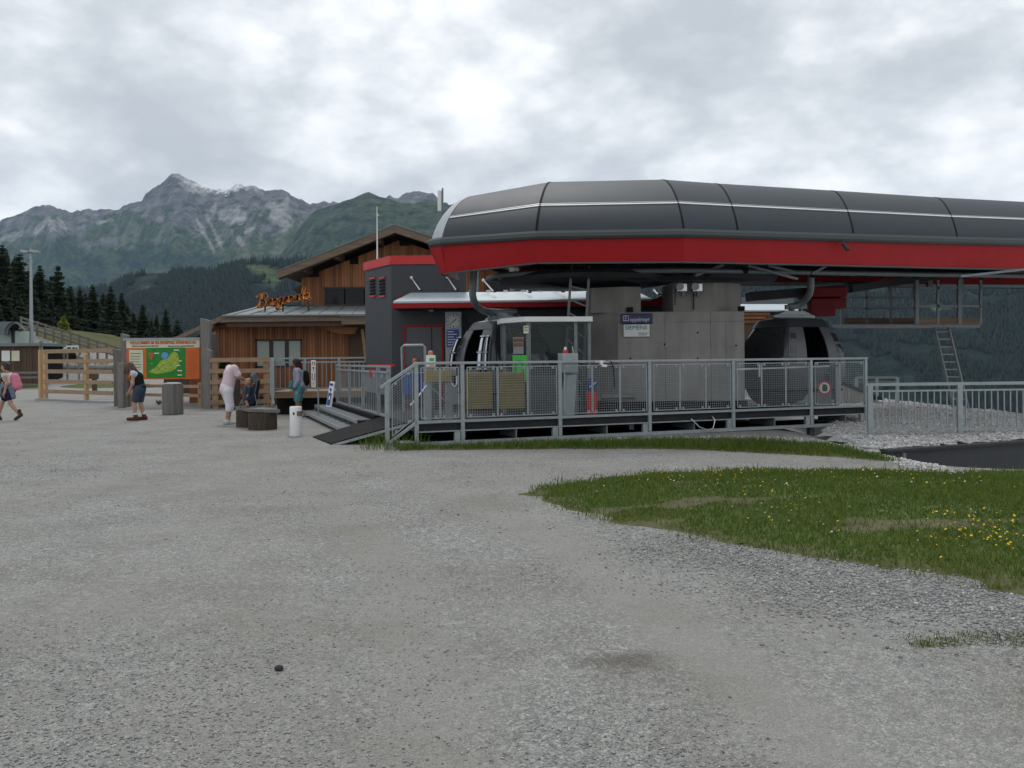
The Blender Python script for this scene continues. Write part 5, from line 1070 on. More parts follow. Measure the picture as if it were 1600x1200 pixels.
# farther railing, plank shed, gate box with round sign
a, b = at(1338, 590, 25.5), at(1402, 590, 25.0); t = thing('far_railing', 'distant grey handrail beyond the plank shed', 'railing', a)
for z_ in (0, -.13): m = MB(); m.bar((0, 0, z_), b - a + Vector((0, 0, z_)), .06 if z_ == 0 else .03); m.build('hand_rail', M['galv'], t)
for f in (0, .5, 1): q = (b - a) * f; m = MB(); m.box(q.x - .04, q.x + .04, q.y - .04, q.y + .04, -1.2, 0); m.build('post', M['galv'], t)
Y = 24.0; t = thing('plank_shed', 'pale plank shed with sloping top half hidden behind the platform corner', 'shed', at(1340, 632, Y)); L_ = lambda px, py: at(px, py, Y) - t.location
for k in range(15):
    x0 = 1298 + k * 5.2; y0 = 594 + (x0 - 1298) * .40 + (3 if x0 > 1350 else 0); p, q = L_(x0 + .3, y0), L_(x0 + 4.9, y0 + 2); m = MB(); m.tint = random.random(); z_ = L_(x0, 629).z
    m.prism([(p.x, 0, z_), (q.x, 0, z_), (q.x, 0, q.z), (p.x, 0, p.z)], (0, .04, 0)); m.build('plank', M.setdefault('cut_pale', M.get('cut_pale') or mat('pale_planks', (.36, .34, .31), .8, 0, 0, 3, stretch=(5, 5, .6), tint=.5, col2=(.52, .50, .47))), t)
p, q = L_(1292, 588), L_(1378, 624); m = MB(); m.bar(p + Vector((0, .3, 0)), q + Vector((0, .3, 0)), .9, .06); m.build('roof', M['steel_dark'], t); m = MB(); m.box(L_(1300, 600).x, L_(1372, 600).x, .05, 1.2, L_(1300, 632).z - .3, L_(1300, 621).z); m.build('body', M['timber_dark'], t)
Y = 19.6; t = thing('gate_panel', 'grey metal gate panel with a round red-edged prohibition sign', 'gate', at(1288, 640, Y)); L_ = lambda px, py: at(px, py, Y) - t.location
m = MB(); p, q = L_(1276, 640), L_(1299, 592); m.box(p.x, q.x, 0, .04, p.z, q.z - .1); m.build('panel', M['galv_dark'], t)
m = MB(); m.tube([L_(1278, 592), L_(1278, 583), L_(1297, 583), L_(1297, 592)], .025, 6); m.build('frame', M['galv_dark'], t)
m = MB(); m.box(L_(1299, 0).x, L_(1304, 0).x, -.03, .05, p.z, L_(0, 586).z); m.build('post', M['galv'], t)
c = L_(1288, 606); Mx = Matrix.Translation(c + Vector((0, -.01, 0))) @ FRONT
m = MB(); m.lathe([(.17, -.002), (.17, .006)], 24, Mx); s_ = m.build('sign_disc', M['red_bright'], t); m = MB(); m.lathe([(.125, .006), (.125, .010)], 24, Mx); m.build('sign_field', M['white'], s_)
m = MB(); m.prism([c + Vector(v_) for v_ in ((-.05, -.024, -.08), (.05, -.024, -.08), (.07, -.024, .02), (.03, -.024, .08), (-.04, -.024, .09), (-.06, -.024, .0))], (0, .003, 0)); m.build('pictogram', M['ink'], s_)
t = thing('equipment_case', 'grey equipment case under the far gondola door', 'case', at(1256, 628, 19.6)); m = MB(); m.box(-.3, .28, 0, .4, -.12, .36); m.build('case_body', M['galv_dark'], t, bevel=.02); m = MB(); m.box(-.18, .10, -.012, 0, -.02, .30); m.build('hatch', M['galv'], t, bevel=.005)
t = thing('tarpaulin', 'small blue tarpaulin lying at the far rim of the gravel', 'tarpaulin', at(1487, 647, 22.5)); m = MB(); m.grid([[(x, y, .10 * math.sin(3 * x + y * 2) * .5 + .12 - .3 * abs(y)) for x in np.linspace(-.45, .45, 9)] for y in np.linspace(-.35, .35, 6)]); m.build('sheet', mat('tarp_blue', (.05, .17, .34), .5, 0, .15, 6), t, smooth=True, solid=.01)
t = thing('white_bucket', 'white plastic scrap wedged beside the pier foot', 'scrap', at(1165, 612, 19.4)); m = MB(); m.prism([(-.02, 0, -.12), (.09, 0, -.14), (.0, 0, .08)], (0, .02, 0)); m.build('sheet', M['white'], t)

# ------------------------------------------------------------------ dark station building with the tower
YB = 23.0
tc, tr_, tl = at(611, 402, YB), at(728, 402, YB), at(570, 412, 24.55); ztop = tc.z
bld = thing('station_building', 'dark grey clad station building with a red edged tower and sheet awning', 'building', (tc.x, YB, 0)); B = lambda p: Vector(p) - bld.location
dd_ = Vector((tl.x - tc.x, 24.55 - YB, 0)); xr = tr_.x - tc.x
m = MB(); m.prism([(0, 0, .1), (xr, 0, .1), (xr + dd_.x, dd_.y + 1, .1), (dd_.x, dd_.y, .1)], (0, 0, ztop - .1)); m.build('tower', M['clad'], bld)
m = MB(); o_ = .03; m.prism([(-.03, -o_, 0), (xr + o_, -o_, 0), (xr + dd_.x + o_, dd_.y + 1, 0), (dd_.x - o_ - .02, dd_.y + .02, 0)], (0, 0, .24))
e_ = m.build('roof_edge', M['red_bright'], bld); e_.location.z = ztop - .20
# louvre vents on the side face
fn = Vector((dd_.y, -dd_.x, 0)).normalized(); fn = fn if fn.y < 0 else -fn
for px in (583, 598):
    f = (611 - px) / 41.0; c = dd_ * f + Vector((0, 0, at(590, 449, YB + f * 1.55).z)); u = dd_.normalized(); v_ = MB()
    for z_ in (-.26, .26): m = MB(); m.bar(c - u * .19 + Vector((0, 0, z_)) + fn * .01, c + u * .19 + Vector((0, 0, z_)) + fn * .01, .05, .045); m.build('vent_frame', M['red_bright'], bld)
    for k in range(5): m = MB(); z_ = -.18 + .09 * k; m.bar(c - u * .16 + Vector((0, 0, z_)) + fn * .015, c + u * .16 + Vector((0, 0, z_)) + fn * .015, .05, .05); m.build('louvre', M['black'], bld)
# lower front wall, running right behind the lift station
xe = at(1052, 470, YB).x - tc.x; zl = at(700, 470, YB).z
m = MB(); m.box(.02, xe, .012, 4, .1, zl); m.build('front_wall', M['clad'], bld)
# awning: pale sheet roof, red fascia, dark underside, and thin stay rods
ya = -1.15; a0, a1 = at(613, 470, YB + ya), at(1052, 470, YB + ya); a0, a1 = B(a0), B(a1); zr = B(at(700, 457, YB)).z; zf = B(at(700, 470, YB + ya)).z
sl = .35
m = MB(); m.prism([(a0.x + .02, ya, zf), (a1.x - .55, ya, zf), (a1.x - .85, -.02, zr), (a0.x + sl, -.02, zr)], (0, 0, -.05)); m.build('awning_sheet', M['canopy_white'], bld)
fz = B(at(700, 481, YB + ya)).z
m = MB(); m.prism([(a0.x, ya - .02, fz), (a1.x, ya - .02, fz), (a1.x, ya - .02, fz + (zf - fz) * 2.2), (a1.x - .6, ya - .02, zf - .055), (a0.x, ya - .02, zf - .055)], (0, .1, 0)); m.build('awning_fascia', M['red'], bld)
m = MB(); m.box(a0.x, a1.x, ya + .08, 0, fz + .0, fz + .04); m.build('awning_soffit', M['steel_dark'], bld)
m = MB(); m.prism([(a0.x + .04, ya + .08, zf - .055), (a0.x + .04, ya + .08, fz + .04), (a0.x + .04, 0, fz + .04), (a0.x + .04, 0, zr - .06)], (.04, 0, 0)); m.build('awning_end', M['red'], bld)
for px, py, px2, py2 in ((643, 434, 657, 454), (699, 433, 713, 454), (755, 438, 771, 456), (810, 441, 826, 457), (865, 446, 878, 456), (921, 446, 932, 457), (1022, 454, 1028, 460)):
    p, q = B(at(px, py, YB - .06)), B(at(px2, py2, YB - .55)); m = MB(); m.tube([p, q], .022, 6); rd = m.build('stay_rod', M['chrome'], bld)
    m = MB(); m.sphere(p, .045, 8, 5); m.build('rod_end', M['white'], rd)
    m = MB(); m.lathe([(.05, 0), (.05, .03)], 8, Matrix.Translation(q + Vector((.03, -.1, -.02)))); m.build('rod_foot', M['black'], rd)
for px in range(736, 905, 27): p = B(at(px, 456, YB - .02)); m = MB(); m.box(p.x - .06, p.x + .06, -.03, .03, p.z - .05, p.z + .05); m.build('roof_clip', M['white'], bld)
# red framed door
x0, x1, z1 = B(at(634, 540, YB)).x, B(at(690, 540, YB)).x, B(at(660, 511, YB)).z; fr = MB()
fr.box(x0 - .06, x0, -.03, .012, DZ, z1 + .06); fr.box(x1, x1 + .06, -.03, .012, DZ, z1 + .06); fr.box(x0, x1, -.03, .012, z1, z1 + .06); d_ = fr.build('door', M['red'], bld)
m = MB(); m.box(x0, x1, -.005, .012, DZ, z1); m.build('door_leaf', mat('door_grey', (.085, .092, .10), .5, 0, .12, 2, streak=.5), d_); m = MB(); m.box(x1 - .28, x1 - .26, -.012, -.005, DZ, z1); m.build('door_joint', M['black'], d_)
p = B(at(668, 482, YB - .5)); m = MB(); m.box(p.x - .16, p.x + .14, -.45, -.1, p.z - .08, p.z + .07); l_ = m.build('lamp_housing', M['steel_dark'], bld, bevel=.01); m = MB(); m.box(p.x + .03, p.x + .15, -.46, -.2, p.z - .085, p.z + .05); m.build('lamp_glass', M['galv'], l_, bevel=.01)
# rods, posts in front of the tall wooden wall seen under the canopy
# clock pillar with information panel
Y = 22.4; c = at(708.5, 600, Y); t = thing('clock_pillar', 'grey pillar with a round station clock above a blue information panel', 'clock', (c.x, Y, DZ)); L_ = lambda px, py: at(px, py, Y) - t.location
p, q = L_(695.5, 487), L_(722, 600); m = MB(); m.box(p.x, q.x, 0, .12, 0, p.z); m.build('pillar', M['galv'], t, bevel=.015)
c = L_(708.7, 502); Mx = Matrix.Translation(c + Vector((0, -.004, 0))) @ FRONT; m = MB(); m.lathe([(.2, -.01), (.2, .012), (.185, .012)], 28, Mx); cf = m.build('clock_case', M['galv_dark'], t)
m = MB(); m.lathe([(.185, .0), (.185, .014)], 28, Mx); m.build('dial', mat('dial_white', (.55, .56, .57), .5, 0, .03), cf)
for k in range(12):
    a_ = k * math.pi / 6; u = Vector((math.sin(a_), 0, math.cos(a_))); m = MB(); m.bar(c + u * .125 + Vector((0, -.022, 0)), c + u * .17 + Vector((0, -.022, 0)), .028 if k % 3 == 0 else .014, .004, up=(0, 1, 0)); m.build('hour_mark', M['ink'], cf)
for ang, l_, w_ in ((50, .10, .022), (230, .15, .016)):
    a_ = R(ang); u = Vector((math.sin(a_), 0, math.cos(a_))); m = MB(); m.bar(c - u * .02 + Vector((0, -.028, 0)), c + u * l_ + Vector((0, -.028, 0)), w_, .004, up=(0, 1, 0)); m.build('hand', M['ink'], cf)
p, q = L_(697.5, 515), L_(715, 542); m = MB(); m.box(p.x, q.x + .04, -.012, -.001, q.z, p.z); pn = m.build('information_panel', M['blue'], t)
for k in range(6):
    z_ = p.z - .06 - k * .07; m = MB(); m.box(p.x + .03, q.x - (.02 if k % 2 else .1), -.016, -.012, z_ - .01, z_ + .012); m.build('print', M['ink_white'], pn)
m = MB(); p, q = L_(698, 548), L_(712, 570); m.box(p.x, q.x, -.012, -.001, q.z, p.z); m.build('notice_sheet', M['galv'], t)
# flag pole on the tower
p = at(589.5, 404, 23.9); t = thing('flag_pole', 'thin white bare pole rising from the dark tower', 'pole', p); q = at(589, 323, 23.9); m = MB(); m.tube([(0, 0, -.1), q - p], [.028, .012], 6); m.build('shaft', M['white'], t); m = MB(); z_ = at(591, 336, 23.9).z - p.z; m.bar((0, 0, z_), (.05, 0, z_), .03); m.build('pulley', M['white'], t)

# ------------------------------------------------------------------ timber lodge
DYL = 3.6
def atL(px, py, Y): return at(px, py, Y + DYL)
lodge = thing('timber_lodge', 'large brown timber mountain lodge with broad gabled roof and porch wing', 'lodge', (-7, 28 + DYL, 0)); LD = lambda p: Vector(p) - lodge.location
def boards(owner, x0, x1, y, z0f, z1f, wid, material, name='vertical_boards', holes=(), depth=.02):
    m = MB(); x = x0
    while x < x1 - .01:
        w_ = min(wid * random.uniform(.85, 1.15), x1 - x); m.tint = random.random(); xm = x + w_ / 2; segs = [(z0f(xm), z1f(xm))]
        for hx0, hx1, hz0, hz1 in holes:
            if hx0 < xm < hx1: segs = [s_ for a_, b_ in segs for s_ in ((a_, min(b_, hz0)), (max(a_, hz1), b_)) if s_[1] - s_[0] > .02]
        pr = random.uniform(0, depth)
        for a_, b_ in segs: m.box(x + .006, x + w_ - .006, y - .03 - pr, y, a_, b_)
        x += w_
    return m.build(name, material, owner, kind='stuff')
YL = 27.6; zg = .55
xa, xb = LD(atL(335, 600, YL)).x, LD(atL(578, 600, YL)).x; ze = LD(atL(450, 508, YL)).z
wx0, wx1, wz1, wz0 = LD(atL(399, 550, YL)).x, LD(atL(472, 550, YL)).x, LD(atL(430, 530, YL)).z, LD(atL(430, 574, YL)).z
m = MB(); m.box(xa + .02, xb, YL - 28 + .02, YL - 28 + .2, 0, ze + .1); m.box(xa + .02, xa + .2, YL - 28 + .2, 9, 0, ze + .1); m.build('lower_wall', M['timber_dark'], lodge)
boards(lodge, xa, LD(atL(545, 550, YL)).x, YL - 28, lambda x: .3, lambda x: ze + .05, .105, M['timber'], 'vertical_boards', ((wx0, wx1, wz0, wz1),))
m = MB()
for k in range(40): y = YL - 28 + .1 + k * .2; m.tint = random.random(); m.box(xa - .01, xa + .02, y, y + .19, .2, ze)
m.build('side_boards', M['timber'], lodge, kind='stuff')
# three part window with blinds
wn = MB(); y = YL - 28 - .035; wm = MB()
for a_, b_, c_, d_ in ((wx0, wx1, wz1 - .07, wz1), (wx0, wx1, wz0, wz0 + .06), (wx0, wx0 + .07, wz0, wz1), (wx1 - .05, wx1, wz0, wz1)): wm.box(a_, b_, y - .02, y + .04, c_, d_)
w3 = (wx1 - wx0) / 3
for k in (1, 2): wm.box(wx0 + k * w3 - .07 + .02, wx0 + k * w3 + .07 + .02, y - .019, y + .04, wz0 + .06, wz1 - .07)
win = wm.build('window', M['frame_dark'], lodge)
for k in range(3): m = MB(); m.box(wx0 + k * w3 + .07, wx0 + (k + 1) * w3 - .03, y + .02, y + .035, wz0 + .06, wz1 - .07); m.build('blind', M['blind'], win)
# recess with notice board, brown inner wall and dark door
xr0, xr1 = LD(atL(505, 560, 28.4)).x, LD(atL(556, 560, 28.4)).x
boards(lodge, LD(atL(503, 560, 28.4)).x, LD(atL(553, 560, 28.4)).x, .35, lambda x: .3, lambda x: LD(atL(530, 520, 28.4)).z, .12, M['timber'], 'recess_boards')
m = MB(); m.box(xr1, xb + .3, .36, .4, .3, 2.6); m.build('recess_door', M['win_dark'], lodge)
m = MB(); p, q = LD(atL(508, 538, 28.2)), LD(atL(545, 570, 28.2)); m.box(p.x, q.x, .2, .25, q.z, p.z); nb = m.build('notice_board', M['cream'], lodge)
m = MB(); m.box(p.x + .22, q.x - .05, .185, .199, q.z + .1, p.z - .12); m.build('map_print', mat('dark_map', (.03, .06, .02), .5, 0, .6, 6), nb)
m = MB(); m.sphere((p.x + .52, .188, (p.z + q.z) / 2 - .1), .12, 8, 5, (1.6, .05, .7)); m.build('map_print', M['map_lime'], nb)
m = MB(); m.tube([LD(atL(566, 514, 27)), LD(atL(572, 565, 27.2))], .06, 6); m.build('strut', M['fence_wood'], lodge)
# carved bracket below the eave corner and second short eave
p0, p1, p2, p3 = LD(atL(508, 514, 27.0)), LD(atL(532, 522, 27.0)), LD(atL(552, 522, 27.0)), LD(atL(556, 511, 27.0)); p4 = LD(atL(505, 509, 27.0))
m = MB(); m.prism([p4, p0, p1, p2, p3], (0, .35, 0)); m.build('eave_bracket', M['timber'], lodge)
# porch roof: sheet metal, gutter, fascia boards; hipped down at its end
e0, e1 = LD(atL(346, 493, 26.6)), LD(atL(540, 489.5, 26.6)); e1b = LD(atL(578, 492, 26.6)); b0, b1 = LD(atL(402, 479, 30.8)), LD(atL(580, 475, 30.8))
e1 = Vector((e1.x, e0.y, e0.z)); e1b = Vector((e1b.x + .3, e0.y, e0.z)); b1 = Vector((b1.x + .3, b0.y, b0.z))
m = MB(); m.prism([e0, e1b, b1, b0], (0, 0, -.06)); m.build('metal_roof', M['metal_roof'], lodge)
for k in range(9):
    f = (k + .5) / 9; m = MB(); m.bar(e0.lerp(e1b, f) + Vector((0, 0, .012)), b0.lerp(b1, f) + Vector((0, 0, .012)), .025, .03); m.build('standing_seam', M['metal_roof'], lodge)
hf = LD(atL(266, 530, 29.5)); hb = LD(atL(300, 520, 33))
m = MB(); m.add([e0, b0, hb, hf], [(0, 1, 2, 3)]); m.build('hip_roof', M['metal_roof'], lodge, solid=.08)
m = MB(); m.bar(e0 + Vector((0, -.02, -.14)), e1b + Vector((0, -.02, -.14)), .05, .2); m.build('eave_fascia', M['fascia'], lodge)
m = MB(); m.bar(e0 + Vector((.15, .1, -.33)), e1b + Vector((0, .1, -.33)), .06, .18); m.build('eave_beam', M['timber_dark'], lodge)
m = MB(); m.bar(e0 + Vector((0, -.03, -.12)), hf + Vector((0, -.03, -.1)), .06, .16); m.build('rake_board', M['fascia'], lodge)
m = MB(); m.prism([e0 + Vector((.1, .1, -.3)), hf + Vector((.2, .2, -.25)), hf + Vector((.6, .4, -.25)), (xa, YL - 28, ze - .1), ], (0, .4, 0)); m.build('rake_soffit', M['timber'], lodge)
m = MB(); m.prism([(xa, 1.6, 0), (hf.x + .7, 1.6, 0), (hf.x + .7, 1.6, hf.z - .2), (xa, 1.6, ze)], (0, .1, 0)); m.build('rear_wall', M['timber'], lodge)
m = MB(); m.tube([e0 + Vector((.1, -.09, -.02)), e1 + Vector((0, -.09, -.02))], .05, 6); m.build('gutter', M['galv_dark'], lodge)
m = MB(); m.box(e1.x - .05, e1b.x + .2, e0.y - .5, e0.y + .3, e0.z - .38, e0.z - .1); m.build('entrance_eave', M['fascia'], lodge); m = MB(); m.box(e1.x - .08, e1b.x + .2, e0.y - .56, e0.y + .3, e0.z - .1, e0.z - .05); m.build('entrance_roof', M['metal_roof'], lodge)
# upper gable
YU = 31.0; pk, el, er = LD(atL(617, 352, 29.9)), LD(atL(433, 424, 29.9)), None; slope = (pk.z - el.z) / (pk.x - el.x); er = Vector((pk.x + 5.2, pk.y, pk.z - 5.2 * .33))
ux0, ux1 = LD(atL(471, 450, YU)).x, LD(atL(860, 450, YU)).x
def roof_z(x): return pk.z - (slope * (pk.x - x) if x < pk.x else .33 * (x - pk.x)) - .45
holes = [(LD(atL(508, 460, YU)).x, LD(atL(600, 460, YU)).x, LD(atL(540, 476, YU)).z, LD(atL(540, 450, YU)).z)]
for x0, x1, y0, y1 in ((481, 500, 414, 433), (545, 560, 394, 413), (624, 640, 369, 384)): holes.append((LD(atL(x0, 400, YU)).x, LD(atL(x1, 400, YU)).x, LD(atL(x0, y1, YU)).z, LD(atL(x0, y0 - 6, YU)).z))
m = MB(); y = YU - 28 + .05
m.prism([(ux0, y, 2.0), (er.x - .4, y, 2.0), (er.x - .4, y, roof_z(er.x - .4)), (pk.x, y, roof_z(pk.x)), (ux0, y, roof_z(ux0))], (0, 9, 0)); m.build('upper_wall', M['black'], lodge)
boards(lodge, ux0, er.x - .4, YU - 28 + .045, lambda x: 2.2, roof_z, .115, M['timber'], 'gable_boards', holes)
for k, (hx0, hx1, hz0, hz1) in enumerate(holes):
    if k == 0:
        w_ = MB(); yy = YU - 28; w_.box(hx0 - .03, hx1, yy - .06, yy + .03, hz1 - .03, hz1 + .04); w_.box(hx0 - .04, hx0 + .04, yy - .06, yy + .03, hz0, hz1); w_.box(hx0, hx1, yy - .06, yy + .03, hz0 - .03, hz0 + .03); wv = w_.build('upper_window', M['frame_dark'], lodge)
        for q in range(3): m = MB(); d_ = (hx1 - hx0) / 3; m.box(hx0 + q * d_ + .03, hx0 + (q + 1) * d_ - .02, yy - .02, yy + .02, hz0 + .03, hz1 - .03); m.build('pane', M['win_dark'], wv)
# roof slabs with verge boards
for a_, b_, nm in ((el, pk, 0), (pk, er, 1)):
    m = MB(); m.prism([a_ + Vector((0, 0, -.12)), b_ + Vector((0, 0, -.12)), b_, a_], (0, 11, 0)); m.build('roof', M['fascia'], lodge)
    dv = (b_ - a_).normalized(); m = MB(); m.prism([a_ + Vector((0, -.02, -.30)), b_ + Vector((0, -.02, -.30)), b_ + Vector((0, -.02, -.02)), a_ + Vector((0, -.02, -.02))], (0, .06, 0)); m.build('verge_board', M['fascia'], lodge)
    m = MB(); m.prism([a_ + Vector((.05, .06, -.34)), b_ + Vector((-.05, .06, -.34)), b_ + Vector((-.05, .06, -.13)), a_ + Vector((.05, .06, -.13))], (0, .08, 0)); m.build('verge_batten', M['timber_dark'], lodge)
    m = MB(); m.prism([a_ + Vector((0, -.04, 0)), b_ + Vector((0, -.04, 0)), b_ + Vector((0, -.04, .035)), a_ + Vector((0, -.04, .035))], (0, .35, 0)); m.build('verge_flashing', M['galv_dark'], lodge)
for f in (.22, .5, .85):
    p = el.lerp(pk, f); m = MB(); m.box(p.x - .1, p.x + .1, pk.y + .15, YU - 28 + .1, p.z - .42, p.z - .16); m.build('purlin', M['timber_dark'], lodge)
# balcony zone seen under the canopy: grey posts before windows
for px in (744, 800, 852): p = LD(atL(px, 450, 29.5)); m = MB(); m.box(p.x - .1, p.x + .1, 1.5, 1.62, 2.0, p.z + .9); m.build('balcony_post', M['galv_dark'], lodge)
for x0, x1 in ((760, 796), (818, 838), (700, 724)): p, q = LD(atL(x0, 440, YU)), LD(atL(x1, 460, YU)); m = MB(); m.box(p.x, q.x, YU - 28 - .03, YU - 28 + .01, q.z, p.z); m.build('balcony_window', M['win_dark'], lodge)
# small roof corner behind the gable edge and far wing glimpsed past the pier
p = LD(atL(456, 452, 33)); m = MB(); m.prism([p, p + Vector((.8, 0, .35)), p + Vector((.8, 0, -.05)), p + Vector((.1, 0, -.1))], (0, 2, 0)); m.build('rear_eave', M['timber_dark'], lodge)
t = thing('terrace_wing', 'low wing with brown timber strips and pale metal roof glimpsed past the pier', 'building', atL(1220, 500, 26.5)); L_ = lambda px, py, Y=26.5: atL(px, py, Y) - t.location
m = MB(); p, q = L_(1150, 488), L_(1262, 512); m.box(p.x, q.x, 0, 2.5, -2.2, p.z); m.build('wall', M['timber_dark'], t)
for py in (491, 497, 503): a_, b_ = L_(1150, py), L_(1262, py); m = MB(); m.tint = random.random(); m.box(a_.x, b_.x, -.06, -.01, a_.z - .045, a_.z + .05); m.build('strip', M['timber'], t)
m = MB(); a_, b_ = L_(1150, 487), L_(1265, 487); m.prism([a_ + Vector((0, -.2, 0)), b_ + Vector((0, -.2, 0)), b_ + Vector((-.2, 1.6, .33)), a_ + Vector((0, 1.6, .33))], (0, 0, .05)); m.build('roof', M['canopy_white'], t)
m = MB(); a_, b_ = L_(1162, 476, 29), L_(1240, 463, 29); m.box(a_.x, b_.x, a_.y, a_.y + .3, a_.z, b_.z); m.build('rear_wall', M['metal_roof'], t)

# script sign on the porch roof
sg = thing('roof_sign', 'orange script letters reading Bergeralm on a dark frame on the porch roof', 'sign', at(442, 478, 31.8)); L_ = lambda px, py: at(px, py, 31.8) - sg.location
LET = {  # brush strokes in photo-like units (x right, y up, x-height 1)
 'B': [[(.1, 0), (.35, 1.0), (.55, 2.0)], [(-.35, 1.75), (.2, 2.1), (1.0, 2.25), (1.35, 1.9), (1.05, 1.4), (.45, 1.15)], [(.45, 1.15), (1.0, 1.1), (1.2, .6), (.8, .1), (.1, -.02)], [(.1, -.02), (-.2, .1)]],
 'e': [[(.05, .45), (.5, .6), (.6, .95), (.3, .95), (.05, .5), (.2, .05), (.75, .25)]],
 'r': [[(.05, .1), (.2, .9), (.3, 1.0)], [(.15, .6), (.4, .95), (.65, .8)], [(.65, .8), (.6, .2), (.8, .15)]],
 'g': [[(.7, .85), (.35, 1.0), (.05, .5), (.25, .1), (.6, .5), (.7, .95)], [(.7, .95), (.5, -.4), (.15, -.9), (-.1, -.6), (.8, .2)]],
 'a': [[(.7, .85), (.35, 1.0), (.05, .45), (.25, .05), (.6, .5), (.7, .95)], [(.7, .9), (.65, .2), (.9, .2)]],
 'l': [[(.0, .2), (.4, 1.2), (.6, 2.0), (.4, 2.1), (.25, 1.2), (.25, .15), (.55, .2)]],
 'm': [[(.0, .1), (.2, .95)], [(.12, .5), (.45, .98), (.5, .1)], [(.5, .5), (.8, .98), (.85, .1), (1.1, .25)]]}
def spl(P, n=5):
    P = [Vector((*p, 0)) for p in P]
    if len(P) == 2: return P
    P = [P[0] * 2 - P[1]] + P + [P[-1] * 2 - P[-2]]; out = []
    for i in range(1, len(P) - 2):
        for k in range(n):
            t_ = k / n; out.append(.5 * ((2 * P[i]) + (-P[i - 1] + P[i + 1]) * t_ + (2 * P[i - 1] - 5 * P[i] + 4 * P[i + 1] - P[i + 2]) * t_ ** 2 + (-P[i - 1] + 3 * P[i] - 3 * P[i + 1] + P[i + 2]) * t_ ** 3))
    return out + [P[-2]]
xx = 402.0
for ch, adv, s_ in (('B', 15.5, 9.6), ('e', 8, 10.0), ('r', 8, 9.6), ('g', 9.5, 9.6), ('e', 8, 9.4), ('r', 7.7, 9.2), ('a', 9.6, 9.0), ('l', 5.6, 9.2), ('m', 10, 9.6)):
    base = 480.5 - (xx - 402) * .175; m = MB()
    for st_ in LET[ch]:
        P = [L_(xx + p.x * s_ + p.y * 1.2, base - p.y * s_) for p in spl(st_)]
        for a_, b_ in zip(P[:-1], P[1:]):
            d = (b_ - a_); e_ = d.normalized() * .012; m.bar(a_ - e_, b_ + e_, .066, .06, up=(0, 1, 0))
    m.build('letter', M['orange'], sg); xx += adv
m = MB(); a_, b_ = L_(408, 478), L_(492, 477); m.bar(a_ + Vector((0, .1, 0)), b_ + Vector((0, .1, 0)), .04, .05); m.build('frame_bar', M['steel_dark'], sg)
for px in (413, 441, 481):
    p, q = L_(px, 477), L_(px, 488); m = MB(); m.bar(p + Vector((0, .1, .2)), q + Vector((0, .1, 0)), .05); m.bar(q + Vector((-.15, .1, 0)), q + Vector((.2, .1, 0)), .05, .03); m.build('frame_leg', M['steel_dark'], sg)

# wooden terrace with its own railing in front of the lodge
tx0, tx1 = at(424, 600, 25.2).x, at(585, 600, 25.2).x; ty = 25.2; tz = at(500, 611, ty).z
ter = thing('terrace', 'raised plank terrace before the lodge with dark void below', 'terrace', (tx0, ty, 0))
for k in range(16): m = MB(); m.tint = random.random(); m.box(.0, tx1 - tx0, k * .15, k * .15 + .142, tz - .05, tz + random.uniform(-.003, .003)); m.build('plank', M['fence_wood'], ter)
m = MB(); m.box(0, tx1 - tx0, -.05, -.01, tz - .2, tz - .02); m.build('edge_board', M['fence_wood'], ter)
m = MB(); m.box(.1, tx1 - tx0, .25, 2.2, -.1, tz - .06); m.build('void_shade_block', M['black'], ter)  # black block standing in for the shade in the void below the planks
tra = thing('terrace_railing', 'galvanised railing with close upright bars round the plank terrace', 'railing', (tx0, ty, tz)); h_ = at(500, 559.5, ty).z - tz
for z_, n_ in ((h_, 'top_rail'), (h_ - .12, 'middle_rail'), (.08, 'bottom_rail')):
    m = MB(); m.bar((0, 0, z_), (tx1 - tx0, 0, z_), .05, .045); m.build(n_, M['galv'], tra); m = MB(); m.bar((0, 0, z_), (.75, -2.4, z_ - .02), .05, .045); m.build(n_, M['galv'], tra)
for f in (0, .33, .66, 1): m = MB(); x = (tx1 - tx0) * f; m.box(x - .035, x + .035, -.03, .03, -.1, h_ - .02); m.build('post', M['galv'], tra)
for k in range(1, int((tx1 - tx0) / .14)): m = MB(); x = k * .14; m.box(x - .009, x + .009, -.009, .009, .1, h_ - .13); m.build('bar', M['galv'], tra)
for k in range(17): f = k / 16; m = MB(); x, y = .75 * f, -2.4 * f; m.box(x - .03, x + .03, y - .02, y + .02, -.05, h_ - .03); m.build('bar', M['galv'], tra)
m = MB(); m.bar((0, 0, -.02), (.75, -2.4, -.3), .06, .12); m.bar((0, 0, -.3), (.75, -2.4, -.5), .05, .08); m.build('ramp_beam', M['galv_dark'], tra)

# ------------------------------------------------------------------ yard furniture on the left
def stump_tube(m, r, z0, z1, n=16, wob=.06, M_=None):
    m.lathe([(r * (1 + .03), z0), (r, z0 + .1 * (z1 - z0)), (r * .98, z1)], n, M_)
# steel-white litter post / ash bin
p = atz(462.5, 681); t = thing('ash_bin', 'white cylindrical ash bin with a dark slot in the yard', 'bin', p); h_ = at(462, 635, p.y).z
m = MB(); m.lathe([(.125, 0), (.13, .02), (.13, h_ - .015), (.118, h_)], 24); m.build('cylinder', M['white'], t, smooth=40)
m = MB(); m.box(-.02, .132, -.118, .05, h_ - .20, h_ - .10); m.build('ash_slot', M['fascia'], t); m = MB(); m.sphere((-.01, -.125, h_ - .15), .035, 8, 6, (.7, .4, 1)); m.build('slot_mouth', M['black'], t)
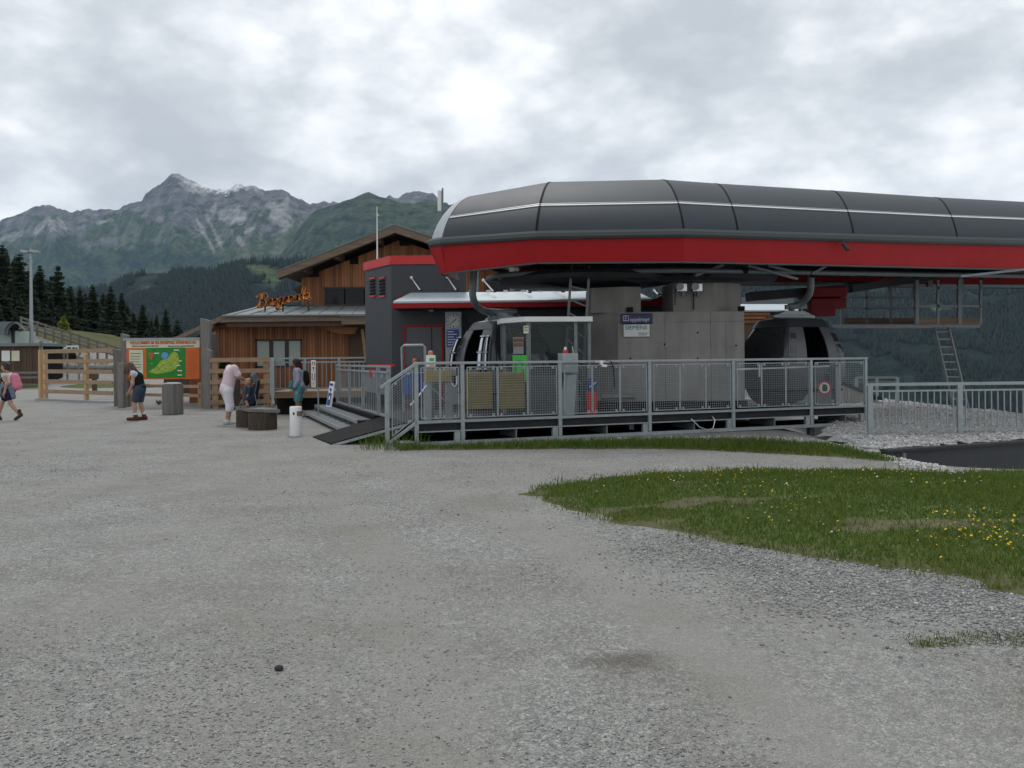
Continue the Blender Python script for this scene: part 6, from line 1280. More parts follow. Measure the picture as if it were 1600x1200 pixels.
# log litter bin
p = atz(270, 647); t = thing('litter_bin', 'round litter bin clad with weathered upright boards and metal lid', 'bin', p); r_ = 14.5 * p.y / K; h_ = at(270, 600, p.y).z
for k in range(20):
    a_ = k * 2 * math.pi / 20; m = MB(); m.tint = random.random(); m.box(-.046 * r_ / .29, .046 * r_ / .29, -.02, .02, .01, h_ - random.uniform(0, .02), Matrix.Translation((r_ * math.cos(a_), r_ * math.sin(a_), 0)) @ Matrix.Rotation(a_ + math.pi / 2, 4, 'Z')); m.build('board', M['grey_wood'], t)
m = MB(); m.lathe([(r_ * .92, 0), (r_ * .92, h_ - .02)], 20); m.build('drum', M['black'], t); m = MB(); m.lathe([(r_ * .95, h_), (r_ * .9, h_ + .03), (r_ * .5, h_ + .05), (r_ * .45, h_ + .05)], 24); m.build('lid', M['galv'], t, smooth=40)
# bench of a plank on two logs
A, B_, C_ = at(367, 633, 21.1), at(393, 640.5, 19.9), at(438, 639.5, 19.6); zt_ = .5
A, B_, C_ = (Vector((q.x, q.y, zt_)) for q in (A, B_, C_)); ctr = (A + C_) / 2; t = thing('log_bench', 'low bench of grey planks resting on two bark-covered logs', 'bench', (ctr.x, ctr.y, 0)); D_ = A + (C_ - B_)
for k in range(3):
    f0, f1 = k / 3 + .006, (k + 1) / 3 - .006; q = [A.lerp(D_, f0), B_.lerp(C_, f0), B_.lerp(C_, f1), A.lerp(D_, f1)]; m = MB(); m.tint = random.random(); m.prism([v_ - t.location - Vector((0, 0, .08)) for v_ in q], (0, 0, .08)); m.build('plank', M['grey_wood'], t, bevel=.006)
for f in (.12, .84):
    q0, q1 = A.lerp(B_, f), D_.lerp(C_, f); c = (q0 + q1) / 2 - t.location; m = MB(); w_ = (q1 - q0).length / 2 * .80; prof = []
    rows = [[Vector((c.x + w_ * math.cos(2 * math.pi * k / 24) * (1 + .05 * math.sin(5 * k)), c.y + .3 * math.sin(2 * math.pi * k / 24) * (1 + .06 * math.sin(7 * k)), z_)) for k in range(25)] for z_ in (0, .12, .3, zt_ - .082)]
    m.grid(rows); m.build('log', M['bark'], t, smooth=True)
# info board between weathered posts
Y = 30.3; ib = thing('information_board', 'large colourful welcome board with a green map between weathered grey posts', 'information board', (at(255, 600, Y).x, Y, 0)); L_ = lambda px, py, Y_=Y: at(px, py, Y_) - ib.location
def plate(x0, x1, y0, y1, d, material, name, parent=ib): p, q = L_(x0, y0), L_(x1, y1); m = MB(); m.box(p.x, q.x, -d, -d + .003 if d > .011 else .05, q.z, p.z); return m.build(name, material, parent)
pn = plate(197.5, 312, 530, 592, .0, M['map_orange'], 'panel')
hd = plate(197.5, 312, 531.5, 543, .012, M['cream'], 'header', pn)
plate(202, 224, 547, 590, .012, M['cream'], 'text_sheet', pn); mp_ = plate(228.5, 290, 543.5, 590, .012, M['map_green'], 'map', pn)
plate(193, 313, 528.5, 531, .06, M['galv'], 'roof_strip')
c = L_(255, 535.5); text('WILLKOMMEN IM ERLEBNISPARK BÄRENBACHL!', .148, M['text_orange'], pn, Matrix.Translation(c + Vector((0, -.018, 0))) @ FRONT, bold=.006, extrude=.002, sx=.76)
c = L_(227, 540.7); text('Welcome to the experience park Bärenbachl!', .062, M['ink'], pn, Matrix.Translation(c + Vector((-.0, -.018, 0))) @ FRONT, extrude=.002, sx=.85, bold=.002)
c = L_(283, 540.7); text('Benvenuti nel parco di esperienza Bärenbachl!', .062, M['ink'], pn, Matrix.Translation(c + Vector((.0, -.018, 0))) @ FRONT, extrude=.002, sx=.8, bold=.002)
def blotch(pts, d, material, name): m = MB(); m.prism([L_(x, y) + Vector((0, -d, 0)) for x, y in pts], (0, .003, 0)); m.build(name, material, pn)
blotch([(233, 581), (238, 577), (246, 571), (252, 563), (262, 560), (268, 552), (272, 549), (277, 552), (280, 560), (280, 568), (276, 575), (268, 580), (255, 583), (242, 584)], .016, M['map_lime'], 'map_print')
blotch([(258 + 5.6 * math.cos(a_), 555.5 + 5.3 * math.sin(a_)) for a_ in np.linspace(0, 6, 14)], .020, M['map_blue'], 'map_print')
for x, y in ((242, 576), (246, 574), (250, 577), (256, 571), (259, 575), (263, 566), (266, 570), (270, 572), (273, 563), (283, 567), (262, 558), (252, 580), (243, 573), (268, 577), (276, 557)): blotch([(x - .9, y + .8), (x + .9, y + .8), (x, y - 1.8)], .022, M['map_green'], 'map_print')
for x, y, w_ in ((245, 552, 4), (276, 547, 4), (282, 564, 2), (279, 571, 3), (281, 579, 3.5), (281, 586, 3.5)): blotch([(x - w_, y - .8), (x + w_, y - .8), (x + w_, y + .8), (x - w_, y + .8)], .022, M['white'], 'map_print')
blotch([(233, 551), (239, 551), (240, 556), (237, 562), (234, 560)], .02, M['text_orange'], 'map_print')
for k in range(9): blotch([(293, 549 + k * 4.4), (305 + (k * 7) % 4, 549 + k * 4.4), (305 + (k * 7) % 4, 549.9 + k * 4.4), (293, 549.9 + k * 4.4)], .016, M['text_orange'], 'text_line')
for k in range(8): blotch([(204, 552 + k * 4.3), (221 - (k * 5) % 4, 552 + k * 4.3), (221 - (k * 5) % 4, 552.7 + k * 4.3), (204, 552.7 + k * 4.3)], .018, M['ink'], 'text_line')
rm_ = random.Random(4)
for k in range(46):
    x, y, w_ = rm_.uniform(230, 288), rm_.uniform(545.5, 588), rm_.uniform(.5, 1.8); blotch([(x - w_, y + w_ * .4), (x - w_ * .2, y - w_ * .7), (x + w_, y - w_ * .2), (x + w_ * .4, y + w_ * .6)], .0145, M[('map_green', 'dark_leaf', 'map_lime')[k % 3]], 'map_print')
for pts in (((238, 579), (247, 575), (253, 568), (261, 566), (267, 559), (274, 556)), ((250, 579), (258, 573), (266, 575), (273, 569), (277, 562)), ((262, 566), (266, 570), (272, 572))):
    m = MB()
    for p_, q_ in zip(pts[:-1], pts[1:]): m.bar(L_(*p_) + Vector((0, -.021, 0)), L_(*q_) + Vector((0, -.021, 0)), .012, .002, up=(0, 1, 0))
    m.build('map_path', M['cream'], pn)
for x0, x1, y0, y1, Yp in ((188.5, 198.5, 521, 630, 30.5), (177, 189, 545, 630, 31.2), (183, 192, 566, 630, 29.9), (313, 327, 497, 636, 29.3), (326.5, 336, 519, 634, 29.8), (317, 329, 543, 637, 28.9)):
    p, q = at(x0, y0, Yp) - ib.location, at(x1, y0, Yp) - ib.location; sl_ = .12 * random.uniform(.3, 1); m = MB(); m.tint = random.random()
    m.prism([(p.x, p.y, -.1), (q.x, p.y, -.1), (q.x + .01, p.y, p.z - sl_), (p.x + (q.x - p.x) * .4, p.y, p.z - sl_ * .3), (p.x - .01, p.y, p.z)], (0, .22, 0)); m.build('post', M['grey_wood'], ib, bevel=.012)
# wooden gate of five boards
g0, g1 = atz(62, 624.5), atz(178, 629.5); g1 = g0 + (g1 - g0) * 1.0; gt = thing('wooden_gate', 'broad wooden gate of five pale boards with a metal foot rail', 'gate', g0); d = g1 - g0
zt_ = at(62, 546, g0.y).z
for k, (f, w_) in enumerate(((.02, .2), (.09, .16), (.655, .16))):
    q = d * f; m = MB(); m.tint = random.random(); m.box(-w_ / 2, w_ / 2, -.07, .07, .02, zt_ - (.02 if f < .5 else .25), Matrix.Translation(q) @ Matrix.Rotation(math.atan2(d.y, d.x), 4, 'Z')); m.build('post', M['new_wood'], gt, bevel=.01)
for k in range(5):
    f = (.985 - k * .0 - k * .2) ; z_ = zt_ * (.955 - .195 * k); m = MB(); m.tint = random.random(); m.bar(d * .08 + Vector((0, -.09, z_)), d * 1.0 + Vector((0, -.09, z_ * .99)), .04, .17); m.build('board', M['fence_wood'], gt, bevel=.006)
m = MB(); m.bar(Vector((-.1, -.1, .04)), d * 1.02 + Vector((0, -.1, .04)), .1, .07); m.build('foot_rail', M['galv'], gt)
# fence behind bin and carrier
def rail_fence(name, label, a, b, nposts, zs, h, material, pw=.16, bh=.16, group=None, ext=0):
    t = thing(name, label, 'fence', a, 0, group); d = b - a
    for k in range(nposts): q = d * (k / max(1, nposts - 1)); m = MB(); m.tint = random.random(); m.box(q.x - pw / 2, q.x + pw / 2, q.y - .05, q.y + .07, q.z - .1, q.z + h); m.build('post', material, t, bevel=.008)
    for z_ in zs: m = MB(); m.tint = random.random(); m.bar(Vector((0, -.07, z_)) - d * ext, d * (1 + ext) + Vector((0, -.07, z_)), .045, bh); m.build('board', material, t)
    return t
a, b = atz(337, 639), atz(417, 637); rail_fence('board_fence', 'pale board fence behind the man in white ending at the terrace', a, b, 2, [at(400, y, b.y).z for y in (562, 579, 596, 611, 627)], at(417, 560, b.y).z, M['fence_wood'], .2, .15, None, .09)
a, b = atz(206, 634), atz(313, 637); rail_fence('board_fence', 'low two-board fence below the colourful welcome board', a, b, 2, [at(270, y, (a.y + b.y) / 2).z for y in (603, 617)], .9, M['fence_wood'], .14, .11)
t = thing('dark_shed', 'dark brown shed half hidden under the welcome board', 'shed', at(285, 602, 40)); m = MB(); m.box(-.9, .75, 0, 1.5, -.4, .38); m.build('body', M['timber_dark'], t); m = MB(); m.box(-1.0, .85, -.1, 1.6, .38, .46); m.build('roof', M['fascia'], t)
# conifer shrub and tree stump with roots
p = at(351, 557, 30.2); sh_ = thing('conifer_shrub', 'small dark conifer shrub growing behind the stump by the fence', 'shrub', (p.x, p.y, p.z - 1.7)); V, F_, T_ = spruce_mesh(1.7, 77, M['shrub'], .34, 4.5, .0); np_mesh('crown', V, F_, M['shrub'], sh_, tint=T_); m = MB(); m.tube([(0, 0, -.1), (0, 0, 1.4)], [.05, .01], 6); m.build('trunk', M['bark'], sh_); p = atz(348, 636)
t = thing('tree_stump', 'gnarled pale tree stump with bare roots beside the tall posts', 'stump', p); m = MB()
rows = [[Vector((r_ * math.cos(2 * math.pi * k / 18) * (1 + .18 * math.sin(3 * k + z_)), r_ * .8 * math.sin(2 * math.pi * k / 18) * (1 + .15 * math.sin(5 * k)), z_)) for k in range(19)] for r_, z_ in ((.34, 0), (.27, .25), (.24, .6), (.25, .95), (.2, 1.05), (.0, 1.06))]
m.grid(rows); m.build('trunk', M['cut_wood'], t, smooth=True)
for k in range(5): m = MB(); a_ = k * 1.2 + .3; m.tube([(.15 * math.cos(a_), .1 * math.sin(a_), .95), (.22 * math.cos(a_), .15 * math.sin(a_), 1.2), (.32 * math.cos(a_ + .3), .2 * math.sin(a_), 1.25 + .05 * k)], [.05, .03, .012], 6); m.build('root', M['cut_wood'], t, smooth=True)
t = thing('tree_stump', 'dark round log standing behind the man in white shorts', 'stump', atz(362, 641) + Vector((0, .3, 0))); m = MB(); m.lathe([(.2, 0), (.19, .5), (.19, 1.25), (.0, 1.27)], 14); m.build('trunk', M['bark'], t, smooth=40)
t = thing('weed', 'small green weed at the foot of the board fence', 'weed', atz(248, 632)); m = MB()
for k in range(26): a_ = k * 2.4; l_ = random.uniform(.08, .22); m.tint = random.random(); q = Vector((l_ * math.cos(a_), l_ * math.sin(a_), random.uniform(.05, .22))); s_ = Vector((-q.y, q.x, 0)).normalized() * .04; m.add([(0, 0, 0), q * .5 + s_, q, q * .5 - s_], [(0, 1, 2, 3)])
m.build('leaves', M['blades'], t, kind='stuff')
# arrow sign on a post, leaning blue board
Y = 22.6; t = thing('direction_sign', 'tall narrow white sign with black arrow symbols on a thin post', 'sign', (at(490, 600, Y).x, Y, 0)); L_ = lambda px, py: at(px, py, Y) - t.location
p, q = L_(486, 563), L_(493.5, 605); m = MB(); m.box(p.x, q.x, 0, .05, q.z, p.z); m.build('panel', M['white'], t, bevel=.01)
m = MB(); m.tube([(L_(491, 0).x, .03, 0), (L_(491, 0).x, .03, q.z)], .022, 8); m.build('post', M['galv'], t)
Q = lambda px, py: L_(px, py) + Vector((0, -.006, 0)); m = MB()
m.tube([Q(489.7 + 1.9 * math.sin(a_), 568 + 2.6 * math.cos(a_)) for a_ in np.linspace(.4, 5.9, 14)], .008, 5)
m.bar(Q(489.7, 573), Q(489.7, 581), .012, .004, (0, 1, 0)); m.bar(Q(489.7, 573), Q(488, 576), .012, .004, (0, 1, 0)); m.bar(Q(489.7, 573), Q(491.4, 576), .012, .004, (0, 1, 0))
m.tube([Q(488, 583), Q(487.8, 590), Q(488.6, 593), Q(489.8, 594), Q(491, 593), Q(491.8, 590), Q(491.5, 583)], .009, 5); m.build('symbol', M['ink'], t)
for k in range(3): m = MB(); a_, b_ = Q(487.5, 597 + k * 2.4), Q(492, 597 + k * 2.4); m.bar(a_, b_, .008, .004, (0, 1, 0)); m.build('symbol', M['ink'], t)
Y = 20.2; p0_, p1_, p2_, p3_ = at(509.5, 635, Y - .1), at(516.5, 636, Y - .1), at(522.5, 597, Y + .25), at(515.5, 596, Y + .25); t = thing('leaning_sign', 'blue and white notice board leaning beside the steps', 'sign', p0_); m = MB()
m.prism([q - t.location for q in (p0_, p1_, p2_, p3_)], (.02, .035, 0)); m.build('panel', M['white'], t)
n_ = Vector((-.004, -.012, 0)); f_ = lambda u, v_: p0_.lerp(p1_, u).lerp(p3_.lerp(p2_, u), v_) - t.location + n_
for v0, v1, mt_ in ((.06, .56, 'blue'), (.84, .94, 'blue')): m = MB(); m.prism([f_(.14, v0), f_(.86, v0), f_(.86, v1), f_(.14, v1)], (-.002, -.004, 0)); m.build('print', M[mt_], t)
m = MB(); m.prism([f_(.3, .62), f_(.7, .62), f_(.7, .72), f_(.3, .76)], (-.002, -.004, 0)); m.build('print', M['blue'], t); m = MB(); m.prism([f_(.38, .28), f_(.68, .30), f_(.62, .44), f_(.42, .42)], (-.004, -.01, 0)); m.build('print', M['white'], t)

# ------------------------------------------------------------------ far corner
Y = 56.0; h = hit(30, 603); t = thing('wooden_hut', 'low dark plank hut with flat roof and two notices on its wall', 'hut', (at(-40, 600, Y).x, Y, at(30, 603, Y).z)); L_ = lambda px, py: at(px, py, Y) - t.location
x0, x1 = L_(-110, 600).x, L_(61, 600).x; zt_ = L_(30, 541).z
m = MB(); m.box(x0, x1, .05, 3, -.5, zt_); m.build('body', M['black'], t); boards(t, x0, x1, .05, lambda x: -.4, lambda x: zt_, .2, M['timber_dark'], 'vertical_boards')
m = MB(); m.box(x0 - .2, x1 + .25, -.3, 3.2, zt_, zt_ + .2); m.build('roof', M['galv_dark'], t)
for xx0, xx1, mt_ in ((3, 16, 'white'), (18.5, 31, 'cream')): a_, b_ = L_(xx0, 548), L_(xx1, 564); m = MB(); m.box(a_.x, b_.x, -.04, 0, b_.z, a_.z); m.build('notice', M[mt_], t)
for k in range(2): a_ = L_(62 + k * 3, 540); m = MB(); m.box(a_.x, a_.x + .1, -.1, 0, a_.z - .5, a_.z + .3); m.build('vent_pipe', M['galv_dark'], t)
a, b = hit(30, 603), hit(63, 604); rail_fence('rail_fence', 'grey two-rail fence below the dark plank hut', Vector((a.x, 52.0, float(gz(a.x, 52)))), Vector((at(64, 600, 52).x, 52.0, float(gz(b.x, 52)))), 3, [.3, .75, 1.05], 1.1, M['grey_wood'], .18, .12)
Y = 59.8; t = thing('arched_shelter', 'building with grey arched sheet metal roof cut by the picture edge', 'shelter', at(0, 530, Y)); L_ = lambda px, py: at(px, py, Y) - t.location; m = MB(); m2 = MB()
arc = [L_(-2 - 0 + 18 + 19 * -math.cos(a_) , 520 - 19.5 * math.sin(a_)) for a_ in np.linspace(.25, 2.85, 14)]; arc = [L_(8, 523), L_(10, 513), L_(15, 506), L_(22, 502.5), L_(28, 503), L_(33, 507), L_(35, 513)]
m.grid([[q + Vector((-yy * .55, yy, 0)) for q in arc] for yy in (0, 2, 4, 6, 8)]); m.grid([[q + Vector((xx_, 0, 0)) for q in (L_(8, 523), L_(10, 513), L_(15, 506), L_(22, 502.5))] for xx_ in (-7, 0)]); m.build('roof', M['metal_roof'], t, smooth=True, solid=.15)
m = MB(); a_, b_ = L_(-40, 516), L_(6, 536); m.box(a_.x, b_.x, 1.0, 4, b_.z - 1, a_.z); m.build('wall', mat('pale_green_wall', (.42, .50, .44), .7), t); m = MB(); a_ = L_(7, 516); m.box(a_.x - .05, a_.x + .1, .9, 1.1, a_.z - 2.5, a_.z + .2); m.build('corner_post', M['steel_dark'], t)
# three-rail fence up the slope
a, b = hit(33, 514), hit(198, 560); a = at(33, 508, 68); b = at(196, 560, 62); t = thing('slope_fence', 'long grey three-rail fence running up the meadow slope', 'fence', a); d = b - a
for k in range(13): q = d * (k / 12); zt2 = 1.15; gq = float(gz(a.x + q.x, a.y + q.y)) - a.z; m = MB(); m.box(q.x - .07, q.x + .07, q.y - .05, q.y + .05, min(gq, q.z - .4) - .2, q.z + .72); m.build('post', M['grey_wood'], t)
for z_ in (.62, .3, -.02): m = MB(); m.tint = random.random(); m.bar(Vector((0, -.08, z_)), d + Vector((0, -.08, z_)), .05, .14); m.build('rail', M['grey_wood'], t)
# floodlight mast
Y = 62; p = at(49.2, 538, Y); t = thing('floodlight_mast', 'tall grey mast carrying two floodlights before the wood', 'mast', (p.x, Y, float(gz(p.x, Y)))); top = at(48.2, 394, Y) - t.location
m = MB(); m.tube([(0, 0, -.3), top], [.16, .08], 10); m.build('pole', M['galv'], t, smooth=40)
for s_ in (-1, 1): m = MB(); m.box(-.34, .24, -.25, .25, -.1, .1, Matrix.Translation(top + Vector((s_ * .36, 0, .02))) @ Matrix.Rotation(R(10), 4, 'Y')); m.build('lamp', M['galv'], t, bevel=.05)
m = MB(); m.tube([top, top + Vector((-.05, 0, .35))], .03, 6); m.build('tip', M['galv'], t)
# white sign, brown box, rocks
Y = 58; p = at(113, 548, Y); t = thing('small_sign', 'small white sign with dark lettering beyond the wooden gate', 'sign', (p.x, Y, float(gz(p.x, Y)))); L_ = lambda px, py: at(px, py, Y) - t.location; a_, b_ = L_(103.5, 540), L_(122.5, 547); m = MB(); m.box(a_.x, b_.x, 0, .05, b_.z, a_.z); pn2 = m.build('panel', M['white'], t)
for x0, x1 in ((105, 111), (113, 117), (118, 121)): m = MB(); u_, v_ = L_(x0, 542.5), L_(x1, 545); m.box(u_.x, v_.x, -.006, -.001, v_.z, u_.z); m.build('print', M['ink'], pn2)
for px in (104, 122): m = MB(); q = L_(px, 540); m.box(q.x - .05, q.x + .05, .05, .12, -.2, q.z); m.build('post', M['galv_dark'], t)
Y = 47; p = at(139, 608, Y); t = thing('wooden_trough', 'dark brown wooden box on legs seen through the gate boards', 'trough', (p.x, Y, 0)); L_ = lambda px, py: at(px, py, Y) - t.location; a_, b_ = L_(130, 583), L_(149, 592)
m = MB(); m.box(a_.x, b_.x, 0, .4, b_.z, a_.z); m.build('box_body', M['timber_dark'], t)
for px in (132, 145): m = MB(); q = L_(px, 592); m.box(q.x - .1, q.x + .1, .1, .3, 0, q.z); m.build('leg', M['timber_dark'], t)
t0 = None
for k, px in enumerate((76, 92, 104, 112, 121, 131, 140, 152, 163, 171)):
    h = hit(px, 576 + random.uniform(-1, 1)); m = MB(); m.sphere((0, 0, .1), random.uniform(.25, .5), 8, 6, (1.4, 1, .6)); m.v = [tuple(np.array(v_) * (1 + .25 * math.sin(9 * v_[0] + 5 * v_[1] + k))) for v_ in m.v]; o = m.build('boulder', M['rock'], smooth=True); o.location = h; set_props(o, 'pale rough boulder in the row edging the track beyond the gate', 'boulder', 'boulders edging the track')
Y = 57; t = thing('parked_quad', 'dark red quad bike parked on the meadow beyond the gate', 'quad bike', hit(97, 563)); t.rotation_euler.z = .3
m = MB(); m.prism([(-.8, -.3, .5), (.8, -.3, .5), (.75, -.3, .85), (.2, -.3, .8), (-.2, -.3, .9), (-.75, -.3, .8)], (0, .6, 0)); m.build('body', M['red'], t, bevel=.05)
for x in (-.6, .6):
    for y in (-.38, .38): m = MB(); m.lathe([(.0, -.1), (.3, -.1), (.32, 0), (.3, .1), (0, .1)], 14, Matrix.Translation((x, y, .32)) @ FRONT); m.build('wheel', M['black'], t, smooth=40)
m = MB(); m.bar((.5, -.35, 1.15), (.5, .35, 1.15), .05); m.bar((.5, 0, .8), (.5, 0, 1.15), .05); m.build('handlebar', M['black'], t); m = MB(); m.box(-.6, .1, -.18, .18, .9, 1.0); m.build('seat', M['black'], t, bevel=.03)
for k, (y0, y1, lb) in enumerate(((462, 548, 'upper of two thin overhead cables crossing before the dark wood'), (478, 556, 'lower of two thin overhead cables crossing before the dark wood'))):
    a, b = at(-20, y0 - 8, 84), at(262, y1 - 26, 78); m = MB(); P = [a.lerp(b, f) - Vector((0, 0, 1.2 * 4 * f * (1 - f) * .5)) for f in np.linspace(0, 1, 14)]; m.tube(P, .016, 5); o = m.build('overhead_cable', M['steel_dark']); set_props(o, lb, 'cable', 'overhead cables')

# ------------------------------------------------------------------ people
def surface_nets(F, org, h):
    sg = F < 0; nx, ny, nz = F.shape; acc = np.zeros((nx - 1, ny - 1, nz - 1, 3)); cnt = np.zeros((nx - 1, ny - 1, nz - 1))
    C = [(i, j, k) for i in (0, 1) for j in (0, 1) for k in (0, 1)]
    sl = lambda c: tuple(slice(o, n - 1 + o) for o, n in zip(c, (nx, ny, nz)))
    for a in C:
        for ax in range(3):
            if a[ax]: continue
            b = tuple(v + (i == ax) for i, v in enumerate(a)); fa, fb = F[sl(a)], F[sl(b)]; cr = (fa < 0) != (fb < 0); t = np.where(cr, fa / np.where(cr, fa - fb, 1), 0)
            for i in range(3): acc[..., i] += np.where(cr, a[i] + (t if i == ax else 0), 0)
            cnt += cr
    act = cnt > 0; idx = -np.ones(act.shape, int); idx[act] = np.arange(act.sum()); ii = np.argwhere(act); V = (ii + acc[act] / cnt[act][:, None]) * h + org; Q = []
    for ax in range(3):
        u, v = (ax + 1) % 3, (ax + 2) % 3; s0 = [slice(1, -1)] * 3; s0[ax] = slice(0, -1); s1 = [slice(1, -1)] * 3; s1[ax] = slice(1, None)
        A = sg[tuple(s0)]; B_ = sg[tuple(s1)]; p = np.argwhere(A != B_); fl = A[tuple(p.T)]; p = p + np.array([0 if i == ax else 1 for i in range(3)])
        eu, ev = np.eye(3, dtype=int)[u], np.eye(3, dtype=int)[v]; q = [idx[tuple((p - a * eu - b * ev).T)] for a, b in ((1, 1), (0, 1), (0, 0), (1, 0))]
        q = np.stack(q, -1); q[~fl] = q[~fl][:, ::-1]; Q.append(q)
    return V, np.concatenate(Q)
def sd_cone(P, a, b, ra, rb, sq=(1, 1, 1)):
    sq = np.array(sq); P = P / sq; a = np.array(a, float) / sq; b = np.array(b, float) / sq; ab = b - a; t = np.clip(((P - a) @ ab) / (ab @ ab + 1e-9), 0, 1); return np.linalg.norm(P - a - t[..., None] * ab, axis=-1) - (ra + (rb - ra) * t)
def sdf_mesh(name, prims, material, parent, h=.018, k=.035, cut=(), tintv=.5):
    pts = np.array([p for q in prims for p in (q[0], q[1])]); rr = max(max(q[2], q[3]) for q in prims) * 1.5 + .05
    lo, hi = pts.min(0) - rr, pts.max(0) + rr; ax = [np.arange(l, u, h) for l, u in zip(lo, hi)]; G = np.stack(np.meshgrid(*ax, indexing='ij'), -1); F = None
    for q in prims:
        d = sd_cone(G, *q)
        if F is None: F = d
        else: hh = np.clip(.5 + .5 * (F - d) / k, 0, 1); F = F * (1 - hh) + d * hh - k * hh * (1 - hh)
    for c, n in cut: n = np.array(n, float) / np.linalg.norm(n); F = np.maximum(F, (G - np.array(c)) @ n)
    V, Q = surface_nets(F, lo, h); return V, Q
def hand_fingers(w, d, side, r=.0085):
    """five bent fingers leaving a palm at wrist w pointing along d; returns verts, quads"""
    d = np.array(d, float); d /= np.linalg.norm(d); s = np.cross(d, (0, 0, 1.0)) if abs(d[2]) < .9 else np.array([0, 1.0, 0]); s = s - d * (s @ d); s /= np.linalg.norm(s); n = np.cross(s, d) * side; m = MB(); w = np.array(w, float)
    for k, (o, L) in enumerate(((-.030, .062), (-.010, .075), (.010, .072), (.028, .055))):
        b = w + d * .08 + s * o; m.tube([b - d * .02, b + d * L * .45 + n * .006, b + d * L * .8 + n * .022, b + d * L * .9 + n * .04], [r * 1.05, r, r * .9, r * .6], 6)
    b = w + d * .03 - s * .03; m.tube([b, b - s * .025 + d * .025 + n * .01, b - s * .03 + d * .055 + n * .02], [r * 1.2, r * 1.1, r * .7], 6)
    return m
SKIN = mat('skin', (.40, .235, .17), .55, 0, .08, 8); SKIN2 = mat('skin_tanned', (.30, .155, .10), .55, 0, .08, 8)
def cloth(name, col, var=.15): return mat(name, col, .85, 0, var, 14, bump=.3, bscale=18, spec=.15)
def person(label, loc, rz, J, parts, skin, hair_col, hair_prims, shoes, face=True, scale=1.0):
    """J: joints in metres, x forward, y to the person's left, z up"""
    t = thing('person', label, 'person', loc, rz); t.scale = (scale,) * 3; v = lambda a: np.array(J[a], float); pr = []
    H = v('head'); N_ = v('neck'); up = (H - N_) / np.linalg.norm(H - N_); fw = np.array(J.get('look', (1, 0, 0)), float); fw = fw - up * (fw @ up); fw /= np.linalg.norm(fw); sd = np.cross(up, fw)
    pr += [(H + up * .02 - fw * .01, H + up * .025 - fw * .02, .092, .092), (H - up * .045 + fw * .03, H - up * .075 + fw * .045, .066, .048), (N_, H - up * .05, .055, .05)]
    if face:
        pr += [(H - up * .005 + fw * .085, H - up * .028 + fw * .105, .013, .017), (H - up * .01 + sd * .088, H - up * .04 + sd * .086, .018, .013), (H - up * .01 - sd * .088, H - up * .04 - sd * .086, .018, .013), (H - up * .062 + fw * .083 + sd * .015, H - up * .062 + fw * .083 - sd * .015, .012, .012)]
    C_, P_, W_ = v('chest'), v('pelvis'), (v('chest') * .42 + v('pelvis') * .58)
    pr += [(C_, W_, .135, .115), (W_, P_, .115, .14), (C_, N_, .12, .06)]
    for s in ('l', 'r'):
        S_, E_, Wr, Hp, Kn, An, To = (v(a + s) for a in ('sh', 'el', 'wr', 'hip', 'kn', 'an', 'toe'))
        pr += [(C_ * .35 + S_ * .65, S_, .075, .062), (S_, E_, .052, .042), (E_, Wr, .041, .029), (Wr, Wr + (Wr - E_) / np.linalg.norm(Wr - E_) * .07, .030, .028), (P_ * .4 + Hp * .6, Hp, .11, .09), (Hp, Kn, .088, .058), (Kn * .75 + An * .25, Kn, .056, .055), (Kn * .7 + An * .3, An, .056, .036), (An, An + np.array([0, 0, -.03]), .036, .04), (An + np.array([0, 0, -.045]), To, .036, .028)]
    V, Q = sdf_mesh('body', pr, skin, t); m = MB()
    for s, q in (('l', 1), ('r', -1)): f = hand_fingers(v('wr' + s), v('wr' + s) - v('el' + s), q); m.add(f.v, f.f)
    b = MB(); b.add([tuple(p) for p in V], [tuple(f) for f in Q]); b.add(m.v, m.f); b.build('body', skin, t, smooth=True)
    if face:
        e = MB()
        for s in (-1, 1): e.sphere(H + up * .012 + fw * .078 + sd * .032 * s, .0125, 8, 6)
        e.build('eyes', M['ink'], t, smooth=True); e = MB(); c = H - up * .062 + fw * .094; e.sphere(c, .02, 8, 5, (.4, 1, .3)); e.build('mouth', mat('lips', (.32, .11, .10), .5), t, smooth=True)
    if hair_prims:
        V, Q = sdf_mesh('hair', hair_prims(H, up, fw, sd), None, t, .014, .03); b = MB(); b.add([tuple(p) for p in V], [tuple(f) for f in Q]); b.build('hair', mat('hair', hair_col, .6, 0, .35, 30, stretch=(1, 1, .2), bump=.5, bscale=60), t, smooth=True)
    for nm, prims, mt_, cut in parts(v):
        V, Q = sdf_mesh(nm, prims, mt_, t, .016, .03, cut); b = MB(); b.add([tuple(p) for p in V], [tuple(f) for f in Q]); b.build(nm, mt_, t, smooth=True)
    for s in ('l', 'r'):
        An, To = v('an' + s), v('toe' + s); d = To - (An + np.array([0, 0, -.05])); d /= np.linalg.norm(d); heel = An + np.array([0, 0, -.045]) - d * .05
        V, Q = sdf_mesh('shoe', [(heel, To + d * .02, .05, .044), (An + np.array([0, 0, shoes[2]]), heel, .052, .05)], None, t, .013, .03, [((0, 0, min(heel[2], To[2]) - .042), (0, 0, -1))]); b = MB(); b.add([tuple(p) for p in V], [tuple(f) for f in Q]); b.build('shoe', shoes[0], t, smooth=True)
        if shoes[1]: V, Q = sdf_mesh('sock', [(An + np.array([0, 0, .02]), An + np.array([0, 0, shoes[2] + .05]), .046, .046)], None, t, .013); b = MB(); b.add([tuple(p) for p in V], [tuple(f) for f in Q]); b.build('sock', shoes[1], t, smooth=True)
    return t
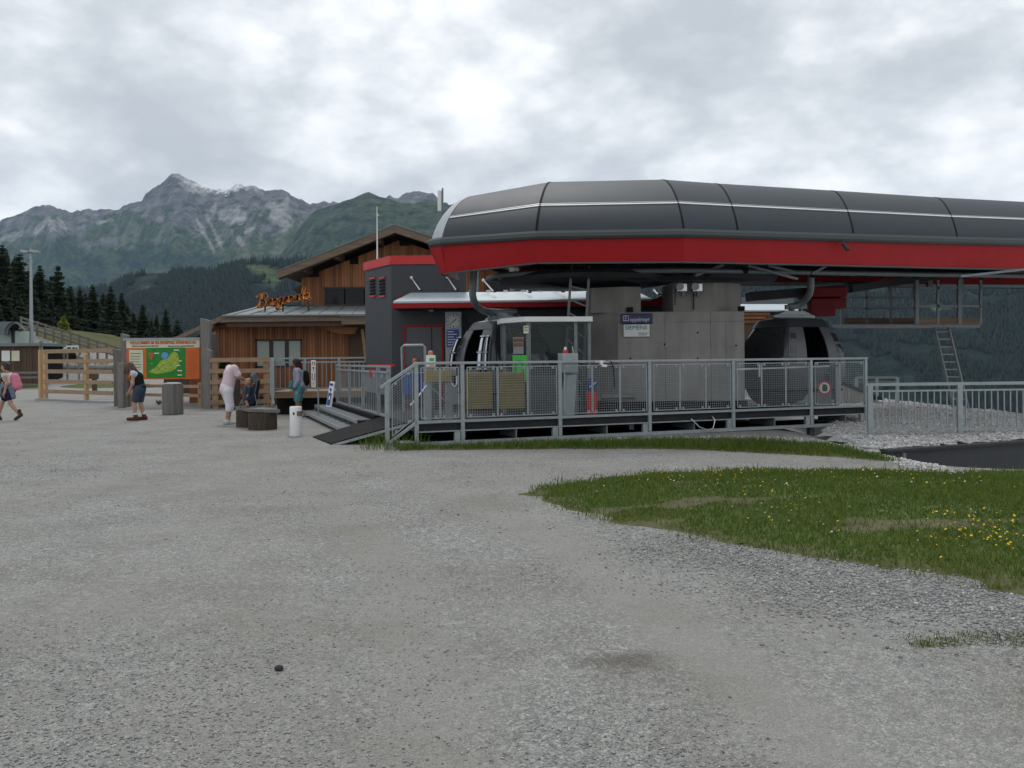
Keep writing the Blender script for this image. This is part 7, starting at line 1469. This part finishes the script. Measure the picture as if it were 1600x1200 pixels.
def torso(v, g=.02, lo=.2, sleeve=0.0, g2_=.018):
    C_, P_, N_ = v('chest'), v('pelvis'), v('neck'); W_ = C_ * .42 + P_ * .58; q = [(C_, W_, .135 + g, .118 + g), (W_, C_ * lo * 0 + P_, .118 + g, .142 + g), (C_, C_ * .35 + N_ * .65, .12 + g, .075 + g)]
    for s in ('l', 'r'):
        S_, E_, Wr = v('sh' + s), v('el' + s), v('wr' + s); q.append((C_ * .35 + S_ * .65, S_, .08 + g, .066 + g2_))
        if sleeve > 0: q.append((S_, S_ + (E_ - S_) * min(1, sleeve), .056 + g2_, .05 + g2_))
        if sleeve > 1: q.append((E_, E_ + (Wr - E_) * (sleeve - 1), .046 + g2_, .036 + g2_))
    return q
def shorts(v, f, g=.025):
    q = [(v('pelvis') + np.array([0, 0, .05]), v('pelvis'), .135 + g, .145 + g)]
    for s in ('l', 'r'): Hp, Kn = v('hip' + s), v('kn' + s); q += [(v('pelvis') * .4 + Hp * .6, Hp, .11 + g, .095 + g), (Hp, Hp + (Kn - Hp) * min(f, 1), .092 + g, .068 + g)] + ([(Kn, Kn + (v('an' + s) - Kn) * (f - 1), .064 + g, .06 + g)] if f > 1 else [])
    return q
LEFT = math.pi   # people who face the picture's left
def mirror(d, **over): r = dict(d); r.update(over); return r
# 1 walking woman with pink rucksack
J = dict(head=(.06, 0, 1.53), neck=(.02, 0, 1.37), look=(1, .1, -.05), chest=(0, 0, 1.20), pelvis=(-.02, 0, .90), shl=(.0, .17, 1.30), shr=(.0, -.17, 1.30), ell=(-.08, .21, 1.03), elr=(.10, -.21, 1.03), wrl=(-.02, .21, .80), wrr=(.22, -.20, .83), hipl=(-.02, .09, .86), hipr=(-.02, -.09, .86), knl=(-.12, .10, .50), knr=(.20, -.09, .48), anl=(-.36, .10, .17), anr=(.30, -.09, .09), toel=(-.27, .10, .05), toer=(.46, -.09, .04))
wp = atz(12, 657); W1 = lambda v: [('top', torso(v, .016), cloth('white_top', (.60, .60, .57)), [((0, 0, 1.33), (0, 0, 1))]), ('shorts', shorts(v, .62), cloth('navy_shorts', (.02, .022, .05)), []),
    ('jacket', [(v('pelvis') + np.array([.02, 0, .06]), v('pelvis') + np.array([-.02, 0, -.02]), .175, .185), (v('pelvis') + np.array([-.13, .1, .02]), v('pelvis') + np.array([-.2, .12, -.24]), .07, .06), (v('pelvis') + np.array([.1, .12, .02]), v('pelvis') + np.array([.16, .15, -.2]), .055, .05)], cloth('grey_jacket', (.15, .18, .21)), []),
    ('rucksack', [(np.array([-.20, 0, 1.22]), np.array([-.25, 0, .98]), .12, .14)], cloth('pink_rucksack', (.62, .20, .29)), []), ('strap', [(np.array([.02, .12, 1.36]), np.array([.10, .12, 1.15]), .03, .025), (np.array([.10, .12, 1.15]), np.array([-.08, .15, .98]), .025, .025), (np.array([.02, -.12, 1.36]), np.array([.10, -.12, 1.15]), .03, .025)], cloth('dark_strap', (.03, .02, .03)), [])]
hair_bob = lambda H, up, fw, sd: [(H + up * .04 - fw * .03, H + up * .03 - fw * .03, .102, .104), (H - fw * .07, H - up * .09 - fw * .07, .085, .06), (H + sd * .07 - fw * .02, H + sd * .07 - up * .07 - fw * .03, .035, .04), (H - sd * .07 - fw * .02, H - sd * .07 - up * .07 - fw * .03, .035, .04)]
BOOT = cloth('boot_olive', (.06, .05, .03))
person('woman walking at the picture edge with pink rucksack and jacket round her waist', wp, LEFT + .1, J, W1, SKIN, (.035, .014, .012), hair_bob, (BOOT, cloth('sock_dark', (.05, .03, .05)), .06), scale=1.02)
# 2 woman bending her head, black waistcoat
J = dict(head=(.21, 0, 1.42), neck=(.11, 0, 1.31), look=(.5, .0, -1), chest=(.03, 0, 1.15), pelvis=(-.04, 0, .85), shl=(.05, .16, 1.25), shr=(.05, -.16, 1.25), ell=(.05, .19, .98), elr=(.08, -.18, .98), wrl=(.17, .13, .77), wrr=(.19, -.12, .77), hipl=(-.05, .09, .82), hipr=(-.05, -.09, .82), knl=(.05, .11, .46), knr=(-.02, -.10, .46), anl=(.02, .12, .09), anr=(-.10, -.11, .09), toel=(.19, .13, .04), toer=(.07, -.13, .04))
W2 = lambda v: [('top', torso(v, .014), cloth('pale_top', (.50, .52, .60)), []), ('waistcoat', torso(v, .03)[:3], cloth('black_waistcoat', (.012, .012, .013)), [((0, 0, .93), (.35, 0, -1))]), ('shorts', shorts(v, .78, .02), cloth('denim', (.045, .065, .095)), [])]
hair_long = lambda H, up, fw, sd: [(H + up * .04 - fw * .03, H + up * .03 - fw * .02, .10, .103), (H - fw * .05, H - up * .12 - fw * .04, .08, .07)] + [(H + sd * s * .075, H + sd * s * .085 + np.array([.05, 0, -.17]), .04, .03) for s in (-1, 1)] + [(H + up * .07 + fw * .05, H + up * .06 + fw * .10 + np.array([.03, 0, -.12]), .05, .035)]
person('woman in black waistcoat and denim shorts looking down at her hands', atz(216, 656.5), LEFT, J, W2, SKIN, (.085, .05, .03), hair_long, (cloth('boot_red_brown', (.10, .035, .022)), cloth('sock_white', (.6, .6, .6)), .04), scale=1.06)
# 3 man in white bending to the child carrier
J = dict(head=(.23, .15, 1.35), neck=(.14, .05, 1.43), look=(.8, .3, -.9), chest=(.05, .0, 1.27), pelvis=(-.05, 0, .88), shl=(.08, .19, 1.40), shr=(.08, -.18, 1.40), ell=(.26, .23, 1.17), elr=(.22, -.25, 1.16), wrl=(.47, .10, 1.10), wrr=(.45, -.18, 1.06), hipl=(-.05, .09, .84), hipr=(-.05, -.09, .84), knl=(.05, .11, .47), knr=(.0, -.10, .47), anl=(-.02, .12, .09), anr=(-.05, -.11, .09), toel=(.16, .14, .04), toer=(.12, -.13, .04))
W3 = lambda v: [('polo_shirt', torso(v, .034, sleeve=.62, g2_=.03), cloth('pale_pink_shirt', (.66, .52, .58), .06), []), ('shorts', shorts(v, 1.22, .028), cloth('white_shorts', (.66, .66, .70), .06), [])]
hair_short = lambda H, up, fw, sd: [(H + up * .04 - fw * .025, H + up * .03 - fw * .03, .096, .098), (H - fw * .06, H - up * .05 - fw * .06, .07, .05)]
person('man in pale pink polo shirt and white shorts bending over the child carrier', atz(358, 663), .62, J, W3, SKIN2, (.05, .035, .025), hair_short, (cloth('trainer_grey', (.42, .44, .42)), None, .0), scale=1.04)
# 4 woman in lavender cardigan with bent arm at her mouth
J = dict(head=(.06, .0, 1.53), neck=(.02, 0, 1.38), look=(1, -.25, -.3), chest=(.0, 0, 1.22), pelvis=(-.02, 0, .90), shl=(.01, .165, 1.31), shr=(.01, -.165, 1.31), ell=(.05, .24, 1.08), elr=(-.03, -.22, 1.05), wrl=(.14, .05, 1.30), wrr=(.13, -.20, .95), hipl=(-.02, .09, .86), hipr=(-.02, -.09, .86), knl=(.02, .10, .48), knr=(-.03, -.10, .48), anl=(-.02, .11, .09), anr=(-.06, -.10, .09), toel=(.14, .13, .04), toer=(.10, -.12, .04))
J['wrl'], J['ell'], J['wrr'], J['elr'] = (.12, -.12, .98), (-.0, .22, 1.05), (.16, -.04, 1.33), (.06, -.23, 1.10)
J['wrl'] = (.10, .22, .86)
W4 = lambda v: [('dress', torso(v, .012)[:3] + [(v('pelvis'), v('pelvis') + np.array([.0, 0, -.1]), .165, .17)], cloth('grey_blue_top', (.22, .28, .33)), []), ('shorts', shorts(v, .92, .03), cloth('teal_shorts', (.10, .30, .32), .3), []),
    ('cardigan', torso(v, .034, sleeve=1.9, g2_=.022) + [(v('pelvis') + np.array([-.05, s * .08, .0]), v('pelvis') + np.array([-.06 + .12, s * .15, -.22]), .12, .06) for s in (-1, 1)], cloth('lavender_cardigan', (.36, .37, .46), .08), [((.13, 0, 1.1), (1, 0, 0))]),
    ('rucksack', [(np.array([-.2, 0, 1.22]), np.array([-.22, 0, 1.0]), .10, .11)], cloth('black_rucksack', (.012, .012, .013)), []), ('pouch', [(np.array([.16, .12, .98]), np.array([.18, .12, .86]), .06, .07)], cloth('teal_pouch', (.05, .26, .30)), [])]
hair_w4 = lambda H, up, fw, sd: [(H + up * .04 - fw * .03, H + up * .035 - fw * .03, .104, .106), (H - fw * .07, H - up * .22 - fw * .08, .085, .06)] + [(H + sd * s * .075 - fw * .02, H + sd * s * .08 - up * .16 - fw * .03, .04, .035) for s in (-1, 1)]
person('woman in lavender cardigan and teal shorts holding food to her mouth', atz(466, 652), LEFT + .25, J, W4, SKIN2, (.02, .010, .010), hair_w4, (cloth('trainer_white', (.6, .6, .6)), None, .0), scale=1.03)
# child carrier on the bench, with a toddler
cl = at(388, 631, 20.75); cc = thing('child_carrier', 'dark navy child carrier with raised hood standing on the log bench', 'child carrier', (cl.x, cl.y, .5)); NAVY = cloth('navy_fabric', (.018, .024, .040)); NAVY2 = cloth('slate_fabric', (.05, .06, .072))
def soft(name, prims, material, parent, h=.014, k=.03):
    V, Q = sdf_mesh(name, prims, material, parent, h, k); b = MB(); b.add([tuple(p) for p in V], [tuple(f) for f in Q]); return b.build(name, material, parent, smooth=True)
soft('back_pad', [((.14, 0, .08), (.24, 0, .62), .05, .06), ((.14, .1, .1), (.22, .1, .55), .045, .045), ((.14, -.1, .1), (.22, -.1, .55), .045, .045)], NAVY, cc)
soft('seat_pouch', [((-.02, 0, .1), (-.06, 0, .46), .09, .085), ((-.02, .08, .1), (-.05, .08, .42), .06, .06), ((-.02, -.08, .1), (-.05, -.08, .42), .06, .06), ((.1, 0, .1), (-.02, 0, .12), .08, .08)], NAVY2, cc)
soft('hood', [((.14, 0, .78), (.22, 0, .66), .075, .06), ((.13, .08, .76), (.2, .08, .64), .05, .045), ((.13, -.08, .76), (.2, -.08, .64), .05, .045)], mat('hood_grey', (.07, .085, .095), .8, 0, .15, 10), cc)
m = MB()
for s in (-.13, .13): m.tube([(.27, s, .0), (.2, s, .35), (.27, s, .68)], .012, 6); m.tube([(-.2, s, .0), (.0, s, .03), (.27, s, .0)], .012, 6); m.tube([(-.2, s, 0), (-.06, s, .3)], .012, 6)
m.tube([(.33, -.13, .01), (.42, -.13, .02), (.42, .13, .02), (.33, .13, .01)], .01, 6); m.build('frame', M['galv_dark'], cc, smooth=40)
J = dict(head=(.0, 0, .60), neck=(.03, 0, .50), look=(-1, -.6, -.2), chest=(.04, 0, .40), pelvis=(.05, 0, .22))
tod = thing('person', 'small bald-headed toddler sitting in the navy child carrier', 'person', (cl.x, cl.y, .5)); up = np.array([0, 0, 1.]); H = np.array([.02, -.02, .62]); fw = np.array([-.8, -.6, 0])
soft_p = [(H, H + np.array([0, 0, .02]), .082, .084), (H + fw * .03 - up * .045, H + fw * .035 - up * .05, .055, .05), (H - up * .08, np.array([.05, 0, .42]), .04, .05), (np.array([.05, 0, .42]), np.array([.06, 0, .22]), .085, .09), (H + fw * .085 - up * .01, H + fw * .09 - up * .02, .012, .013)]
for s in (-1, 1): soft_p += [(np.array([.05, s * .07, .45]), np.array([.06, s * .14, .34]), .035, .028), (np.array([.06, s * .14, .34]), np.array([.02, s * .155, .27]), .028, .022), (np.array([.06, s * .05, .22]), np.array([-.03, s * .13, .18]), .05, .04), (np.array([-.03, s * .13, .18]), np.array([.04, s * .17, .06]), .04, .028), (np.array([.04, s * .17, .05]), np.array([-.03, s * .17, .03]), .028, .025), (H + np.array([.0, s * .08, -.01]), H + np.array([.0, s * .082, -.03]), .015, .012)]
V, Q = sdf_mesh('body', soft_p, SKIN2, tod, .012, .025); b = MB(); b.add([tuple(p) for p in V], [tuple(f) for f in Q])
for s in (-1, 1): f = hand_fingers((.02, s * .155, .27), (-.3, .1 * s, -.5), s, .005); f.v = [tuple(np.array((.02, s * .155, .27)) + (np.array(p) - np.array((.02, s * .155, .27))) * .5) for p in f.v]; b.add(f.v, f.f)
b.build('body', SKIN2, tod, smooth=True); m = MB(); sdv = np.array([.6, -.8, 0])
for s in (-1, 1): m.sphere(H + fw * .074 + sdv * .03 * s + up * .0, .010, 6, 5)
m.build('eyes', M['ink'], tod); soft('romper', [(np.array([.05, 0, .42]), np.array([.06, 0, .22]), .098, .102)] + [(np.array([.05, s * .07, .45]), np.array([.06, s * .14, .34]), .046, .038) for s in (-1, 1)] + [(np.array([.06, s * .05, .22]), np.array([-.03, s * .13, .18]), .062, .05) for s in (-1, 1)], cloth('blue_romper', (.025, .04, .085)), tod)
soft('hair', [(H + np.array([.01, .01, .025]), H + np.array([.015, .01, .02]), .083, .085)], mat('baby_hair', (.22, .13, .07), .7), tod)
